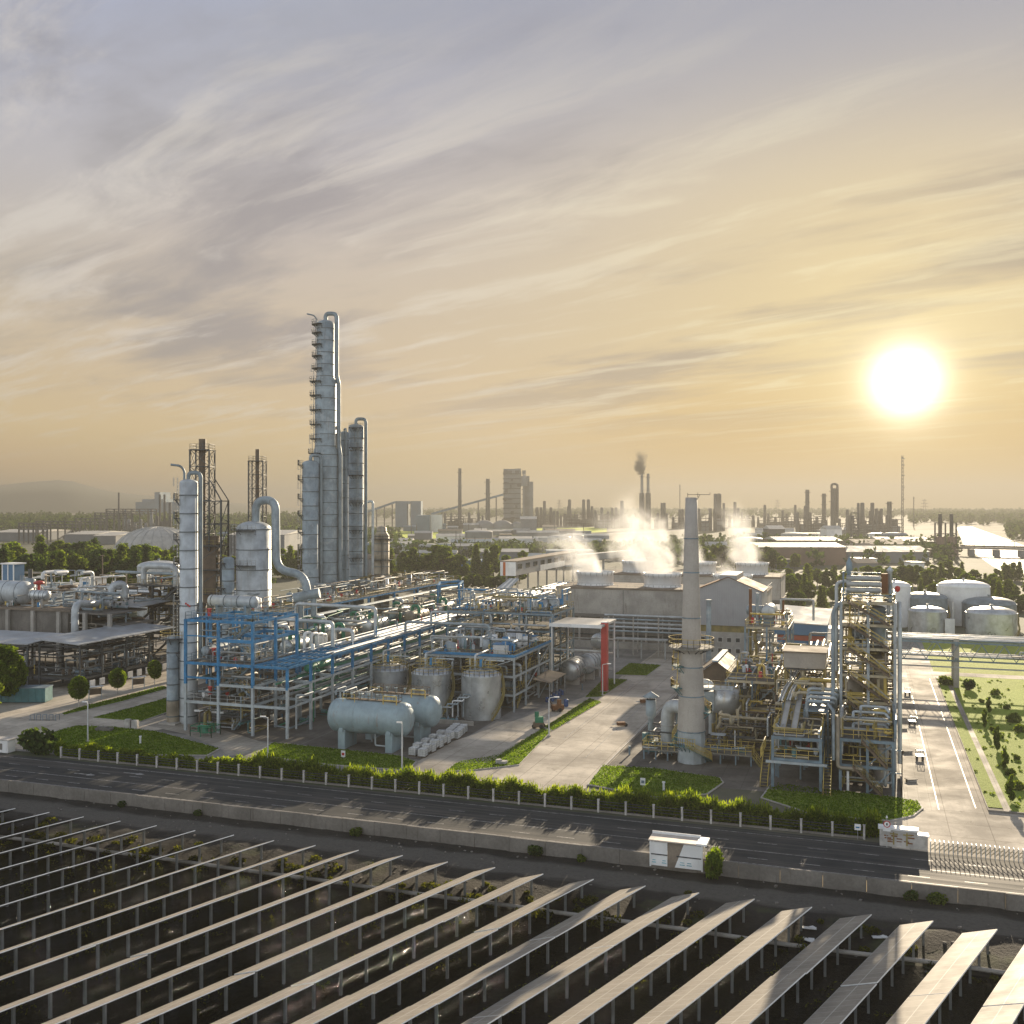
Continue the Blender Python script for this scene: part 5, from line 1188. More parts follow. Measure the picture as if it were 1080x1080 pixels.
o = sector(MB(), (cx_, cy_), 16, 1.3, 3.15, 0, 2*PI, .22, 28).build('ring_platform', 'deck_lt', ch); MB().rail(arc((cx_, cy_), 16, 3.1, 0, 2*PI, 24), 1.25, step=.8, w=.06).build('railing', 'yellow', o)
mb = MB()
for k in range(12):
    a = 2*PI*k/12; mb.beam((cx_+1.5*math.cos(a), cy_+1.5*math.sin(a), 15.1), (cx_+2.9*math.cos(a), cy_+2.9*math.sin(a), 15.75), .08)
mb.build('bracket', 'dark', ch)
def helix(a0, a1, z0, z1, r0, r1):
    mb = MB(); rl = MB(); n = 34; P = []
    for i in range(n+1):
        f = i/n; a = a0+(a1-a0)*f; r = r0+(r1-r0)*f+.5; P.append((Vector((cx_+r*math.cos(a), cy_+r*math.sin(a), z0+(z1-z0)*f)), Vector((math.cos(a), math.sin(a), 0))))
    for (p, d), (q, e) in zip(P, P[1:]):
        mb.beam(p, q, .85, .08); rl.beam(p+d*.42+Vector((0, 0, 1.05)), q+e*.42+Vector((0, 0, 1.05)), .06).beam(p+d*.42+Vector((0, 0, .5)), q+e*.42+Vector((0, 0, .5)), .05).beam(p+d*.42, p+d*.42+Vector((0, 0, 1.05)), .05)
    o = mb.build('spiral_stair', 'teal', ch); rl.build('railing', 'yellow', o)
helix(A_RIGHT-.1, A_CAM-.5, 0, 2.6, 1.95, 1.9); helix(A_LEFT-.2+2*PI-2*PI, A_CAM+1.9, 10.4, 7.0, 1.8, 1.8); helix(A_RIGHT+.2, A_RIGHT+2.8, 7.0, 2.6, 1.9, 1.8)
for z, a in ((2.6, A_CAM-.6), (7.0, A_RIGHT), (10.4, A_LEFT), (13.4, A_LEFT+.1)): ring_platform(ch, (cx_, cy_), z, 1.75 if z < 12 else 1.6, a-.6, a+.6, 1.1, 'teal', 'yellow')
d = Vector((math.cos(A_LEFT), math.sin(A_LEFT), 0)); ladder(ch, (cx_+d.x*2.0, cy_+d.y*2.0, 10.4), (cx_+d.x*1.75, cy_+d.y*1.75, 16.5), d, 'yellow')
d = Vector((CT, ST, 0)); tp = Vector((cx_, cy_, 37.1))
MB().beam(tp-d*.5, tp+d*2.6, .07).beam(tp-d*.5+Vector((0, 0, -.6)), tp-d*.5+Vector((0, 0, .25)), .06).beam(tp+d*1.2, tp+d*1.2-Vector((0, 0, .9))-d*.5, .06).beam(tp+d*2.6, tp+d*2.6+Vector((0, 0, .3)), .06).beam(tp+d*.9+Vector((0, 0, -.5)), tp+d*.9+Vector((0, 0, .3)), .06).build('lightning_frame', 'dark', ch)

# equipment at the chimney foot
def skid(label, c, sx, sy, z, seed):
    t = thing('pump_platform', (c[0], c[1], 0), label, 'platform')
    o = MB().box(c[0]-sx/2, c[1]-sy/2, z-.2, c[0]+sx/2, c[1]+sy/2, z).build('deck', 'deck_lt', t); MB().rail([(c[0]-sx/2, c[1]-sy/2, z), (c[0]+sx/2, c[1]-sy/2, z), (c[0]+sx/2, c[1]+sy/2, z), (c[0]-sx/2, c[1]+sy/2, z)], 1.1, True, .9, .07).build('railing', 'yellow', o)
    for i in range(4):
        for j in range(2): x, y = c[0]-sx/2+.2+(sx-.4)*i/3, c[1]-sy/2+.2+(sy-.4)*j; MB().box(x-.1, y-.1, 0, x+.1, y+.1, z-.202).build('leg', 'bluegrey', t)
    rg = random.Random(seed)
    for i in range(2): pump_parts(t, c[0]-sx*.25+sx*.5*i, c[1], z+.01, rg.uniform(0, 3), 'teal', .7)
    clutter(t, (c[0]-sx/2, c[1]-sy/2, z+.2, c[0]+sx/2, c[1]+sy/2, z+2), 6, seed, (.06, .12)); return t
p = at(697, 803); skid('low pump platform with yellow rails left of the chimney foot', (p.x, p.y+2.2), 5.4, 3.6, 1.5, 41)
p = at(767, 808); t = skid('low pump platform with yellow rails and a small awning right of the chimney foot', (p.x, p.y+2.4), 6.6, 3.4, 1.5, 42)
MB().obox((p.x-1.6, p.y+3, 3.6), (2, 1.4, .08)).beam((p.x-1.6, p.y+3, 1.5), (p.x-1.6, p.y+3, 3.58), .08).build('awning', 'steel_lt', t); MB().beam((p.x+.8, p.y+2, 1.5), (p.x+.8, p.y+2, 4.5), .1).build('pole', 'white', t)
stair(t, (p.x+4.4, p.y+1.2, 0), (p.x+3.2, p.y+1.2, 1.5), .8)
x, y = xy(686.5, 149); t = thing('exhaust_stack', (x, y, 0), 'short exhaust stack with a conical rain cap left of the chimney', 'stack')
MB().lathe([(.42, 1.6), (.42, 4.6), (.75, 5.2), (.75, 7.4), (.74, 7.4)], (x, y, 0), 18).build('pipe', 'clad', t); MB().lathe([(.001, 8.6), (1.2, 7.85), (1.2, 7.8), (.001, 7.85)], (x, y, 0), 18).build('rain_cap', 'clad', t)
MB().beam((x+.5, y, 7.3), (x+.5, y, 7.9), .06).beam((x-.5, y, 7.3), (x-.5, y, 7.9), .06).build('cap_stay', 'dark', t); MB().obox((x, y, .8), (2.2, 2.2, 1.6), .2).cyl((x-.6, y-.8, 1.6), (x-.6, y-.8, 2.7), .5, n=14).build('fan_housing', 'teal', t)
MB().cyl((x+1.6, y+.5, 2.1), (x+2.6, y+.5, 2.1), .85, n=18).build('fan_casing', 'clad_bright', t)
x, y = xy(704, 147); t = thing('elbow_duct', (x, y, 0), 'big pale insulated duct bending from the ground into the chimney', 'duct')
MB().tube([(x, y, .2), (x, y, 7.2), (cx_, cy_, 7.2)], .95, 18, 2.2).build('duct', 'clad_bright', t)
mb = MB()
for z in (1.5, 2.8, 4.1): mb.lathe([(.95, z-.06), (1.0, z-.06), (1.0, z+.06), (.95, z+.06)], (x, y, 0), 18, smooth=False)
mb.build('band', 'galv', t); MB().beam((x+1.3, y, 0), (x+1.3, y, 6), .15).beam((x+2.8, y+.3, 0), (x+1.3, y, 6), .12).beam((x+1.3, y, 2), (x+2.8, y+.3, 4), .1).build('support', 'bluegrey', t)
clutter(t, (x-3, y+1, .3, x+3, y+4, 4), 12, 43, (.07, .16), ('dark', 'teal', 'bluegrey', 'galv'))
# drum duct right of chimney, small brown roof hall
x, y = xy(766, 156); t = thing('flue_drum', (x, y, 0), 'short grey flue drum on thin legs right of the chimney joined by a duct', 'duct')
MB().lathe([(.001, -2.4), (1.75, -2.4), (1.75, 2.4), (.001, 2.4)], (x, y, 6.2), 24).build('drum', 'tank_grey', t) if False else MB().lathe([(.001, 4.2), (1.9, 4.2), (1.9, 7.6), (.001, 7.9)], (x, y, 0), 28).build('drum', 'tank_grey', t)
MB().box(x-4.6, y-.9, 4.4, x-1.7, y+.9, 7.2).build('duct', 'clad', t); MB().box(x-4.4, y-1.2, 7.6, x+1.2, y+1.2, 7.9).build('cover', 'steel_lt', t)
for a, b_ in ((-1.3, -1.3), (1.3, -1.3), (1.3, 1.3), (-1.3, 1.3)): MB().beam((x+a, y+b_, 0), (x+a, y+b_, 4.2), .2).build('leg', 'olive', t)
MB().rail([(x-4.4, y-1.2, 7.9), (x+1.2, y-1.2, 7.9)], 1.1, step=.9).build('railing', 'olive', t)
MB().tube([(x-2.6, y+3, 0), (x-2.6, y+3, 8), (x-5, y+3, 8)], .5, 12).build('pipe', 'clad_bright', t)
bh = thing('brown_roof_shed', (-23.5, 183, 0), 'small shed with a dark brown pitched roof and pale ridge strip behind the chimney', 'shed')
MB().box(-29, 178, 0, -20, 190, 5.2).build('wall', 'concrete_dk', bh)
mb = MB()
for s in (-1, 1):
    a = [(-24.5, 177.3, 8.8), (-24.5+s*5.2, 177.3, 5.1), (-24.5+s*5.2, 190.6, 5.1), (-24.5, 190.6, 8.8)]; b_ = [(q[0], q[1], q[2]+.15) for q in a]; mb.add(a+b_, [(0, 1, 2, 3), (7, 6, 5, 4), (0, 4, 5, 1), (1, 5, 6, 2), (2, 6, 7, 3), (3, 7, 4, 0)])
mb.build('roof', mat('dark_brown_roof', (.10, .065, .04), .7, 0, .2, .5, None, 0, .3, .3), bh); MB().box(-25, 177.1, 8.75, -24.0, 190.8, 9.02).build('ridge_strip', mat('pale_blue_ridge', (.30, .38, .42), .5), bh)
MB().poly([(-29, 177.98, 5.2), (-20, 177.98, 5.2), (-24.5, 177.98, 8.7)]).build('gable', 'brown', bh)

# ------------------------------------------------------------------ right hand process units
YP = ('beige', 'clad_bright', 'galv', 'olive', 'yellow', 'beige', 'clad_brown', 'steel_lt')  # yellow-beige mix paints sunlight into the colours of these units
f1 = thing('heater_structure', (-16.5, 172, 0), 'grey steel structure of two high floors with yellow rails between the chimney and the stairs', 'steel structure')
frame(f1, [-20.6, -16.6, -12.8], [161, 166, 172, 179], [4.6, 8.6], 'bluegrey', 'beige', 'deck', 'yellow', .3, seed=6)
frame(f1, [-20.2, -16.5, -12.9], [184, 190, 197], [8, 14.2], 'bluegrey', 'beige', 'deck_lt', 'yellow', .3, seed=7)
clutter(f1, (-20.3, 161, .5, -13, 179, 10.5), 52, 51, (.08, .24), YP); clutter(f1, (-20, 184, .5, -13, 196, 17.5), 46, 52, (.1, .3), YP)
valves(f1, (-20, 162, 8.7, -13.2, 178, 8.9), 24, 53); valves(f1, (-20, 185, 14.3, -13.4, 196, 14.6), 26, 54); valves(f1, (-20, 162, 4.7, -13.2, 178, 4.9), 16, 55)
hvessel('', (-16.5, 189, 16.6), 4.6, 1.2, 'y', 'clad_bright', 14.25, parent=f1); hvessel('', (-18.6, 193, 16.2), 4, .9, 'x', 'clad', 14.25, parent=f1)
for i, x in enumerate((-19.6, -18.4, -14)): MB().cyl((x, 187, 14.2), (x, 187, 20.6-.7*i), .28, n=10).build('vent_pipe', ['roof_rust', 'clad', 'roof_rust'][i], f1)
pipe_run(f1, [(-21.4, 160.4, 2.2), (-14.5, 160.4, 2.2), (-14.5, 160.4, 4.4), (-8.5, 160.4, 4.4)], .26, 'clad_bright', .6, 10)
pipe_run(f1, [(-14, 183, 17.5), (-14, 183, 19.3), (-8.6, 183, 19.3), (-8.6, 183, 15.8)], .2, 'galv', .4)
# inclined stairs and cable trays catching the light
st = thing('stair_tower', (-10.5, 172, 0), 'steep yellow railed stairs climbing between the two steel structures', 'stairs')
for i, (x, y0, z0, y1, z1) in enumerate([(-12, 160, 4.6, 170, 10.6), (-10.4, 162, 5, 171, 11.5), (-9.2, 158, 2.5, 165, 8)]): stair(st, (x, y0, z0), (x, y1, z1), 1.1, 'deck_lt', 'yellow')
for y, z in ((161, 4.6), (171, 10.6)):
    MB().box(-12.6, y-.6, z-.15, -8.6, y+1.4, z).build('landing', 'deck_lt', st); MB().rail([(-12.6, y-.6, z), (-8.6, y-.6, z)], 1.1, step=.8).build('railing', 'yellow', st)
    for x in (-12.5, -8.7): MB().beam((x, y+.4, 0), (x, y+.4, z-.15), .22).build('column', 'olive', st)
ct = thing('cable_tray_bridge', (-9, 145, 0), 'pair of sloping white cable trays running down towards the low platform', 'cable tray')
for x in (-10.2, -8.8):
    MB().beam((x, 136.2, 7.0), (x, 160, 10.6), .75, .12).build('tray', 'roof_white', ct)
    MB().beam((x-.4, 136.2, 7.1), (x-.4, 160, 10.7), .06, .2).beam((x+.4, 136.2, 7.1), (x+.4, 160, 10.7), .06, .2).build('tray_side', 'olive', ct)
for k in range(7): pipe_run(ct, [(-11.4+.36*k, 146, 8.7+.05*k), (-11.1+.36*k, 150, 9.6), (-10.2+.3*k, 158, 10.4), (-9+.3*k, 168, 12.3)], .13, ['clad_bright', 'white', 'olive'][k % 3], 1.5)
for y in (138, 146, 154):
    z = 7+(y-136)*.15
    for x in (-10.9, -8.1): MB().beam((x, y, 0), (x, y, z-.1), .2).build('post', 'bluegrey', ct)
    MB().beam((-10.9, y, z-.25), (-8.1, y, z-.25), .18).build('cross_beam', 'bluegrey', ct)
# low platform near the lawn
lp_ = thing('low_steel_platform', (-8, 136, 0), 'low steel platform with yellow rails on blue legs beside the front lawn', 'steel structure')
frame(lp_, [-11.2, -5.4], [133.0, 138.5, 144], [3.9, 6.6], 'bluegrey', 'bluegrey', 'deck', 'yellow', .34, seed=8, brace=False)
MB().box(-12, 132.4, 3.3, -4.6, 132.7, 3.6).box(-11.2, 133.0, 6.3, -5.4, 133.15, 6.5).build('edge_beam', 'steel_lt', lp_)
clutter(lp_, (-11, 133.5, 4, -5.6, 146, 7.5), 22, 61, (.08, .18), YP); valves(lp_, (-11, 133.4, 3.95, -5.7, 143, 4.2), 16, 62)
stair(lp_, (-4.6, 131.2, 0), (-4.6, 136, 3.9), .9, 'olive'); stair(lp_, (-12.3, 139, 3.9), (-12.3, 133, 0), .9, 'olive')
MB().rail([(-12.6, 132.5, 3.9), (-12.6, 136, 3.9), (-12.6, 136, 3.9), (-12.6, 139, 3.9)], 1.2, step=.7, w=.1).build('railing', 'yellow', lp_)
MB().box(-12, 132, 0, -4.4, 146, .12).build('plinth', 'concrete_dk', lp_)
# duct box on braced frame
db = thing('duct_box', (-8.5, 157, 0), 'long beige duct box on a cross braced frame left of the steel tower', 'duct')
MB().box(-11.4, 154.2, 12.0, -5.6, 160.5, 14.2).build('box', 'concrete_lt', db); MB().box(-11.6, 154.0, 14.202, -5.4, 160.7, 14.4).build('lid', 'roof_dirty', db)
mb = MB()
for x in (-11.2, -5.8):
    for y in (154.4, 160.3): MB().beam((x, y, 0), (x, y, 12), .3).build('column', 'olive', db)
for z0, z1 in ((1, 6), (6.2, 11.8)): mb.beam((-11.2, 154.35, z0), (-5.8, 154.35, z1), .15).beam((-5.8, 154.33, z0), (-11.2, 154.33, z1), .15).beam((-11.2, 154.4, z1), (-5.8, 154.4, z1), .2)
mb.build('brace', 'dark', db); clutter(db, (-11, 154.8, .5, -5.9, 160, 11.5), 34, 63, (.1, .3), YP); valves(db, (-11, 155, 6.3, -6, 160, 6.6), 14, 64)
# tower
tw = thing('steel_tower', (0, 138, 0), 'tallest open steel process tower with many floors beside the right hand road', 'steel structure')
TXs, TYs = [-3.1, .1, 3.1], [134.5, 139.5, 144.5]
frame(tw, TXs, TYs, [3.4, 6.6], 'bluegrey', 'bluegrey', 'deck', 'yellow', .34, seed=9)
TY2 = [146.5, 150.5, 155]
frame(tw, [-3.3, .2, 3.6], TY2, [5.6, 9.2, 12.8, 16.4, 19.6, 22.6], 'steel_lt', 'beige', 'deck', 'yellow', .36, seed=10, brace=False)
TOPZ = 22.6
for i, (z0, z1) in enumerate(((2.4, 5.6), (5.6, 9.2), (9.2, 12.8), (12.8, 16.4), (16.4, 19.6), (19.6, 22.6))): stair(tw, (-2.4, 145.6, z1), (2.9, 145.6, z0), .9, 'brown', 'yellow')
mb = MB()
for z0, z1 in ((9.2, 12.8), (12.8, 16.4), (5.6, 9.2)): mb.beam((-.4, 146.3, z1-.2), (3.4, 146.3, z0), .16)
mb.build('brace', 'galv', tw)
clutter(tw, (-3.2, 146.8, .6, 3.5, 154.8, 22.4), 92, 71, (.08, .26), YP); clutter(tw, (-3, 135, .4, 3, 144, 9), 40, 72, (.09, .2), YP)
for z in (5.6, 9.2, 12.8, 16.4, 19.6, 22.6): valves(tw, (-3, 146.8, z+.05, 3.4, 154, z+.2), 13, int(z*10), mats=('white', 'steel_lt', 'yellow', 'galv', 'clad_bright', 'olive'))
for i, (x, y, z, r, h) in enumerate([(-1.5, 150, 5.65, 1.1, 5.8), (1.6, 151, 9.25, 1.2, 6.6), (-1.2, 151, 16.45, 1.0, 2.6), (1.5, 149.5, 16.45, 1.0, 5.4), (1.7, 138, .2, .95, 8.2)]):
    MB().lathe([(r*.3, 0), (r, r*.7), (r, h-.4)]+head(r, h-.4, r*.4), (x, y, z), 18).build('vessel', ['clad_brown', 'clad_brown', 'clad', 'clad', 'concrete_lt'][i], tw)
for i in range(3): MB().cyl((-2.6, 147.6-.1*i, 24.1+.8*i), (1.8, 147.6-.1*i, 24.1+.8*i), .36, n=14).build('cooler_tube', 'galv', tw)
MB().box(1.9, 146.9, 23.6, 2.7, 148.2, 26.4).build('rusty_box', 'roof_rust', tw); MB().lathe([(.3, 22.6), (.3, 26.6), (.5, 26.8), (.001, 27.4)], (3.0, 148.4, 0), 12).build('vent', 'clad_bright', tw)
MB().lathe([(.3, 22.6), (.3, 26.2), (.42, 26.5), (.42, 27.6), (.2, 28), (.001, 28.6)], (-2.3, 151, 0), 14).build('vent', 'bluegrey', tw)
MB().beam((-3, 147, 22.6), (-3, 147, 26.6), .22).beam((3, 147, 22.6), (3, 147, 25), .2).beam((-3.2, 147, 23.5), (3.4, 147, 23.5), .2).beam((-3.2, 147, 26.5), (1.8, 147, 26.5), .12).build('top_frame', 'bluegrey', tw)
o = MB().lathe([(.001, 23.7), (.3, 23.9), (.36, 24.2), (.3, 24.5), (.001, 24.6)], (4.0, 150, 0), 14).build('red_lamp', 'red', tw)
pipe_run(tw, [(-4.3, 146, 1.5), (-4.3, 146, 21), (-3.8, 146, 22.2), (-3.4, 147, 22.2)], .28, 'clad', .6, 10); pipe_run(tw, [(-3.9, 147.5, 13), (-3.9, 147.5, 25), (-2, 147.5, 25.4)], .24, 'clad_bright', .6, 10)
pipe_run(tw, [(4.2, 147, 1), (4.2, 147, 20), (4.2, 149, 22.4)], .3, 'clad_bright', .5, 10)
for i in range(4): pipe_run(tw, [(-1.6+.9*(i % 2), 136, 7.6+.75*i), (-1.6+.9*(i % 2), 137.2, 8.0+.75*i), (2.2, 137.2, 8.0+.75*i), (2.7, 136.4, 7.5+.75*i)], .17, 'steel_lt', .35)
pipe_run(tw, [(-3.4, 134, 9.3), (-3.4, 134, 3.0), (-.4, 134, 3.0)], .24, 'clad_brown', .5, 10); pipe_run(tw, [(-3.9, 134, 3.9), (-3.9, 134, 10), (-4.6, 136, 10.4)], .2, 'clad', .4)
MB().box(3.2, 134.4, 7.0, 3.5, 144.6, 9.4).build('side_screen', 'bluegrey', tw)
MB().rail([(3.1, 134.2, 0), (4.1, 134.2, 0), (4.1, 134.2, 0)], 5.6, step=.9, w=.12).build('cage_frame', 'bluegrey', tw)
stair(tw, (1.8, 133.6, 0), (-1.6, 133.6, 3.4), .8, 'brown', 'olive'); stair(tw, (2.4, 134, 3.4), (-.6, 134, 6.6), .8, 'brown', 'olive')
MB().cyl((-2.2, 134.2, .2), (-2.2, 134.2, 2.6), .16, n=10).build('standpipe', 'white', tw)
# pipes between low platform and tower
pb_ = thing('pipe_loops', (-3.8, 146, 0), 'grey looping pipes on a small frame between the low platform and the steel tower', 'pipework')
for i in range(4): pipe_run(pb_, [(-7.6, 143+1.5*i, .5+3.2*(i > 0)), (-7.6, 143+1.5*i, 9.4+.3*i), (-4.2+.2*i, 143+1.5*i, 9.4+.3*i), (-4.2+.2*i, 145+1.5*i, 8.2)], .24, ['clad', 'steel_lt'][i % 2], .5, 10)
for i in range(6): pipe_run(pb_, [(-9.5, 147+1.6*i, 4.8+.5*i), (-3.8, 147+1.6*i, 4.8+.5*i)], .2, ['clad_bright', 'olive', 'galv'][i % 3])
for x in (-7.9, -4.9):
    for y in (143, 150): MB().beam((x, y, 0), (x, y, 8.2), .25).build('post', 'bluegrey', pb_)
MB().box(-8, 142.8, 8.0, -4.8, 150.2, 8.2).build('frame_top', 'bluegrey', pb_)
clutter(pb_, (-12, 147, .5, -4, 158, 8), 44, 73, (.08, .26), YP)
clutter(pb_, (-21, 150, .4, -13, 160, 4), 20, 74, (.08, .22), ('dark', 'brown', 'clad_brown', 'olive'))
for bx_, n_, sd_ in (((-12, 147, .5, -4, 160, 11), 36, 173), ((-12.5, 160, .5, -4, 182, 13), 40, 174), ((-20.5, 146, .4, -12, 160, 6), 30, 175)): clutter(pb_, bx_, n_, sd_, (.09, .24), ('yellow', 'olive', 'beige', 'beige', 'clad_bright', 'brown'))
for y_, z_ in ((149, 5), (152, 8), (163, 6), (168, 9.5)): MB().rail([(-12, y_, z_), (-4.4, y_, z_)], 1.1, step=.9, w=.08).build('railing', 'yellow', pb_); MB().box(-12, y_, z_-.12, -4.4, y_+1.2, z_-.02).build('walkway', 'deck_lt', pb_)
# yard clutter between structures
rb2 = thing('rear_pipe_bridge', (-7, 190, 0), 'pipe bridge with orange brown posts running behind the stairs to the stepped roof building', 'pipe rack')
frame(rb2, [-10.5, -3, 4], [176, 184, 192, 200], [8.0], 'brown', 'galv', 'deck_lt', 'steel_lt', .3, seed=12, brace=False)
for i in range(8): pipe_run(rb2, [(-10+1.2*i, 163, 9.2+.3*(i % 3)), (-10+1.2*i, 204, 9.2+.3*(i % 3))], .3, ['clad_bright', 'clad', 'olive'][i % 3])
clutter(rb2, (-10, 177, .5, 3.6, 200, 12), 36, 75, (.1, .3), YP); valves(rb2, (-10, 177, 8.1, 3.6, 199, 8.4), 26, 76)

# ------------------------------------------------------------------ right pipe rack and tanks
rr_ = thing('pipe_bridge', (40, 219, 0), 'pipe bridge on tall concrete posts crossing the right hand road in front of the tanks', 'pipe rack')
for x in (16.5, 33, 49.5, 66):
    for y in (217, 222): MB().box(x-.5, y-.4, 0, x+.5, y+.4, 9.6).build('post', 'concrete', rr_)
    MB().box(x-.3, 216.2, 5.4, x+.3, 222.8, 5.8).box(x-.3, 216.2, 8.2, x+.3, 222.8, 8.6).build('cross_beam', 'bluegrey', rr_)
for y in (216.4, 222.6):
    mb = MB(); mb.box(3, y-.12, 5.1, 82, y+.12, 5.4).box(3, y-.12, 8.6, 82, y+.12, 8.95)
    for k in range(20): x = 3+4*k; mb.beam((x, y, 5.4), (x+2, y, 8.6), .13).beam((x+2, y, 8.6), (x+4, y, 5.4), .13)
    mb.build('truss', 'bluegrey', rr_)
rg = random.Random(3)
for i in range(6):
    y = 217.0+.95*i; pipe_run(rr_, [(2, y, 9.2+.05*i), (84, y, 9.2+.05*i)], rg.choice((.22, .3, .36)), ['clad', 'clad_bright', 'clad_dull'][i % 3]); pipe_run(rr_, [(2, y, 6.1), (84, y, 6.1)], rg.choice((.16, .22)), ['clad_bright', 'galv'][i % 2])
for i in range(9): x = rg.uniform(22, 60); pipe_run(rr_, [(x, 218, 6.2), (x, 218, 7.2), (x+3, 218, 7.2), (x+3, 221, 7.2)], .15, 'clad_bright')
MB().box(26, 214.6, 6.6, 44, 216.0, 6.75).build('walkway', 'deck_lt', rr_); MB().box(5, 214, 4.2, 80, 214.3, 4.45).build('pipe_tray', 'galv', rr_)
def btank(label, px, d, r, zt, m, dome, name='storage_tank', stair_=True): return vtank(label, px, d, r, zt, m, None, dome, name, stair_)
btank('grey domed storage tank at the right end of the pipe bridge, nearest the right edge', 1045.5, 274, 6.3, 6.6, 'tank_grey', 1.6)
btank('grey domed storage tank partly hidden behind the nearest grey tank at the right edge', 1043, 296, 7.2, 6.9, 'clad_dull', 1.9)
btank('tall white storage tank standing between the two groups of grey domed tanks', 1016, 305, 7.3, 11.2, 'white', 1.7)
btank('small grey domed storage tank in the middle behind the pipe bridge', 978, 282, 5.0, 6.2, 'tank_grey', 1.3)
btank('grey domed storage tank behind the small grey one with a red vent', 975.5, 300, 6.2, 8.2, 'clad_dull', 1.6)
btank('tall white storage tank half hidden behind the steel tower', 943, 300, 4.6, 11.6, 'white', 1.5)
single(MB().box(20, 300.5, 0, 22.5, 302, 4.5).beam((22, 300, 0), (22, 300, 9), .15), 'valve_house', 'white', (20, 300, 0), 'small white valve house at the foot of the tall white tank', 'shed')
# fences/kerb objects on the right road
bt = thing('parked_trolley', (0, 0, 0), '', 'trolley')
MB().box(-.55, -.8, .55, .55, .8, .66).build('platform', 'bluegrey', bt)
for x in (-.4, .4):
    for y in (-.6, .6): MB().cyl((x-.06, y, .28), (x+.06, y, .28), .28, n=14).build('wheel', 'black', bt)
mb = MB()
for x in (-.45, 0, .45): mb.beam((x, -.75, .6), (x, -.75, 1.5), .08).beam((x, .75, .6), (x, .75, 1.4), .08)
mb.beam((-.5, -.75, 1.5), (.5, -.75, 1.5), .09); mb.build('handle', 'steel_lt', bt); PROTO['trolley'] = proto_tree(bt)
for px, py, lb_ in ((962, 764, 'small dark trolley parked at the roadside, nearest of the two on the right road'), (970, 801, 'small dark trolley parked at the roadside, nearest the gate'), (957, 733, 'small dark trolley farthest along the right road near the steel tower')):
    p = at(px, py); dup(PROTO['trolley'], (p.x, p.y, 0), .1, lb_.replace('nearest of the two on the right road', 'middle one on the right road'), .95)
pm_ = thing('drain_cover', (0, 0, 0), '', 'cover'); MB().obox((0, 0, .3), (1.4, .9, .08), .2).build('lid', 'concrete_dk', pm_); MB().box(-.6, -.35, 0, .6, .35, .26).build('frame', 'concrete', pm_); PROTO['cover'] = proto_tree(pm_)
for px, py in ((952, 770), (957, 794), (961, 824)): p = at(px, py); dup(PROTO['cover'], (p.x, p.y, 0), .3, 'dark tilted drain cover along the strip beside the right road', 1, 'drain covers beside the right road')
for px, py, lb_ in ((655, 766, 'toppled pinkish barrow lying on the plant road'), (679, 742, 'toppled barrow lying on the plant road by the exhaust stack')):
    p = at(px, py); t = thing('hand_barrow', (p.x, p.y, 0), lb_, 'barrow'); MB().obox((p.x, p.y, .45), (1.3, .8, .5), .5).build('tray', 'roof_rust', t); MB().beam((p.x, p.y, .4), (p.x-1.4, p.y-.5, .3), .08).beam((p.x, p.y+.4, .4), (p.x-1.4, p.y, .3), .08).build('handle', 'steel_lt', t); MB().cyl((p.x+.8, p.y-.05, .3), (p.x+.8, p.y+.05, .3), .3, n=14).build('wheel', 'black', t)
p = at(568, 768); t = thing('green_machine', (p.x, p.y, 0), 'green and dark compact machine parked beside the grass strip', 'machine')
MB().obox((p.x, p.y, .6), (1.7, 1.1, .7), .4).build('chassis', 'brown', t); MB().obox((p.x+.1, p.y, 1.4), (1.3, .9, .9), .4).cyl((p.x-.3, p.y, 1.8), (p.x-.3, p.y, 2.6), .35, n=12).build('body', 'green', t)
for a, b_ in ((-.6, -.5), (.6, -.4), (-.6, .5), (.6, .6)): MB().cyl((p.x+a, p.y+b_-.1, .35), (p.x+a, p.y+b_+.1, .35), .35, n=14).build('wheel', 'black', t)
p = at(588, 750); t = thing('brown_machine', (p.x, p.y, 0), 'brown rusty machine on the yard between the lamp post and the dark drum', 'machine')
MB().obox((p.x, p.y, .7), (2.0, 1.2, .8), .6).cyl((p.x+.3, p.y, 1.1), (p.x+.3, p.y, 2.0), .4, n=12).build('body', 'roof_rust', t); MB().beam((p.x-.8, p.y, 1), (p.x-2.0, p.y+.6, 1.8), .16).build('arm', 'brown', t)
for a in (-.6, .6): MB().cyl((p.x+a, p.y-.7, .3), (p.x+a, p.y+.7, .3), .3, n=12).build('wheel', 'black', t)

# ------------------------------------------------------------------ lamps, small signs
def lamp(px, py, h, dx, label):
    p = at(px, py); t = thing('street_lamp', (p.x, p.y, 0), label, 'street lamp')
    MB().cyl((p.x, p.y, 0), (p.x, p.y, h), .12, .08, 10).tube([(p.x, p.y, h-.2), (p.x, p.y, h+.25), (p.x+dx, p.y+.35*dx, h+.4)], .06, 8, .3).build('pole', 'lampgrey', t)
    MB().obox((p.x+dx*1.15, p.y+.35*dx, h+.4), (.75, .3, .14), TH).build('lamp_head', 'white', t); MB().box(p.x-.25, p.y-.25, 0, p.x+.25, p.y+.25, .25).build('base', 'concrete', t)
lamp(92.6, 783, 5.7, -.4, 'white street lamp on the left lawn behind the hedge'); lamp(282.5, 799, 5.4, -.6, 'white street lamp before the blue steel frame'); lamp(424, 812, 6.0, -.3, 'white street lamp beside the pale green horizontal tanks')
lamp(579, 777, 5.7, 1.0, 'street lamp with a curved arm at the grass strip in the plant road'); lamp(635.5, 734, 5.6, 1.0, 'street lamp standing just in front of the red pillar')
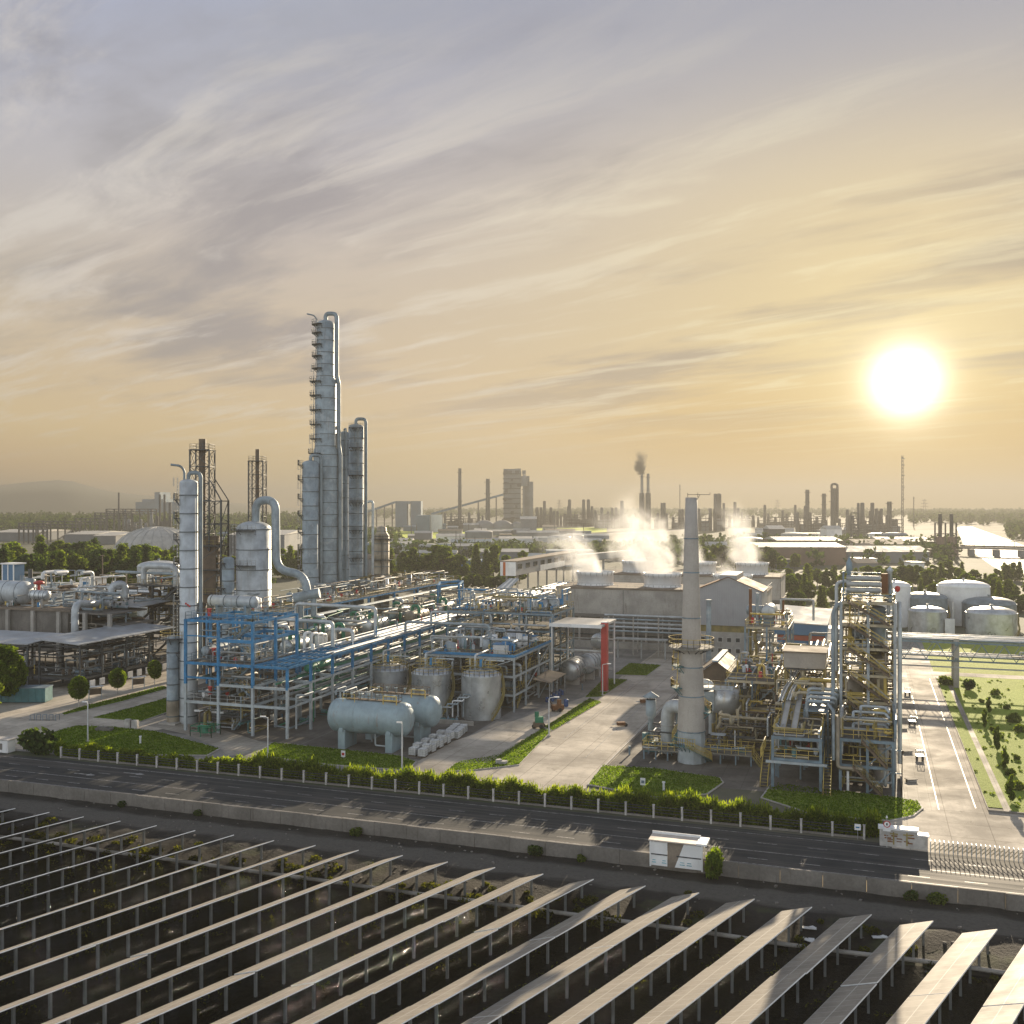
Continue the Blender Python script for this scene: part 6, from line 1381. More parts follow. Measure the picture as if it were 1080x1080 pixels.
def lawn_sign(px, py, label, m2='red'):
    p = at(px, py); t = thing('lawn_notice', (p.x, p.y, .1), label, 'sign'); MB().box(p.x-.32, p.y-.04, .35, p.x+.32, p.y, 1.25).build('plate', 'white', t); MB().box(p.x-.2, p.y-.055, .6, p.x+.2, p.y-.042, .95).build('mark', m2, t); MB().beam((p.x, p.y, 0), (p.x, p.y, .35), .08).build('post', 'galv', t)
lawn_sign(362, 801, 'small white notice with a red patch on the lawn before the horizontal tanks'); lawn_sign(678, 831, 'small white notice on the lawn before the chimney', 'bluegrey')
for px, py, lb_ in ((148, 785, 'small white marker post on the left lawn near the hedge'), (552, 803, None), (664, 796, 'short dark bollard at the kerb between plant road and chimney'), (700, 835, 'tiny pale marker post on the lawn before the chimney'), (614, 728, 'short stubby valve post in front of the round vessels')):
    if lb_: p = at(px, py); single(MB().cyl((p.x, p.y, 0), (p.x, p.y, 1.1), .14, n=10).cyl((p.x, p.y, 1.1), (p.x, p.y, 1.25), .2, n=10), 'marker_post', 'white' if 'pale' in lb_ or 'white' in lb_ else 'bluegrey', (p.x, p.y, 0), lb_, 'post')
p = at(529, 806); single(MB().obox((p.x, p.y, .3), (1.6, .8, .35), .3).obox((p.x-.4, p.y, .5), (.7, .6, .3), .9), 'stone_block', 'stone', (p.x, p.y, 0), 'low grey stone block on the end of the centre grass strip', 'stone')

# ------------------------------------------------------------------ left plant
def roof_slab(t, pts, z, th=.18, m='roof_white'):
    lo = [(x, y, zz) for (x, y), zz in zip(pts, z)]; hi = [(x, y, zz+th) for (x, y), zz in zip(pts, z)]; n = len(pts)
    MB().add(lo+hi, [tuple(range(n))[::-1], tuple(range(n, 2*n))]+[(i, (i+1) % n, n+(i+1) % n, n+i) for i in range(n)]).build('roof', m, t)
RS = mat('weathered_sheet_roof', (.40, .42, .43), .42, .3, .2, .4, ((.15, .12, .1), .5), 0, .5, .2)
s2 = thing('open_process_shed', (-146.5, 170, 0), 'open sided dark steel shed with a long pale roof running away from the road', 'shed')
roof_slab(s2, [(-141.2, 157), (-141.2, 186), (-152, 186), (-152, 157)], [8.9, 8.9, 9.6, 9.6], .18, RS)
for i, y in enumerate((158, 164, 171, 178, 185)):
    for x in (-141.8, -151.5): MB().beam((x, y, 0), (x, y, 8.8), .28).build('column', 'dark', s2)
mb = MB()
for z in (2.2, 4.2, 6.6, 8.4):
    for x in (-141.8, -151.5): mb.beam((x, 158, z), (x, 185, z), .2)
    for y in (158, 171, 185): mb.beam((-151.5, y, z), (-141.8, y, z), .2)
mb.build('beam', 'dark', s2); MB().box(-151.4, 158.2, 2.3, -142, 185, 2.42).build('deck', 'deck', s2)
MB().rail([(-142, 158, 2.4), (-142, 185, 2.4)], 1.1).rail([(-151, 158, 2.4), (-142, 158, 2.4)], 1.1).build('railing', 'dark', s2)
clutter(s2, (-151, 159, 2.6, -142.5, 184, 7), 70, 81, (.08, .22), ('dark', 'brown', 'clad_brown', 'galv', 'clad', 'steel_lt')); valves(s2, (-151, 159, 2.5, -142.3, 184, 2.7), 40, 82, mats=('steel_lt', 'galv', 'clad', 'white', 'brown'))
for i in range(5): pump_parts(s2, -144+.2*(i % 2), 160.5+5*i, 2.45, 0, 'bluegrey', 1.1)
for i in range(9): MB().box(-141.3, 160+2.7*i, .5, -141.1, 161.3+2.7*i, 1.75).build('white_panel', 'white', s2)
for i in range(8): MB().box(-141.6+.1*i, 186.5+1.9*i, .6, -141.3+.1*i, 187.7+1.9*i, 2.4).build('white_panel', 'white', s2)
s1 = thing('open_side_shed', (-170, 160, 0), 'lower open steel shed with a pale edged roof at the left edge', 'shed')
roof_slab(s1, [(-152.5, 156), (-152.5, 167), (-200, 167), (-200, 156)], [8.6, 9.3, 9.3, 8.6], .18, RS)
for x in (-153.2, -161, -169, -177, -185, -193):
    for y in (156.8, 166): MB().beam((x, y, 0), (x, y, 8.6), .28).build('column', 'dark', s1)
mb = MB()
for z in (2.2, 4.6, 6.6, 8.2):
    for y in (156.8, 166): mb.beam((-200, y, z), (-153, y, z), .22)
mb.build('beam', 'dark', s1); MB().box(-200, 157, 2.2, -153.3, 166, 2.32).build('deck', 'deck', s1); MB().box(-200, 155.6, 6.0, -155, 156.2, 6.5).build('canopy_edge', RS, s1)
clutter(s1, (-192, 157, 2.6, -154, 165, 7), 60, 83, (.09, .24), ('dark', 'brown', 'clad', 'galv', 'clad_brown')); valves(s1, (-190, 157, 2.4, -154, 165, 2.6), 26, 84)
cb = thing('concrete_process_block', (-176, 186, 0), 'old concrete process block with dark openings behind the open sheds at the left', 'building')
MB().box(-186, 178, 3.5, -163, 190, 12.4).build('wall', 'concrete_dk', cb)
for i in range(5): f = MB().box(-184.5+4.4*i, 177.9, 5.2, -182.5+4.4*i, 178, 7.4).build('window', 'opening', cb); MB().box(-184.6+4.4*i, 177.84, 5.1, -182.4+4.4*i, 177.9, 5.25).build('sill', 'concrete', f)
MB().box(-187, 177.5, 12.402, -162, 190.5, 12.9).build('roof_slab', 'roof_dirty', cb); MB().box(-163, 180, 9.5, -150, 190, 9.9).box(-163, 178, 12, -152, 190, 12.35).build('side_floor', 'concrete_dk', cb)
for x in (-186, -179, -172, -165, -158, -151.5): MB().box(x-.4, 177.2, 0, x+.4, 177.85, 12.4).build('pillar', 'concrete', cb)
roof_slab(cb, [(-161, 186), (-151, 186), (-151, 200), (-161, 200)], [12.9, 12.9, 13.6, 13.6], .15, RS)
clutter(cb, (-186, 178, 13, -152, 200, 16.5), 55, 85, (.1, .34), ('clad_bright', 'clad', 'clad_dull', 'galv', 'brown')); clutter(cb, (-163, 178.4, .5, -151, 188, 12), 40, 86, (.1, .3), ('brown', 'dark', 'clad_brown', 'clad', 'galv')); valves(cb, (-186, 178, 13, -153, 190, 13.2), 40, 87)
hvessel('large silver horizontal vessel catching blue sky at the left edge of the picture', (*xy(4, 232), 15.8), 12, 2.6, 'x', 'clad_bright', 12.95)
hvessel('small dark ended drum beside the ladder on the concrete process block', (*xy(42, 226), 15.6), 4, 1.1, 'x', 'tank_grey', 12.95)
x, y = xy(14, 246); t = thing('stair_cabin', (x, y, 12.9), 'white and blue boxy cabin tower above the left edge equipment', 'cabin'); MB().obox((x, y, 17), (3.6, 3.2, 8.4), 0).build('body', 'siding_blue', t)
for a in (-1.7, 0, 1.7): MB().obox((x+a, y-1.62, 17), (.3, .12, 8.4), 0).build('frame', 'white', t)
MB().obox((x, y, 21.4), (4.2, 3.8, .3), 0).build('roof', 'white', t)
x, y = xy(32, 240); t = thing('knockout_drum', (x, y, 12.9), 'upright dark topped drum with ladders beside the white and blue cabin', 'vessel'); MB().lathe([(1.2, 0), (1.2, 4.8)]+head(1.2, 4.8, .6), (x, y, 13), 18).build('shell', 'clad', t); ladder(t, (x-1.5, y-.6, 10), (x-1.5, y-.6, 19), (-1, -.4, 0)); MB().cyl((x, y, 18.2), (x, y, 20.4), .5, n=12).build('motor', 'dark', t)
x, y = xy(41, 233); single(MB().cyl((x, y, 12.95), (x, y, 17.4), .3, n=10).lathe([(.001, 17.2), (1.1, 17.5), (1.2, 17.9), (.6, 18.2), (.001, 18.3)], (x, y, 0), 14), 'red_fan', 'red', (x, y, 12.9), 'small bright red round ventilator above the concrete process block', 'ventilator')
for i, (a, b_, z, r, lab) in enumerate([((80, 672), (120, 656), 13, .75, 'bright thick silver pipe bending down between the concrete block and the dark frame')]):
    t = thing('silver_pipe', (*at(80, 668, 9)[:2], 0), lab, 'pipe'); P0 = atd(79, 678, 212); P1 = atd(79, 637, 212); P2 = atd(118, 636, 226); P3 = atd(117, 617, 226); P4 = atd(132, 615, 228); P5 = atd(132, 630, 228)
    MB().tube([P0, P1, P2, P3, P4, P5], .75, 14, 2.0).build('pipe', 'clad_bright', t); MB().beam((P1.x, P1.y, 0), (P1.x, P1.y, P1.z-.7), .3).beam((P2.x, P2.y, 0), (P2.x, P2.y, P2.z-.7), .3).build('support', 'dark', t)
df = thing('dark_process_frame', (-150, 205, 0), 'dark steel process frame with big silver hoop pipes left of the slim silver column', 'steel structure')
frame(df, [-163, -156, -149, -142], [197, 205, 213], [6, 12.5, 17], 'dark', 'dark', 'deck', 'olive', .4, seed=14)
clutter(df, (-162, 197.5, .5, -142, 212, 19), 80, 88, (.1, .36), ('dark', 'brown', 'clad_brown', 'clad', 'galv', 'olive')); valves(df, (-162, 198, 17.1, -143, 212, 17.3), 34, 89)
for i, (x, y) in enumerate(((-147, 203), (-156.5, 207))): MB().lathe([(2.2, 3), (2.2, 15)]+head(2.2, 15, 1), (x, y, 0), 22).build('vessel', ['clad_dull', 'clad'][i], df)
pipe_run(df, [(-160, 199, 16), (-160, 199, 21.2), (-151, 199, 21.2), (-151, 199, 16.4)], .75, 'clad_bright', 1.8, 14); pipe_run(df, [(-147.5, 199, 15), (-149, 199, 21.6), (-143, 199, 21.8), (-141, 199, 17.5)], .75, 'clad_bright', 1.8, 14)
pipe_run(df, [(-168, 199, 19.6), (-140, 199, 19.4)], .34, 'clad', 1, 10); pipe_run(df, [(-141, 198, 9.4), (-132, 198, 9.4)], .5, 'clad_brown', 1, 10)
MB().beam((-162.5, 196.8, 6), (-149, 196.8, 16.6), .4).beam((-156, 196.75, .5), (-142, 196.75, 12), .4).build('brace', 'dark', df)
f9 = thing('left_pipe_rack', (-190, 225, 0), 'broad low rack of silver pipes and white equipment in front of the dark trees', 'pipe rack')
frame(f9, [-226, -212, -198, -184, -170, -156], [220, 232], [11.5], 'concrete_dk', 'bluegrey', 'deck_lt', 'galv', .4, seed=15, brace=False)
for i in range(12): y = 220.5+.95*i; pipe_run(f9, [(-232, y, 12.2+.2*(i % 3)), (-150, y, 12.2+.2*(i % 3))], .2+.1*(i % 4), ['clad_bright', 'clad', 'white', 'clad_dull'][i % 4])
clutter(f9, (-226, 220, 11.8, -152, 232, 17), 66, 90, (.1, .4), ('clad_bright', 'clad', 'white', 'galv', 'clad_brown')); valves(f9, (-226, 220, 11.6, -153, 231, 11.9), 60, 92, mats=('white', 'clad', 'white', 'galv', 'steel_lt'))
t = btank('white domed tank in front of the green trees left of the slim silver column', 167.5, 330, 6.6, 15.6, 'clad_bright', 1.7, 'storage_tank', False)
x, y = xy(48, 300); t = thing('long_low_building', (x, y, 0), 'long low white roofed building behind the left pipe rack, before the trees', 'building')
MB().obox((x, y, 6), (18, 8, 12), .25).build('wall', 'white', t); MB().obox((x, y, 12.2), (18.8, 8.8, .4), .25).build('roof', 'roof_white', t)
mb = MB()
for i in range(6): mb.obox((x-7+2.8*i, y-4.05+(-7+2.8*i)*.25, 8), (1.2, .12, 1.4), .25)
mb.build('window', 'glass', t)
x, y = xy(98, 300); t = thing('blue_window_cabin', (x, y, 0), 'small pale cabin with a bright blue window before the dense trees', 'cabin'); MB().obox((x, y, 7), (5.5, 5, 13.6), 0).build('wall', 'white', t); MB().box(x-1.8, y-2.6, 10, x+.6, y-2.5, 13).build('window', 'blue', t); MB().obox((x, y, 14), (6.2, 5.6, .4), 0).build('roof', 'roof_white', t)
x, y = xy(108, 290); lampp = single(MB().cyl((x, y, 0), (x, y, 21), .2, .12, 8).obox((x, y, 21), (1.2, .4, .3)), 'lamp_mast', 'brown', (x, y, 0), 'thin lamp mast before the dense trees at the left', 'street lamp')
# container, notice boards, blocks, bicycles on the left yard
p = at(22, 742); t = thing('skip_container', (p.x, p.y, 0), 'dark teal container standing under the big tree at the left edge', 'container'); MB().obox((p.x-2, p.y+1.5, 1.35), (11, 3.0, 2.5), .33).build('body', 'teal', t); MB().obox((p.x-2, p.y+1.5, 2.66), (11.2, 3.2, .1), .33).build('lid', 'bluegrey', t)
mb = MB()
for i in range(9): mb.obox((p.x-2+(-5+1.25*i)*math.cos(.33)+1.55*math.sin(.33), p.y+1.5+(-5+1.25*i)*math.sin(.33)-1.55*math.cos(.33), 1.35), (.14, .1, 2.4), .33)
mb.build('rib', 'teal', t)
p = at(41, 731); t = thing('parked_car', (p.x, p.y, 0), 'small white car parked at the end of the dark container', 'car')
L = [(-2, .45), (-2, .85), (-1.5, .95), (-.9, 1.45), (.7, 1.45), (1.3, .95), (2, .8), (2, .45)]
ca, sa = math.cos(.35), math.sin(.35); mb = MB(); V = []
for s in (-.85, .85): V += [(p.x+a*ca-s*(.85 if z > 1.2 else 1)*sa, p.y+a*sa+s*(.85 if z > 1.2 else 1)*ca, z) for a, z in L]
n = len(L); mb.add(V, [tuple(range(n)), tuple(range(2*n-1, n-1, -1))]+[(i, n+i, n+(i+1) % n, (i+1) % n) for i in range(n)]).build('body', 'white', t)
for a in (-1.25, 1.25):
    for s in (-.8, .8): c = (p.x+a*ca-s*sa, p.y+a*sa+s*ca, .33); MB().cyl((c[0]+.1*sa, c[1]-.1*ca, .33), (c[0]-.1*sa, c[1]+.1*ca, .33), .33, n=16).build('wheel', 'black', t)
MB().obox((p.x-.1*ca+.78*sa, p.y-.1*sa-.78*ca, 1.17), (1.5, .06, .38), .35).build('side_window', 'glass', t)
for px, py, lb_ in ((100.5, 738, 'dark notice board with a white roof strip near the left lawn trees, in front'), (146, 727, 'notice board with a white roof strip farther back near the left lawn trees')):
    p = at(px, py); t = thing('notice_board', (p.x, p.y, 0), lb_, 'sign')
    d = Vector((.55, .84, 0)); a, b_ = p-d*1.1, p+d*1.1
    for q in (a, b_): MB().beam(q, q+Vector((0, 0, 2.3)), .12).build('post', 'steel_lt', t)
    MB().beam(a+Vector((0, 0, 1.5)), b_+Vector((0, 0, 1.5)), .06, 1.1).build('board', 'brown', t); MB().beam(a-d*.3+Vector((0, 0, 2.4)), b_+d*.3+Vector((0, 0, 2.4)), .7, .1).build('roof', 'white', t)
for px, py, lb_ in ((135, 767, 'pale concrete block at the edge of the access path, left of a pair'), (142.5, 768, 'pale concrete block at the edge of the access path, right of a pair')):
    p = at(px, py); single(MB().obox((p.x, p.y, .6), (.95, .7, 1.2), .2).obox((p.x, p.y, 1.25), (.85, .6, .1), .2), 'concrete_block', 'stone', (p.x, p.y, 0), lb_, 'block')
p = at(45, 760); t = thing('bicycle_rack', (p.x, p.y, 0), 'low metal bicycle rack standing on the left road', 'rack')
MB().beam((p.x-2.2, p.y-.7, .1), (p.x+2.2, p.y+.7, .1), .08).build('base_bar', 'dark', t)
for i in range(5): q = Vector((p.x-2+i, p.y-.64+.32*i, 0)); MB().tube([q, q+Vector((0, 0, .95)), q+Vector((.2, .7, .95)), q+Vector((.2, .7, 0))], .05, 6).build('hoop', 'bluegrey', t)
p = at(110, 771); single(MB().obox((p.x, p.y, .3), (2.6, 1.1, .4), .15).obox((p.x-.3, p.y, .55), (1.6, .8, .2), .15), 'manhole_cover_slab', 'concrete_dk', (p.x, p.y, .1), 'dark flat concrete cover slab on the left lawn', 'cover')
# white building behind the structure, conveyor gallery
x, y = xy(560, 300); t = thing('white_office_building', (x, y, 0), 'white flat roofed building behind the crowded process structure', 'building')
MB().box(x-7, y-3, 0, x+10, y+8, 9.5).build('wall', 'white', t); MB().box(x-20, y-4, 0, x-7.02, y+5, 7.2).build('wing', 'white', t); MB().box(x-20.3, y-4.3, 7.202, x-6.7, y+5.3, 7.6).build('roof', 'roof_white', t); MB().box(x-6, y-2.5, 9.502, x+9, y+7, 10.0).build('roof', 'roof_white', t)
for i in range(5): f = MB().box(x-3+2.4*i, y-3.06, 4, x-1.7+2.4*i, y-3, 8.2).build('window', 'bluegrey', t); MB().box(x-2.85+2.4*i, y-3.09, 4.2, x-1.85+2.4*i, y-3.06, 8).build('pane', 'glass', f)
g0, g1 = atd(536, 600, 322), atd(602, 588, 392); t = thing('conveyor_gallery', (g0.x, g0.y, 0), 'raised pale conveyor gallery with windows and a white banner behind the white building', 'gallery')
up = Vector((0, 0, 1)); MB().beam(g0, g1, 5, 4.2).build('body', 'siding', t); MB().beam(g0+up*2.3, g1+up*2.3, 5.6, .3).build('roof', 'roof_dirty', t)
d = (g1-g0).normalized(); s = Vector((d.y, -d.x, 0)); 
for i in range(9): c = g0.lerp(g1, (i+.5)/9)+s*2.55+up*.6; MB().beam(c-d*2.2, c+d*2.2, .1, 1.5).build('window', 'glass', t)
c = g0.lerp(g1, .55)+s*2.66-up*1.1; MB().beam(c-d*15, c+d*15, .08, 1.9).build('banner', 'white', t)
MB().beam(g0-d*.05, g0-d*.3, 5.1, 4.3).build('end_frame', 'white', t); MB().beam(g0-d*.32-s*1.2, g0-d*.4-s*1.2, .8, 4.2).build('stripe', 'orange', t)
for f in (.05, .35, .65, .95): c = g0.lerp(g1, f); MB().beam((c.x+1.8*s.x, c.y+1.8*s.y, 0), c+s*1.8-up*2.1, .5).beam((c.x-1.8*s.x, c.y-1.8*s.y, 0), c-s*1.8-up*2.1, .5).build('support', 'concrete', t)
g2 = atd(665, 583, 470); single(MB().beam(g1-up*.5, g2, 3.4, 2.6).beam(g1.lerp(g2, .5)-up*14, g1.lerp(g2, .5), .8), 'conveyor_bridge', 'roof_white', (g1.x, g1.y, 0), 'low bright roofed conveyor bridge continuing behind the steam', 'gallery')
mb = MB(); t = thing('pipe_bundle_bridge', (-88, 310, 0), 'bright bundle of pipes continuing from the pipe rack towards the conveyor gallery', 'pipe rack')
for i in range(5): MB().tube([(-89+1.3*i, 304, 11.3), atd(500+4*i, 641, 300+2*i), atd(538+2*i, 611, 322)], .45, 8, 3).build('pipe', ['clad_bright', 'white'][i % 2], t)
for y in (312, 322): MB().beam((-88, y, 0), (-88, y, 10.6), .4).build('post', 'bluegrey', t)
bt_ = thing('blue_portal_frame', (*xy(475, 262), 0), 'small blue steel portal frame beyond the exchanger deck', 'steel structure')
a, b_, c, e = (xy(462, 258), xy(484, 262), xy(464, 270), xy(488, 274))
for q in (a, b_, c, e): MB().beam((*q, 0), (*q, 15.2), .45).build('column', 'blue', bt_)
MB().beam((*a, 15), (*b_, 15), .45).beam((*c, 15), (*e, 15), .45).beam((*a, 15), (*c, 15), .4).beam((*b_, 15), (*e, 15), .4).build('beam', 'blue', bt_)
# ------------------------------------------------------------------ trees and shrubs
rg = random.Random(99)
p = at(2, 741); plant('big', (p.x, p.y, 0), 1, 'large light green broadleaf tree at the left edge beside the dark container', 1.2)
p = at(-14, 752); plant('broad2', (p.x, p.y, 0), 2, 'darker leafy tree cut by the left edge beside the big light green tree', .8)
for key, px, py, s, lb_ in (('ball', 83, 746, 1.0, 'round clipped topiary tree on the grass strip, nearest the road'), ('ball', 124, 733, .92, 'round clipped topiary tree on the grass strip, middle one of three'), ('ball2', 163, 722, .86, 'tall clipped topiary tree on the grass strip, farthest and nearest the steel columns')):
    p = at(px, py); plant(key, (p.x, p.y, 0), 1.3, lb_, s)
def belt(n, px0, px1, d0, d1, keys, h0, h1, label, group, seed, front=.5):
    r_ = random.Random(seed)
    for i in range(n):
        px = px0+(px1-px0)*(i+r_.random())/n; d = d0+(d1-d0)*r_.random(); k = r_.choice(keys); x, y = xy(px, d)
        hh = {'b': 10.2, 'c': 13}[k[0]]; s = r_.uniform(h0, h1)/hh
        plant(k, (x, y, 0), r_.uniform(0, 6.28), label, (s*r_.uniform(.95, 1.3), s*r_.uniform(.95, 1.3), s), group)
BR = ['broad0', 'broad1', 'broad2', 'broad3']; CO = ['conif0', 'conif1', 'conif2']
belt(24, -12, 200, 345, 395, CO+['broad0', 'broad3', 'conif0'], 15, 20.5, 'dense tree in the dark green belt behind the left process buildings', 'trees in the left belt', 1)
belt(24, -12, 205, 395, 470, CO+BR, 15, 21, 'taller tree in the rear rank of the belt behind the left process buildings', 'rear trees in the left belt', 2)
belt(7, 20, 160, 335, 350, ['broad1', 'broad1', 'broad0'], 10, 14, 'sunlit lighter tree at the front of the left tree belt', 'lighter front trees of the left belt', 3)
belt(13, 410, 560, 455, 500, ['broad0', 'broad1', 'broad2', 'conif1'], 12, 18, 'bushy tree standing alone in the row behind the pipe racks', 'trees behind the pipe racks', 4)
belt(26, 405, 545, 425, 440, ['broad3', 'broad0'], 5, 6.5, 'low dark bush in the hedge row below the trees behind the pipe racks', 'dark bushes behind the pipe racks', 5)
belt(12, 566, 606, 330, 350, ['broad1', 'broad0'], 7, 9, 'bush below the conveyor gallery', 'bushes below the conveyor gallery', 6)
belt(34, 828, 1100, 335, 385, BR+['conif1'], 6, 9.5, 'tree in the front of the hazy belt behind the right hand tanks', 'front trees behind the right tanks', 7)
belt(44, 805, 1100, 390, 480, BR+['conif1'], 7, 10.5, 'tree deep in the hazy belt behind the right hand tanks', 'rear trees behind the right tanks', 8)
belt(22, 735, 850, 520, 640, BR, 9, 14, 'hazy tree behind the cooling towers right of the tall chimney', 'trees behind the cooling towers', 9)
belt(14, 200, 345, 450, 560, BR+CO, 12, 17, 'tree glimpsed between the silver columns on the far side', 'trees glimpsed between the columns', 10)
belt(16, 1000, 1090, 330, 350, ['broad3', 'broad0'], 4, 5.5, 'low dark hedge bush at the foot of the right hand belt', 'hedge bushes at the right belt', 11)
def bsh(key, px, py, s, lb_, group=None): p = at(px, py); plant(key, (p.x, p.y, 0), rg.uniform(0, 6), lb_, s, group)
bsh('shrubd', 1021, 728, (1.1, 1.1, 1.5), 'dark round clipped bush in the right garden nearest the pipe bridge post')
for px, py, s in ((1050, 733, 1.1), (1062, 748, .8), (1069, 762, 1.5), (1076, 772, 1.2), (1066, 818, .9), (1074, 833, 1.1), (1047, 771, .7), (1035, 741, .7), (1056, 779, .6), (1072, 801, .7)): bsh('shrub', px, py, (s*.7, s*.7, s*.75), 'dark round bush scattered in the right garden grass', 'dark bushes in the right garden')
bsh('shrub', 998, 722, (1.8, 1.3, 1.2), 'loose green bush at the road corner under the pipe bridge')
for px, py, s in ((1038, 768, .42), (1052, 792, .5), (1060, 812, .4), (1043, 752, .38), (1066, 846, .45)): bsh('broad1', px, py, (s*.35, s*.35, s*.8), 'thin young tree planted in the right garden', 'young trees in the right garden')
g = np.random.default_rng(21); C = []
for i in range(420):
    x = 13.6+abs(g.uniform(0, 1))**1.2*44; y = g.uniform(132, 228)
    if 15.0 < x < 16.1: continue
    r = g.uniform(.12, .4); C.append(blob(g, int(26*r)+6, (x, y, .1), (r, r, r*.55)))
wo2 = bpy.data.objects.new('garden_weeds', leaf_mesh('garden_weeds', np.concatenate(C), .19, 'leaf_light', 7, elong=2.0)); col.objects.link(wo2); tag(wo2, 'rough tufts of grass over the right garden lawn', 'grass', None, 'stuff')
C = []
for L in LAWNS:
    P = [Vector((*q, 0)) for q in px_poly(L)]; X = [q.x for q in P]; Y = [q.y for q in P]
    from mathutils.geometry import intersect_point_tri_2d
    c = Vector((sum(X)/len(X), sum(Y)/len(Y), 0)); area = (max(X)-min(X))*(max(Y)-min(Y)); n = int(area*40)
    for i in range(n):
        q = Vector((g.uniform(min(X), max(X)), g.uniform(min(Y), max(Y)), 0))
        if any(intersect_point_tri_2d(q, c, a, b_) for a, b_ in zip(P, P[1:]+P[:1])): C.append((q.x, q.y, .11+g.uniform(0, .13)))
go = bpy.data.objects.new('lawn_grass', leaf_mesh('lawn_grass', np.array(C), .11, 'leaf_lawn', 8, elong=2.2)); col.objects.link(go); tag(go, 'short grass blades of the lawns beside the plant roads', 'grass', None, 'stuff')

# far woods, one mass each
def wood(name, px0, px1, d0, d1, n, h, label, seed, per=16, size=3.4):
    g = np.random.default_rng(seed); C = []
    for i in range(n):
        px, d = g.uniform(px0, px1), d0+(d1-d0)*g.uniform(0, 1)**.8; x, y = xy(px, d); hh = h*g.uniform(.65, 1.2); w_ = hh*.38
        C.append(blob(g, per, (x, y, hh*.55), (w_, w_, hh*.5)))
    o = bpy.data.objects.new(name, leaf_mesh(name, np.concatenate(C), size, 'leaf_far', seed, elong=1.3)); col.objects.link(o); tag(o, label, 'forest', None, 'stuff')
wood('far_forest', -40, 330, 1150, 1900, 1500, 17, 'far dark forest below the hazy hills at the left', 31)
wood('far_forest', 960, 1130, 1600, 3600, 1100, 15, 'far hazy forest along the river at the right', 32, 14, 5)
wood('far_forest', 1062, 1150, 950, 1500, 300, 12, 'hazy riverside trees beyond the river bend at the right edge', 33)
wood('far_forest', 390, 760, 640, 760, 520, 8.5, 'hazy green strip of bushes across the plain in the middle distance', 34, 14, 2.4)
wood('far_forest', 330, 960, 2200, 4200, 1500, 14, 'faint treeline on the horizon in the middle', 35, 12, 6)
wood('far_forest', 700, 1010, 560, 900, 420, 9, 'hazy scrub between the warehouses at the right', 36, 14, 2.6)
wood('far_forest', 200, 420, 640, 1100, 360, 11, 'hazy scrub beyond the silver columns', 37, 14, 3)

# ------------------------------------------------------------------ hills, river, bridge
hp = [(-120, 516), (-60, 514), (0, 511.5), (30, 508.5), (60, 506.5), (76, 507.5), (92, 512), (112, 517), (140, 520.5), (175, 524.5), (215, 528), (260, 531)]
hm = MB(); n = len(hp); V = []
for k, (dd, f) in enumerate(((3600, 0.0), (3800, .55), (4150, 1.0), (4600, .5), (5000, 0))):
    for px, py in hp:
        x, y = xy(px, dd); z = (zat(py, 4150)+3)*f-3; z += 5*f*mn.noise(Vector((x*.004, y*.004, k))); V.append((x, y, z if f else -3))
hm.add(V, [(k*n+i, k*n+i+1, (k+1)*n+i+1, (k+1)*n+i) for k in range(4) for i in range(n-1)], True); struct(hm, 'hills', 'hill')
sheet('river', 'river', px_poly([(1009, 556), (1017, 575), (1030, 585), (1047, 597), (1070, 609), (1100, 622), (1140, 625), (1140, 588), (1100, 578), (1080, 575.5), (1067, 570), (1045, 562.5), (1024, 555)]), -.02)
b0, b1 = atd(1012, 577.5, 700), atd(1120, 580, 664); t = thing('river_bridge', (b0.x, b0.y, 0), 'flat road bridge on piers crossing the pale river at the right', 'bridge')
MB().beam(b0, b1, 7, 1.3).build('deck', 'hazegrey', t)
for f in (.12, .37, .62, .87): c = b0.lerp(b1, f); MB().obox((c.x, c.y, c.z/2-1), (4, 8, c.z), .0).build('pier', 'hazegrey', t)
MB().beam(b0+Vector((0, -4.4, 1.4)), b1+Vector((0, -4.4, 1.4)), .2, 1.2).build('parapet', 'hazedark', t)
for i in range(10): c = b0.lerp(b1, .05+.1*i); MB().cyl(c, c+Vector((0, 0, 5)), .2, n=6).build('lamp_post', 'hazedark', t)

# ------------------------------------------------------------------ the far industry
def fbox(name, label, cat, px0, px1, yt, d, dep, m, rm=None, group=None, ridge=0):
    a, b_ = xy(px0, d), xy(px1, d); w_ = (px1-px0)/FP*d; zt = zat(yt, d); c = ((a[0]+b_[0])/2, (a[1]+b_[1])/2)
    t = thing(name, (*c, 0), label, cat, group); cc = (c[0]-ST*dep/2, c[1]+CT*dep/2)
    MB().obox((*cc, zt/2), (w_, dep, zt), TH).build('wall', m, t)
    if ridge:
        R_ = lambda a_, b2: (cc[0]+a_*CT-b2*ST, cc[1]+a_*ST+b2*CT); h, e = w_/2+.5, dep/2+.5
        v = [(*R_(-h, -e), zt), (*R_(h, -e), zt), (*R_(h, e), zt), (*R_(-h, e), zt), (*R_(-h, 0), zt+ridge), (*R_(h, 0), zt+ridge)]
        MB().add(v, [(0, 1, 5, 4), (2, 3, 4, 5), (0, 4, 3), (1, 2, 5)]).build('roof', rm or m, t)
    elif rm: MB().obox((*cc, zt+.25), (w_+.8, dep+.8, .5), TH).build('roof', rm, t)
    return t
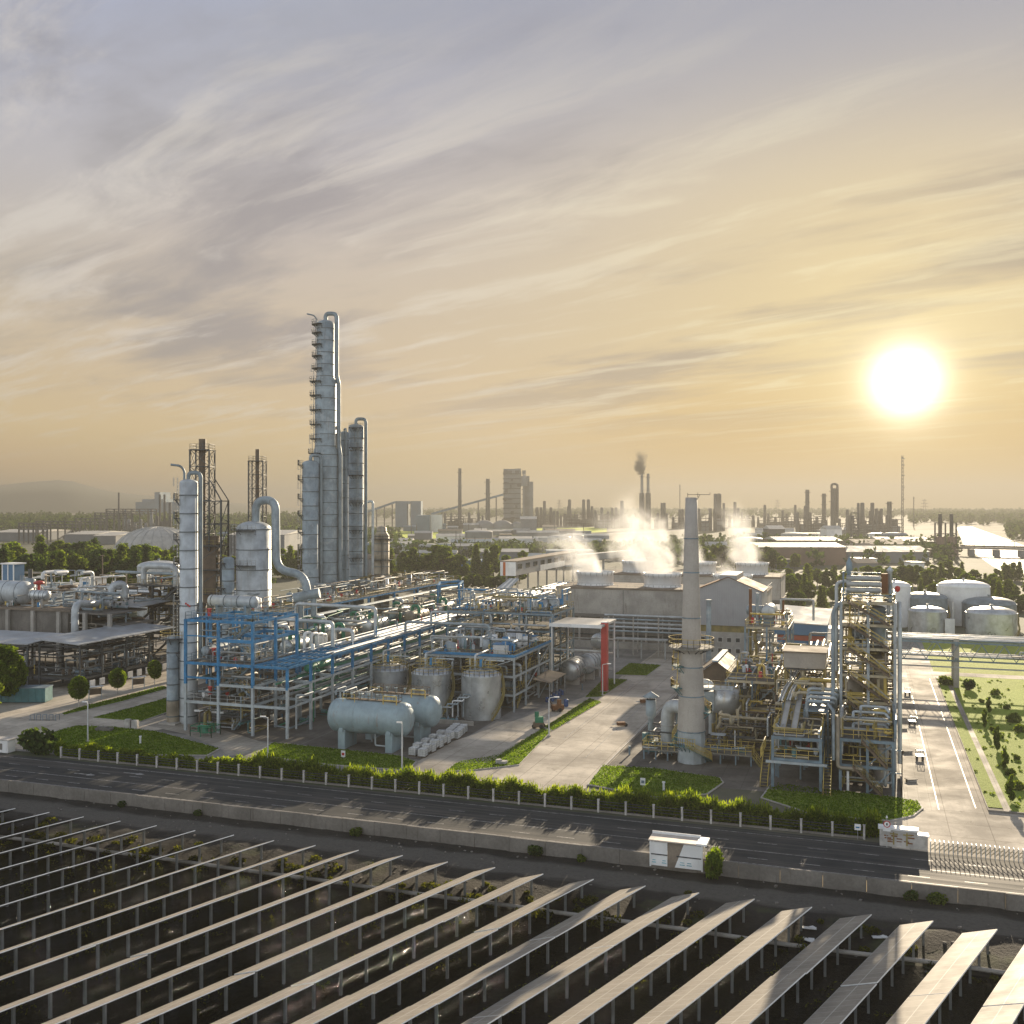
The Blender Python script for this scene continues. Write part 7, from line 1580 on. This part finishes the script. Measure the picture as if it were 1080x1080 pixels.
def fstack(label, px, yt, d, wpx, m='hazedark', name='far_chimney', taper=.75, cat='chimney', group=None, collar=True):
    x, y = xy(px, d); zt = zat(yt, d); r = wpx/FP*d/2; t = thing(name, (x, y, 0), label, cat, group)
    MB().cyl((x, y, 0), (x, y, zt), r, r*taper, 12).build('shaft', m, t)
    if collar:
        mb = MB()
        for f in (.45, .7, .93): mb.cyl((x, y, zt*f), (x, y, zt*f+.6), r*1.5, n=12)
        mb.build('platform', m, t)
    return t
def frefinery(label, px0, px1, yt, d, n, seed, m='hazedark', cat='refinery unit', name='far_process_unit'):
    "far cluster: one base frame, with its towers and floors as parts"
    r_ = random.Random(seed); a = xy((px0+px1)/2, d); t = thing(name, (*a, 0), label, cat); w_ = (px1-px0)/FP*d; H = zat(yt, d)
    R_ = lambda u, v: (a[0]+u*CT-v*ST, a[1]+u*ST+v*CT)
    for i in range(n):
        u = w_*(-.5+(i+r_.random())/n); h = H*r_.choice((.45, .6, .75, 1.0)); r = r_.uniform(.03, .07)*H+.6; q = R_(u, r_.uniform(0, 12)); MB().lathe([(r, 0), (r, h*.6), (r*.8, h*.62), (r*.8, h)]+head(r*.8, h, r*.4), (*q, 0), 10).build('tower', m, t)
    for i in range(max(2, n//2)):
        u0 = w_*r_.uniform(-.5, .2); L = w_*r_.uniform(.25, .5); h = H*r_.uniform(.3, .62); mb = MB()
        nx = max(2, int(L/6))
        for k in range(nx+1): mb.beam((*R_(u0+L*k/nx, -2), 0), (*R_(u0+L*k/nx, -2), h), .6)
        for z in np.linspace(h*.25, h, 4): mb.beam((*R_(u0, -2), z), (*R_(u0+L, -2), z), .7).beam((*R_(u0, 5), z), (*R_(u0+L, 5), z), .7)
        mb.build('frame', m, t); MB().obox((*R_(u0+L/2, 6), h*.3), (L*.8, 8, h*.6), TH).build('block', 'hazegrey', t)
    return t
# left
for i, (a, b_, yt, d) in enumerate([(20, 50, 552, 900), (38, 84, 550, 930), (80, 110, 547, 990), (100, 140, 541, 1040), (112, 165, 537, 1120)]):
    t = thing('far_pipe_gantry', (*xy((a+b_)/2, d), 0), ['dark low pipe gantry at the left edge beyond the trees', 'dark pipe gantry beyond the trees, left of the white dome', 'stepped dark pipe gantry beyond the trees', 'higher dark pipe gantry left of the thin chimney', 'dark gantry with a long flat top behind the white dome'][i], 'pipe rack'); z = zat(yt, d); P, Q = Vector((*xy(a, d), z)), Vector((*xy(b_, d), z))
    mb = MB()
    for f in np.linspace(0, 1, 7): c = P.lerp(Q, f); mb.beam((c.x, c.y, 0), c, 1.0)
    mb.build('column', 'hazedark', t); mb = MB()
    for k in (0, 2.6, 5.2): mb.beam(P-Vector((0, 0, k)), Q-Vector((0, 0, k)), 3, .9)
    mb.build('pipe_deck', 'hazedark', t); mb = MB(); S = [P.lerp(Q, f) for f in np.linspace(0, 1, 9)]
    for u, v in zip(S, S[1:]): mb.beam(u, v-Vector((0, 0, 5.2)), .5)
    mb.build('brace', 'hazedark', t)
fstack('thin dark chimney above the far gantries at the left', 125.3, 519.5, 1100, 2.2, collar=False)
for k, (a, b_, yt, d, lb_) in enumerate([(143, 190, 529.5, 1900, 'wide hazy bluegrey factory silhouette under the hills'), (150, 172, 526.5, 1920, 'taller block of the hazy factory silhouette under the hills'), (163, 168.5, 519, 1910, 'narrow hazy tower on the factory silhouette under the hills')]): fbox('far_factory', lb_, 'factory', a, b_, yt, d, 60, 'hazeblue')
t = frefinery('twin legged dark process tower behind the white dome', 164, 180, 530.5, 1050, 4, 7)
for px in (168.5, 173.5): x, y = xy(px, 1050); MB().cyl((x, y, 0), (x, y, zat(521.5, 1050)), 1.1, n=10).build('stack', 'hazedark', t)
frefinery('hazy grey process unit right of the far gantries', 128, 165, 538, 1150, 7, 8, 'hazegrey')
x, y = xy(166, 740); t = thing('storage_dome', (x, y, 0), 'wide white fabric dome beyond the left tree belt', 'dome'); rd = 30; zt = zat(555.5, 740)
MB().lathe([(rd*math.cos(a), zt*math.sin(a)) for a in np.linspace(0, PI/2, 10)][:-1]+[(.01, zt)], (x, y, 0), 48).build('cover', 'roof_white', t); mb = MB()
for k in range(24):
    u = 2*PI*k/24; pts = [(x+(rd*math.cos(a)+.1)*math.cos(u), y+(rd*math.cos(a)+.1)*math.sin(u), zt*math.sin(a)+.1) for a in np.linspace(0, 1.5, 8)]
    for q, v in zip(pts, pts[1:]): mb.beam(q, v, .35)
mb.build('rib', 'galv', t); MB().lathe([(rd+.5, 0), (rd+.5, 2)], (x, y, 0), 48).build('base_ring', 'concrete', t)
for a, b_, yt, d, lb_ in ((-10, 38, 561.5, 960, 'long white roofed warehouse at the left edge beyond the trees'), (68, 100, 563.5, 900, 'white roofed warehouse left of the white dome'), (98, 122, 565, 880, 'smaller white roofed warehouse just left of the white dome'), (240, 300, 564, 640, 'white roofed warehouse glimpsed between the silver columns')): fbox('far_warehouse', lb_, 'warehouse', a, b_, yt, d, 80, 'hazegrey', 'roof_white', None, 2)
# middle
fbox('conveyor_house', 'far blue boxy transfer house with a bright gap at the end of a sloping conveyor', 'building', 417, 429.5, 528.5, 1500, 30, 'hazeblue'); fbox('conveyor_house', 'right half of the far blue boxy transfer house', 'building', 433, 444, 528.5, 1500, 30, 'hazeblue')
q = thing('transfer_bridge', (*xy(431, 1500), 0), 'far blue bridge joining the two halves of the transfer house', 'bridge'); p0, p1 = atd(429.6, 530, 1505), atd(432.9, 530, 1505); MB().beam(p0, p1, 20, 4).build('deck', 'hazeblue', q)
for a, b_, lb_ in (((384, 541), (417, 529.5), 'blue sloping conveyor climbing to the far boxy transfer house'), ((455, 542), (531, 521.5), 'long blue sloping conveyor climbing to the far tower block')):
    P, Q = atd(*a, 1500), atd(*b_, 1500); t = thing('inclined_conveyor', (P.x, P.y, 0), lb_, 'conveyor'); MB().beam(P, Q, 4, 3.0).build('gallery', 'hazeblue', t)
    for f in (.15, .4, .65, .9): c = P.lerp(Q, f); MB().beam((c.x, c.y, 0), c-Vector((0, 0, 1.5)), 1.4).build('trestle', 'hazedark', t)
fstack('tall slim dark chimney in the far middle', 485, 494, 1450, 4.2, taper=.8); fstack('shorter dark chimney with a domed top in the far middle', 514.5, 505, 1400, 5.2, taper=.8)
t = fbox('far_tower_block', 'massive far process tower block with floors, tallest in the middle distance', 'tower', 531, 548.5, 494.5, 1500, 24, 'hazegrey')
for a, b_, yt in ((549, 560, 508), (541, 547, 494.2), (551, 556, 502)): c0, c1 = xy(a, 1501), xy(b_, 1501); z = zat(yt, 1501); MB().obox(((c0[0]+c1[0])/2, (c0[1]+c1[1])/2+10, z/2), ((b_-a)/FP*1500, 22, z), TH).build('annex', 'hazegrey', t)
mb = MB()
for k in range(11): z = 6+k*7.2; c = xy(539.7, 1499); mb.obox((c[0], c[1], z), (26, 1.5, 1.2), TH)
for k in range(8): z = 6+k*7; c = xy(554, 1500); mb.obox((c[0], c[1]+8, z), (16, 4, 1), TH)
mb.build('floor_edge', 'hazedark', t); mb = MB(); r_ = random.Random(77)
for k in range(26): c = xy(r_.uniform(531.5, 548), 1498); z = r_.uniform(4, 82); mb.obox((c[0], c[1], z), (r_.uniform(2, 7), 1.2, r_.uniform(2, 6)), TH)
mb.build('opening', 'hazedark', t); mb = MB()
for k in range(9): c = xy(r_.uniform(531.5, 559), 1505); z = zat(r_.uniform(496, 508), 1505); mb.obox((c[0], c[1], z), (r_.uniform(2, 6), 5, r_.uniform(4, 9)), TH)
mb.build('roof_housing', 'hazegrey', t); MB().lathe([(5, 60), (5, zat(505, 1500)), (2, zat(501, 1500))], (*xy(553, 1499), 0), 14).build('silo', 'hazegrey', t)
for i, (px, r, yt) in enumerate([(511, 16, 548.5), (530, 16, 548.5), (545, 10, 550)]): x, y = xy(px, 1300); t = thing('far_storage_dome', (x, y, 0), ['left one of the hazy domed tanks below the far chimneys', 'middle one of the hazy domed tanks below the far chimneys', 'smallest right one of the hazy domed tanks below the far chimneys'][i], 'tank'); z = zat(yt, 1300); MB().lathe([(r*math.cos(a)+.01, z*math.sin(a)) for a in np.linspace(0, PI/2, 8)], (x, y, 0), 24).build('roof', 'hazegrey', t); MB().lathe([(r+.3, 0), (r+.3, 3)], (x, y, 0), 24).build('wall', 'roof_white', t)
fbox('far_warehouse', 'pale blue roofed far warehouse below the transfer house', 'warehouse', 439, 453, 543.5, 1250, 30, 'hazeblue', None); fbox('far_warehouse', 'white far building beside the foot of the long conveyor', 'warehouse', 454, 466, 543, 1260, 20, 'white', 'roof_white'); fbox('far_warehouse', 'bright roofed far warehouse right of the hazy domed tanks', 'warehouse', 549, 566, 547.5, 1150, 26, 'hazegrey', 'roof_white', None, 3)
for k, (a, b_, yt, d, n, lb_) in enumerate([(466, 512, 536, 1420, 8, 'hazy jumble of low process units at the foot of the far chimneys'), (560, 592, 529, 1500, 9, 'hazy refinery skyline right of the far tower block'), (592, 630, 527.5, 1550, 9, 'hazy refinery skyline left of the smoking twin chimneys'), (626, 664, 529, 1450, 8, 'hazy refinery skyline behind the left edge of the steam'), (690, 722, 531, 1400, 7, 'hazy refinery units between the twin chimneys and the tall concrete chimney'), (738, 770, 521.5, 1300, 5, 'hazy crane like process unit just right of the tall concrete chimney'), (765, 800, 530, 1500, 6, 'faint process units right of the tall concrete chimney'), (800, 846, 533, 1500, 8, 'faint process units left of the far right refinery')]): frefinery(lb_, a, b_, yt, d, n, 50+k)
for px, yt, lb_ in ((677, 499, 'left and smoking one of the far twin chimneys'), (683.5, 499.5, 'right one of the far twin chimneys without smoke')):
    t = fstack(lb_, px, yt, 1400, 3.8, 'hazegrey', taper=.75); x, y = xy(px, 1400); MB().cyl((x, y, 0), (x, y, zat(520, 1400)), 4.2, 3.6, 12).build('foot', 'hazedark', t)
# right
def fcol(label, px, yt, d, wpx, loop=False, m='hazedark'):
    t = fstack(label, px, yt, d, wpx, m, 'far_column', .92, 'column'); x, y = xy(px, d); z = zat(yt, d); r = wpx/FP*d/2
    if loop: MB().tube([(x-r*.6, y, z-.4), (x-r*.6, y, z+5), (x+r*1.3, y, z+5), (x+r*1.3, y, 12)], r*.42, 8, r).build('vapour_pipe', m, t)
fcol('far column with a thinner top at the left of the right hand refinery', 851.5, 516.5, 1250, 4.4); fcol('far square topped column in the right hand refinery', 869, 520.5, 1300, 4.5); fcol('far broad column with a rounded loop pipe on top', 879, 515, 1200, 6.2, True); fcol('far slim column right of the broad loop column', 938, 529, 1150, 5.2)
for k, (a, b_, yt, d, n, lb_) in enumerate([(838, 876, 534, 1220, 8, 'hazy units at the foot of the far right refinery columns'), (878, 902, 538, 1220, 5, 'hazy low units right of the broad far column'), (896, 932, 531, 1120, 9, 'hazy refinery block with several pointed tops at the right'), (925, 950, 537, 1120, 6, 'hazy refinery block below the tall mast')]): frefinery(lb_, a, b_, yt, d, n, 70+k)
t = thing('far_open_frame', (*xy(902, 820), 0), 'hazy open steel frame tower before the far right refinery', 'steel structure'); a, b_ = xy(897.5, 820), xy(905.5, 820); mb = MB(); zt = zat(541, 820)
for q in (a, b_): mb.beam((*q, 0), (*q, zt), .8).beam((q[0], q[1]+6, 0), (q[0], q[1]+6, zt), .8)
for z in np.linspace(5, zt, 6): mb.beam((*a, z), (*b_, z), .8).beam((*a, z-4), (*b_, z), .4)
mb.build('frame', 'hazedark', t)
def mast(label, px, yt, d, w_):
    x, y = xy(px, d); z = zat(yt, d); t = thing('lattice_mast', (x, y, 0), label, 'mast'); mb = MB()
    for a in (0, 2.1, 4.2): mb.beam((x+w_*math.cos(a), y+w_*math.sin(a), 0), (x+w_*.7*math.cos(a), y+w_*.7*math.sin(a), z), .5)
    mb.build('leg', 'hazedark', t); br = MB(); n = int(z/4)
    for i in range(n):
        for a, b_ in ((0, 2.1), (2.1, 4.2), (4.2, 0)): br.beam((x+w_*.9*math.cos(a), y+w_*.9*math.sin(a), z*i/n), (x+w_*.9*math.cos(b_), y+w_*.9*math.sin(b_), z*(i+1)/n), .3)
    br.build('lattice', 'hazedark', t)
    pl = MB()
    for f in (.45, .6, .75, .88, .96): pl.obox((x+1, y, z*f), (w_*2.6, w_*2.2, .7))
    pl.build('platform', 'hazegrey', t)
mast('tall lattice radio mast standing under the sun at the right', 951.5, 480.5, 1150, 1.5); mast('thin faint mast right of the tall radio mast', 963.5, 524, 1500, .6); mast('faint thin mast right of the twin chimneys above the refinery', 717, 511, 1500, .4)
tf = thing('twin_stack_frame', (*xy(997, 690), 0), 'pair of dark stacks inside an open steel frame before the river', 'stacks'); d = 690
for px in (991.5, 1003.5): x, y = xy(px, d); MB().cyl((x, y, 8), (x, y, zat(542, d)), 1.25, 1.2, 14).build('stack', 'hazedark', tf); MB().cyl((x, y, 0), (x, y, zat(566, d)), 2.6, n=14).build('drum', 'hazered', tf)
mb = MB(); zt = zat(551.5, d)
for px in (986.5, 997.5, 1009): x, y = xy(px, d); mb.beam((x, y, 0), (x, y, zt), .6).beam((x, y+7, 0), (x, y+7, zt), .6)
for z in (8, 15, zt): mb.beam((*xy(986.5, d), z), (*xy(1009, d), z), .6)
mb.build('frame', 'hazedark', tf); fbox('far_plant_block', 'brown block at the foot of the framed twin stacks', 'building', 984, 1011, 579.5, 680, 14, 'hazered')
for k, (a, b_, yt, d, dep, m_, rm, rd, lb_) in enumerate([(800, 892, 577, 590, 40, 'hazered', 'roof_white', 2, 'long brick red warehouse with a pale roof behind the cooling towers'), (820, 888, 570, 700, 40, 'hazered', 'roof_white', 2, 'second brick red warehouse behind the long one'), (893, 980, 582, 610, 30, 'hazegrey', 'roof_white', 3, 'long pale roofed warehouse left of the framed twin stacks'), (905, 960, 574, 720, 40, 'hazegrey', 'roof_dirty', 3, 'beige roofed warehouse behind the long pale one'), (930, 985, 571, 800, 40, 'hazegrey', 'roof_white', 3, 'pale roofed warehouse just left of the framed twin stacks, farther back'), (905, 925, 590, 560, 14, 'white', 'roof_white', 0, 'small white building among the right hand trees'), (962, 975, 594, 500, 10, 'white', 'roof_white', 0, 'tiny bright roofed building in front of the framed twin stacks'), (872, 888, 558, 950, 20, 'white', 'roof_white', 3, 'white domed looking store in front of the far right refinery'), (812, 828, 558, 900, 24, 'hazedark', 'roof_white', 3, 'dark shed with a bright roof in front of the far refinery at the right')]): fbox('far_warehouse', lb_, 'warehouse', a, b_, yt, d, dep, m_, rm, None, rd)
single(MB().box(-14, 262, 0, -6, 268, 5).box(-14.3, 261.7, 5.01, -5.7, 268.3, 5.3), 'low_annex', 'siding', (-10, 265, 0), 'low grey annex on the lawn behind the stepped roof building', 'building')
r_ = random.Random(12); cls = [('white', 'roof_white', 'white roofed'), ('hazegrey', 'roof_dirty', 'dull brown roofed'), ('hazeblue', 'hazeblue', 'bluish roofed'), ('hazegrey', 'roof_white', 'pale roofed')]
for zone, (p0, p1), n in (('between the columns', (200, 400), 14), ('left of the steam', (405, 640), 46), ('right of the tall chimney', (740, 1000), 22)):
    for i in range(n):
        m_, rm, wd_ = r_.choice(cls); d = r_.choice((540, 600, 700, 800, 900, 1000, 1150, 1300)); px = r_.uniform(p0, p1); w_ = r_.uniform(10, 42)/d*FP; h = r_.uniform(3.5, 8)
        yt = 530+(CH-h)/d*FP; lb_ = 'low %s shed far away on the hazy plain, %s' % (wd_, zone); fbox('far_shed', lb_, 'shed', px-w_/2, px+w_/2, yt, d+r_.uniform(-30, 30), r_.uniform(10, 26), m_, rm, 'low %s sheds %s' % (wd_, zone), r_.choice((0, 1.5, 2)))
for i in range(14):
    d = r_.uniform(560, 1200); px = r_.uniform(420, 620); x, y = xy(px, d); fstack('thin grey pole rising from the hazy plain in the middle', px, 530+(CH-14)/d*FP, d, .9, 'hazedark', 'far_pole', .7, 'pole', 'poles on the hazy plain', False)
for i, (px, d, r, h) in enumerate([(300, 760, 9, 9), (330, 780, 11, 10), (452, 690, 7, 7), (470, 700, 7, 7), (505, 880, 12, 11), (590, 800, 9, 9), (604, 830, 9, 9), (790, 760, 10, 9), (838, 840, 11, 10), (925, 900, 9, 8), (942, 910, 9, 8)]):
    x, y = xy(px, d); t = thing('far_storage_tank', (x, y, 0), 'pale round storage tank on the hazy plain beyond the plant', 'tank', 'round tanks on the hazy plain'); MB().lathe([(r, 0), (r, h)], (x, y, 0), 28).build('shell', ('white', 'hazegrey', 'galv')[i % 3], t); MB().lathe([(r*math.cos(a)+.01, h+1.6*math.sin(a)) for a in np.linspace(0, PI/2, 6)], (x, y, 0), 28).build('roof', ('roof_white', 'galv')[i % 2], t)
for i, (px, d) in enumerate([(590, 2300), (820, 2400), (975, 2000)]):
    x, y = xy(px, d); H_ = 42; t = thing('power_pylon', (x, y, 0), 'faint lattice power pylon on the hazy horizon', 'pylon', 'pylons on the horizon'); mb = MB()
    for a, b_ in ((-3, -3), (3, -3), (3, 3), (-3, 3)): mb.beam((x+a, y+b_, 0), (x+a*.25, y+b_*.25, H_), .5)
    mb.build('leg', 'hazedark', t); ar = MB()
    for z, L in ((28, 8), (34, 7), (40, 5)): ar.beam((x-L*CT, y-L*ST, z), (x+L*CT, y+L*ST, z), .5).beam((x-L*CT, y-L*ST, z), (x, y, z+2), .3).beam((x+L*CT, y+L*ST, z), (x, y, z+2), .3)
    ar.build('cross_arm', 'hazedark', t)
# pale tracks and fields on the plain
for pts in ([(400, 588), (640, 566), (640, 568.5), (400, 592)], [(410, 597), (560, 590), (560, 593), (410, 602)], [(560, 566), (760, 556), (760, 557.5), (560, 568)], [(740, 576), (830, 567), (830, 569), (740, 580)]): sheet('dirt_track', 'conc_yard', px_poly(pts), -.02)
for pts in ([(400, 560), (640, 556), (640, 561), (400, 570)], [(420, 574), (540, 569), (545, 577), (420, 584)]): sheet('field', 'field', px_poly(pts), -.03)

# ------------------------------------------------------------------ steam, smoke, haze
def plume(name, label, base_, tip, r0, r1, dens, colr, seed, cat='steam', ns=.22, an=.35):
    base_ = Vector(base_); tip = Vector(tip); L = (tip-base_).length
    m = bpy.data.materials.new(name+'_vapour'); m.use_nodes = True; T = NT(m.node_tree); T.n.clear()
    oc = T.new('ShaderNodeTexCoord').outputs['Object']; s = T.new('ShaderNodeSeparateXYZ'); T.l.new(oc, s.inputs[0])
    h = T.m('DIVIDE', s.outputs[2], L); rho = T.m('SQRT', T.m('ADD', T.m('POWER', T.m('ABSOLUTE', s.outputs[0]), 2), T.m('POWER', T.m('ABSOLUTE', s.outputs[1]), 2)))
    rr = T.m('ADD', r0, T.m('MULTIPLY', T.m('POWER', T.m('MAXIMUM', h, 0.0), .8), r1-r0))
    e = T.m('SUBTRACT', 1.0, T.m('DIVIDE', rho, rr))
    nz = T.noise(T.mapping(oc, loc=(seed*3.1, seed*1.7, 0)), ns, 4, .52, .6)
    v = T.m('ADD', T.m('MULTIPLY', T.m('SUBTRACT', nz, .5), 3.0), T.m('SUBTRACT', T.m('MULTIPLY', e, 1.7), T.m('ADD', .45, T.m('MULTIPLY', h, .55))))
    dn = T.m('MULTIPLY', T.m('MULTIPLY', T.mr(v, -.1, 1.3), T.mr(e, 0.02, .45)), T.m('MULTIPLY', T.m('POWER', T.mr(h, 1.02, .1), 1.3), dens))
    pv = T.new('ShaderNodeVolumePrincipled'); pv.inputs['Color'].default_value = (*colr, 1); pv.inputs['Anisotropy'].default_value = an; T.l.new(dn, pv.inputs['Density'])
    o = T.new('ShaderNodeOutputMaterial'); T.l.new(pv.outputs[0], o.inputs['Volume'])
    mb = MB(); pr_ = [(.001, -.05)]+[(r0+(r1-r0)*(f**.8), f*L) for f in np.linspace(0, 1, 8)]; pr_.append((.001, L+.05)); mb.lathe(pr_, (0, 0, 0), 20)
    ob = mb.build(name, m); ob.location = base_; ob.rotation_euler = (tip-base_).to_track_quat('Z', 'Y').to_euler(); tag(ob, label, cat)
z = 18.2
def fs(i): return Vector((FS[i][0], FS[i][1], z))
Lw = Vector((-CT, -ST, 0)); U = Vector((0, 0, 1))
SC = (.96, .97, .98)
plume('steam_plume', 'thick white steam plume rising highest, from the middle fan stack of the near cooling tower', fs(1)-U*1.5, fs(1)+Lw*11+U*22, 4.6, 15, .5, SC, 1, 'steam', .13)
plume('steam_plume', 'white steam cloud drifting left from the left front fan stack', fs(0)-U*1.5, fs(0)+Lw*14+U*13, 4.7, 12, .42, SC, 2, 'steam', .15)
plume('steam_plume', 'thin wisp of steam above the fan stack just right of the tall chimney', fs(4)-U*1.5, fs(4)+Lw*8+U*13, 4.6, 10, .3, SC, 3, 'steam', .15)
plume('steam_plume', 'white steam plume above the right end of the far cooling tower', fs(5)-U*1.5, fs(5)+Lw*8+U*20, 4.7, 14, .42, SC, 4, 'steam', .13)
plume('steam_plume', 'low steam wisps behind the gabled hall', fs(2)-U*1.5, fs(2)+Lw*5+U*6, 4.3, 7.5, .2, SC, 5, 'steam', .16)
plume('steam_plume', 'faint steam veil rising behind the thick plume from the far cooling tower', fs(3)-U*1.5, fs(3)+Lw*12+U*18, 4.6, 14, .26, SC, 6, 'steam', .12)
p = atd(677, 499, 1400); plume('smoke_plume', 'dark grey puff of smoke above the left of the far twin chimneys', p-U*2, p+Vector((-4, 0, 36)), 8, 22, .9, (.16, .15, .14), 7, 'smoke', .07, 0)

hz = MB().box(-5750, -340, -4.8, 5750, 6300, 132).build('haze', 'white'); hz['kind'] = 'stuff'; tag(hz, 'thin warm evening haze over the whole plain', 'haze')
m = bpy.data.materials.new('haze_air'); m.use_nodes = True; T = NT(m.node_tree); T.n.clear()
pv = T.new('ShaderNodeVolumePrincipled'); pv.inputs['Color'].default_value = (.225, .222, .21, 1); pv.inputs['Density'].default_value = HAZE; pv.inputs['Anisotropy'].default_value = .4
o = T.new('ShaderNodeOutputMaterial'); T.l.new(pv.outputs[0], o.inputs['Volume']); hz.data.materials.clear(); hz.data.materials.append(m)

# ------------------------------------------------------------------ prototypes away, tidy up
def kill(pt):
    for c in pt[1]: kill(c)
    bpy.data.objects.remove(pt[0])
for p in PROTO.values(): kill(p)
for o in bpy.data.objects:
    if '_o' in o: del o['_o']
    if o.get('label') == '': del o['label']
if __name__ == '__main__':
    for o in bpy.data.objects:
        if o.get('label') and not 4 <= len(o['label'].replace('-', ' ').split()) <= 16: print('LABEL', len(o['label'].split()), '|', o['label'])
print('objects', len(bpy.data.objects), 'polys', sum(len(o.data.polygons) for o in bpy.data.objects if o.type == 'MESH'))
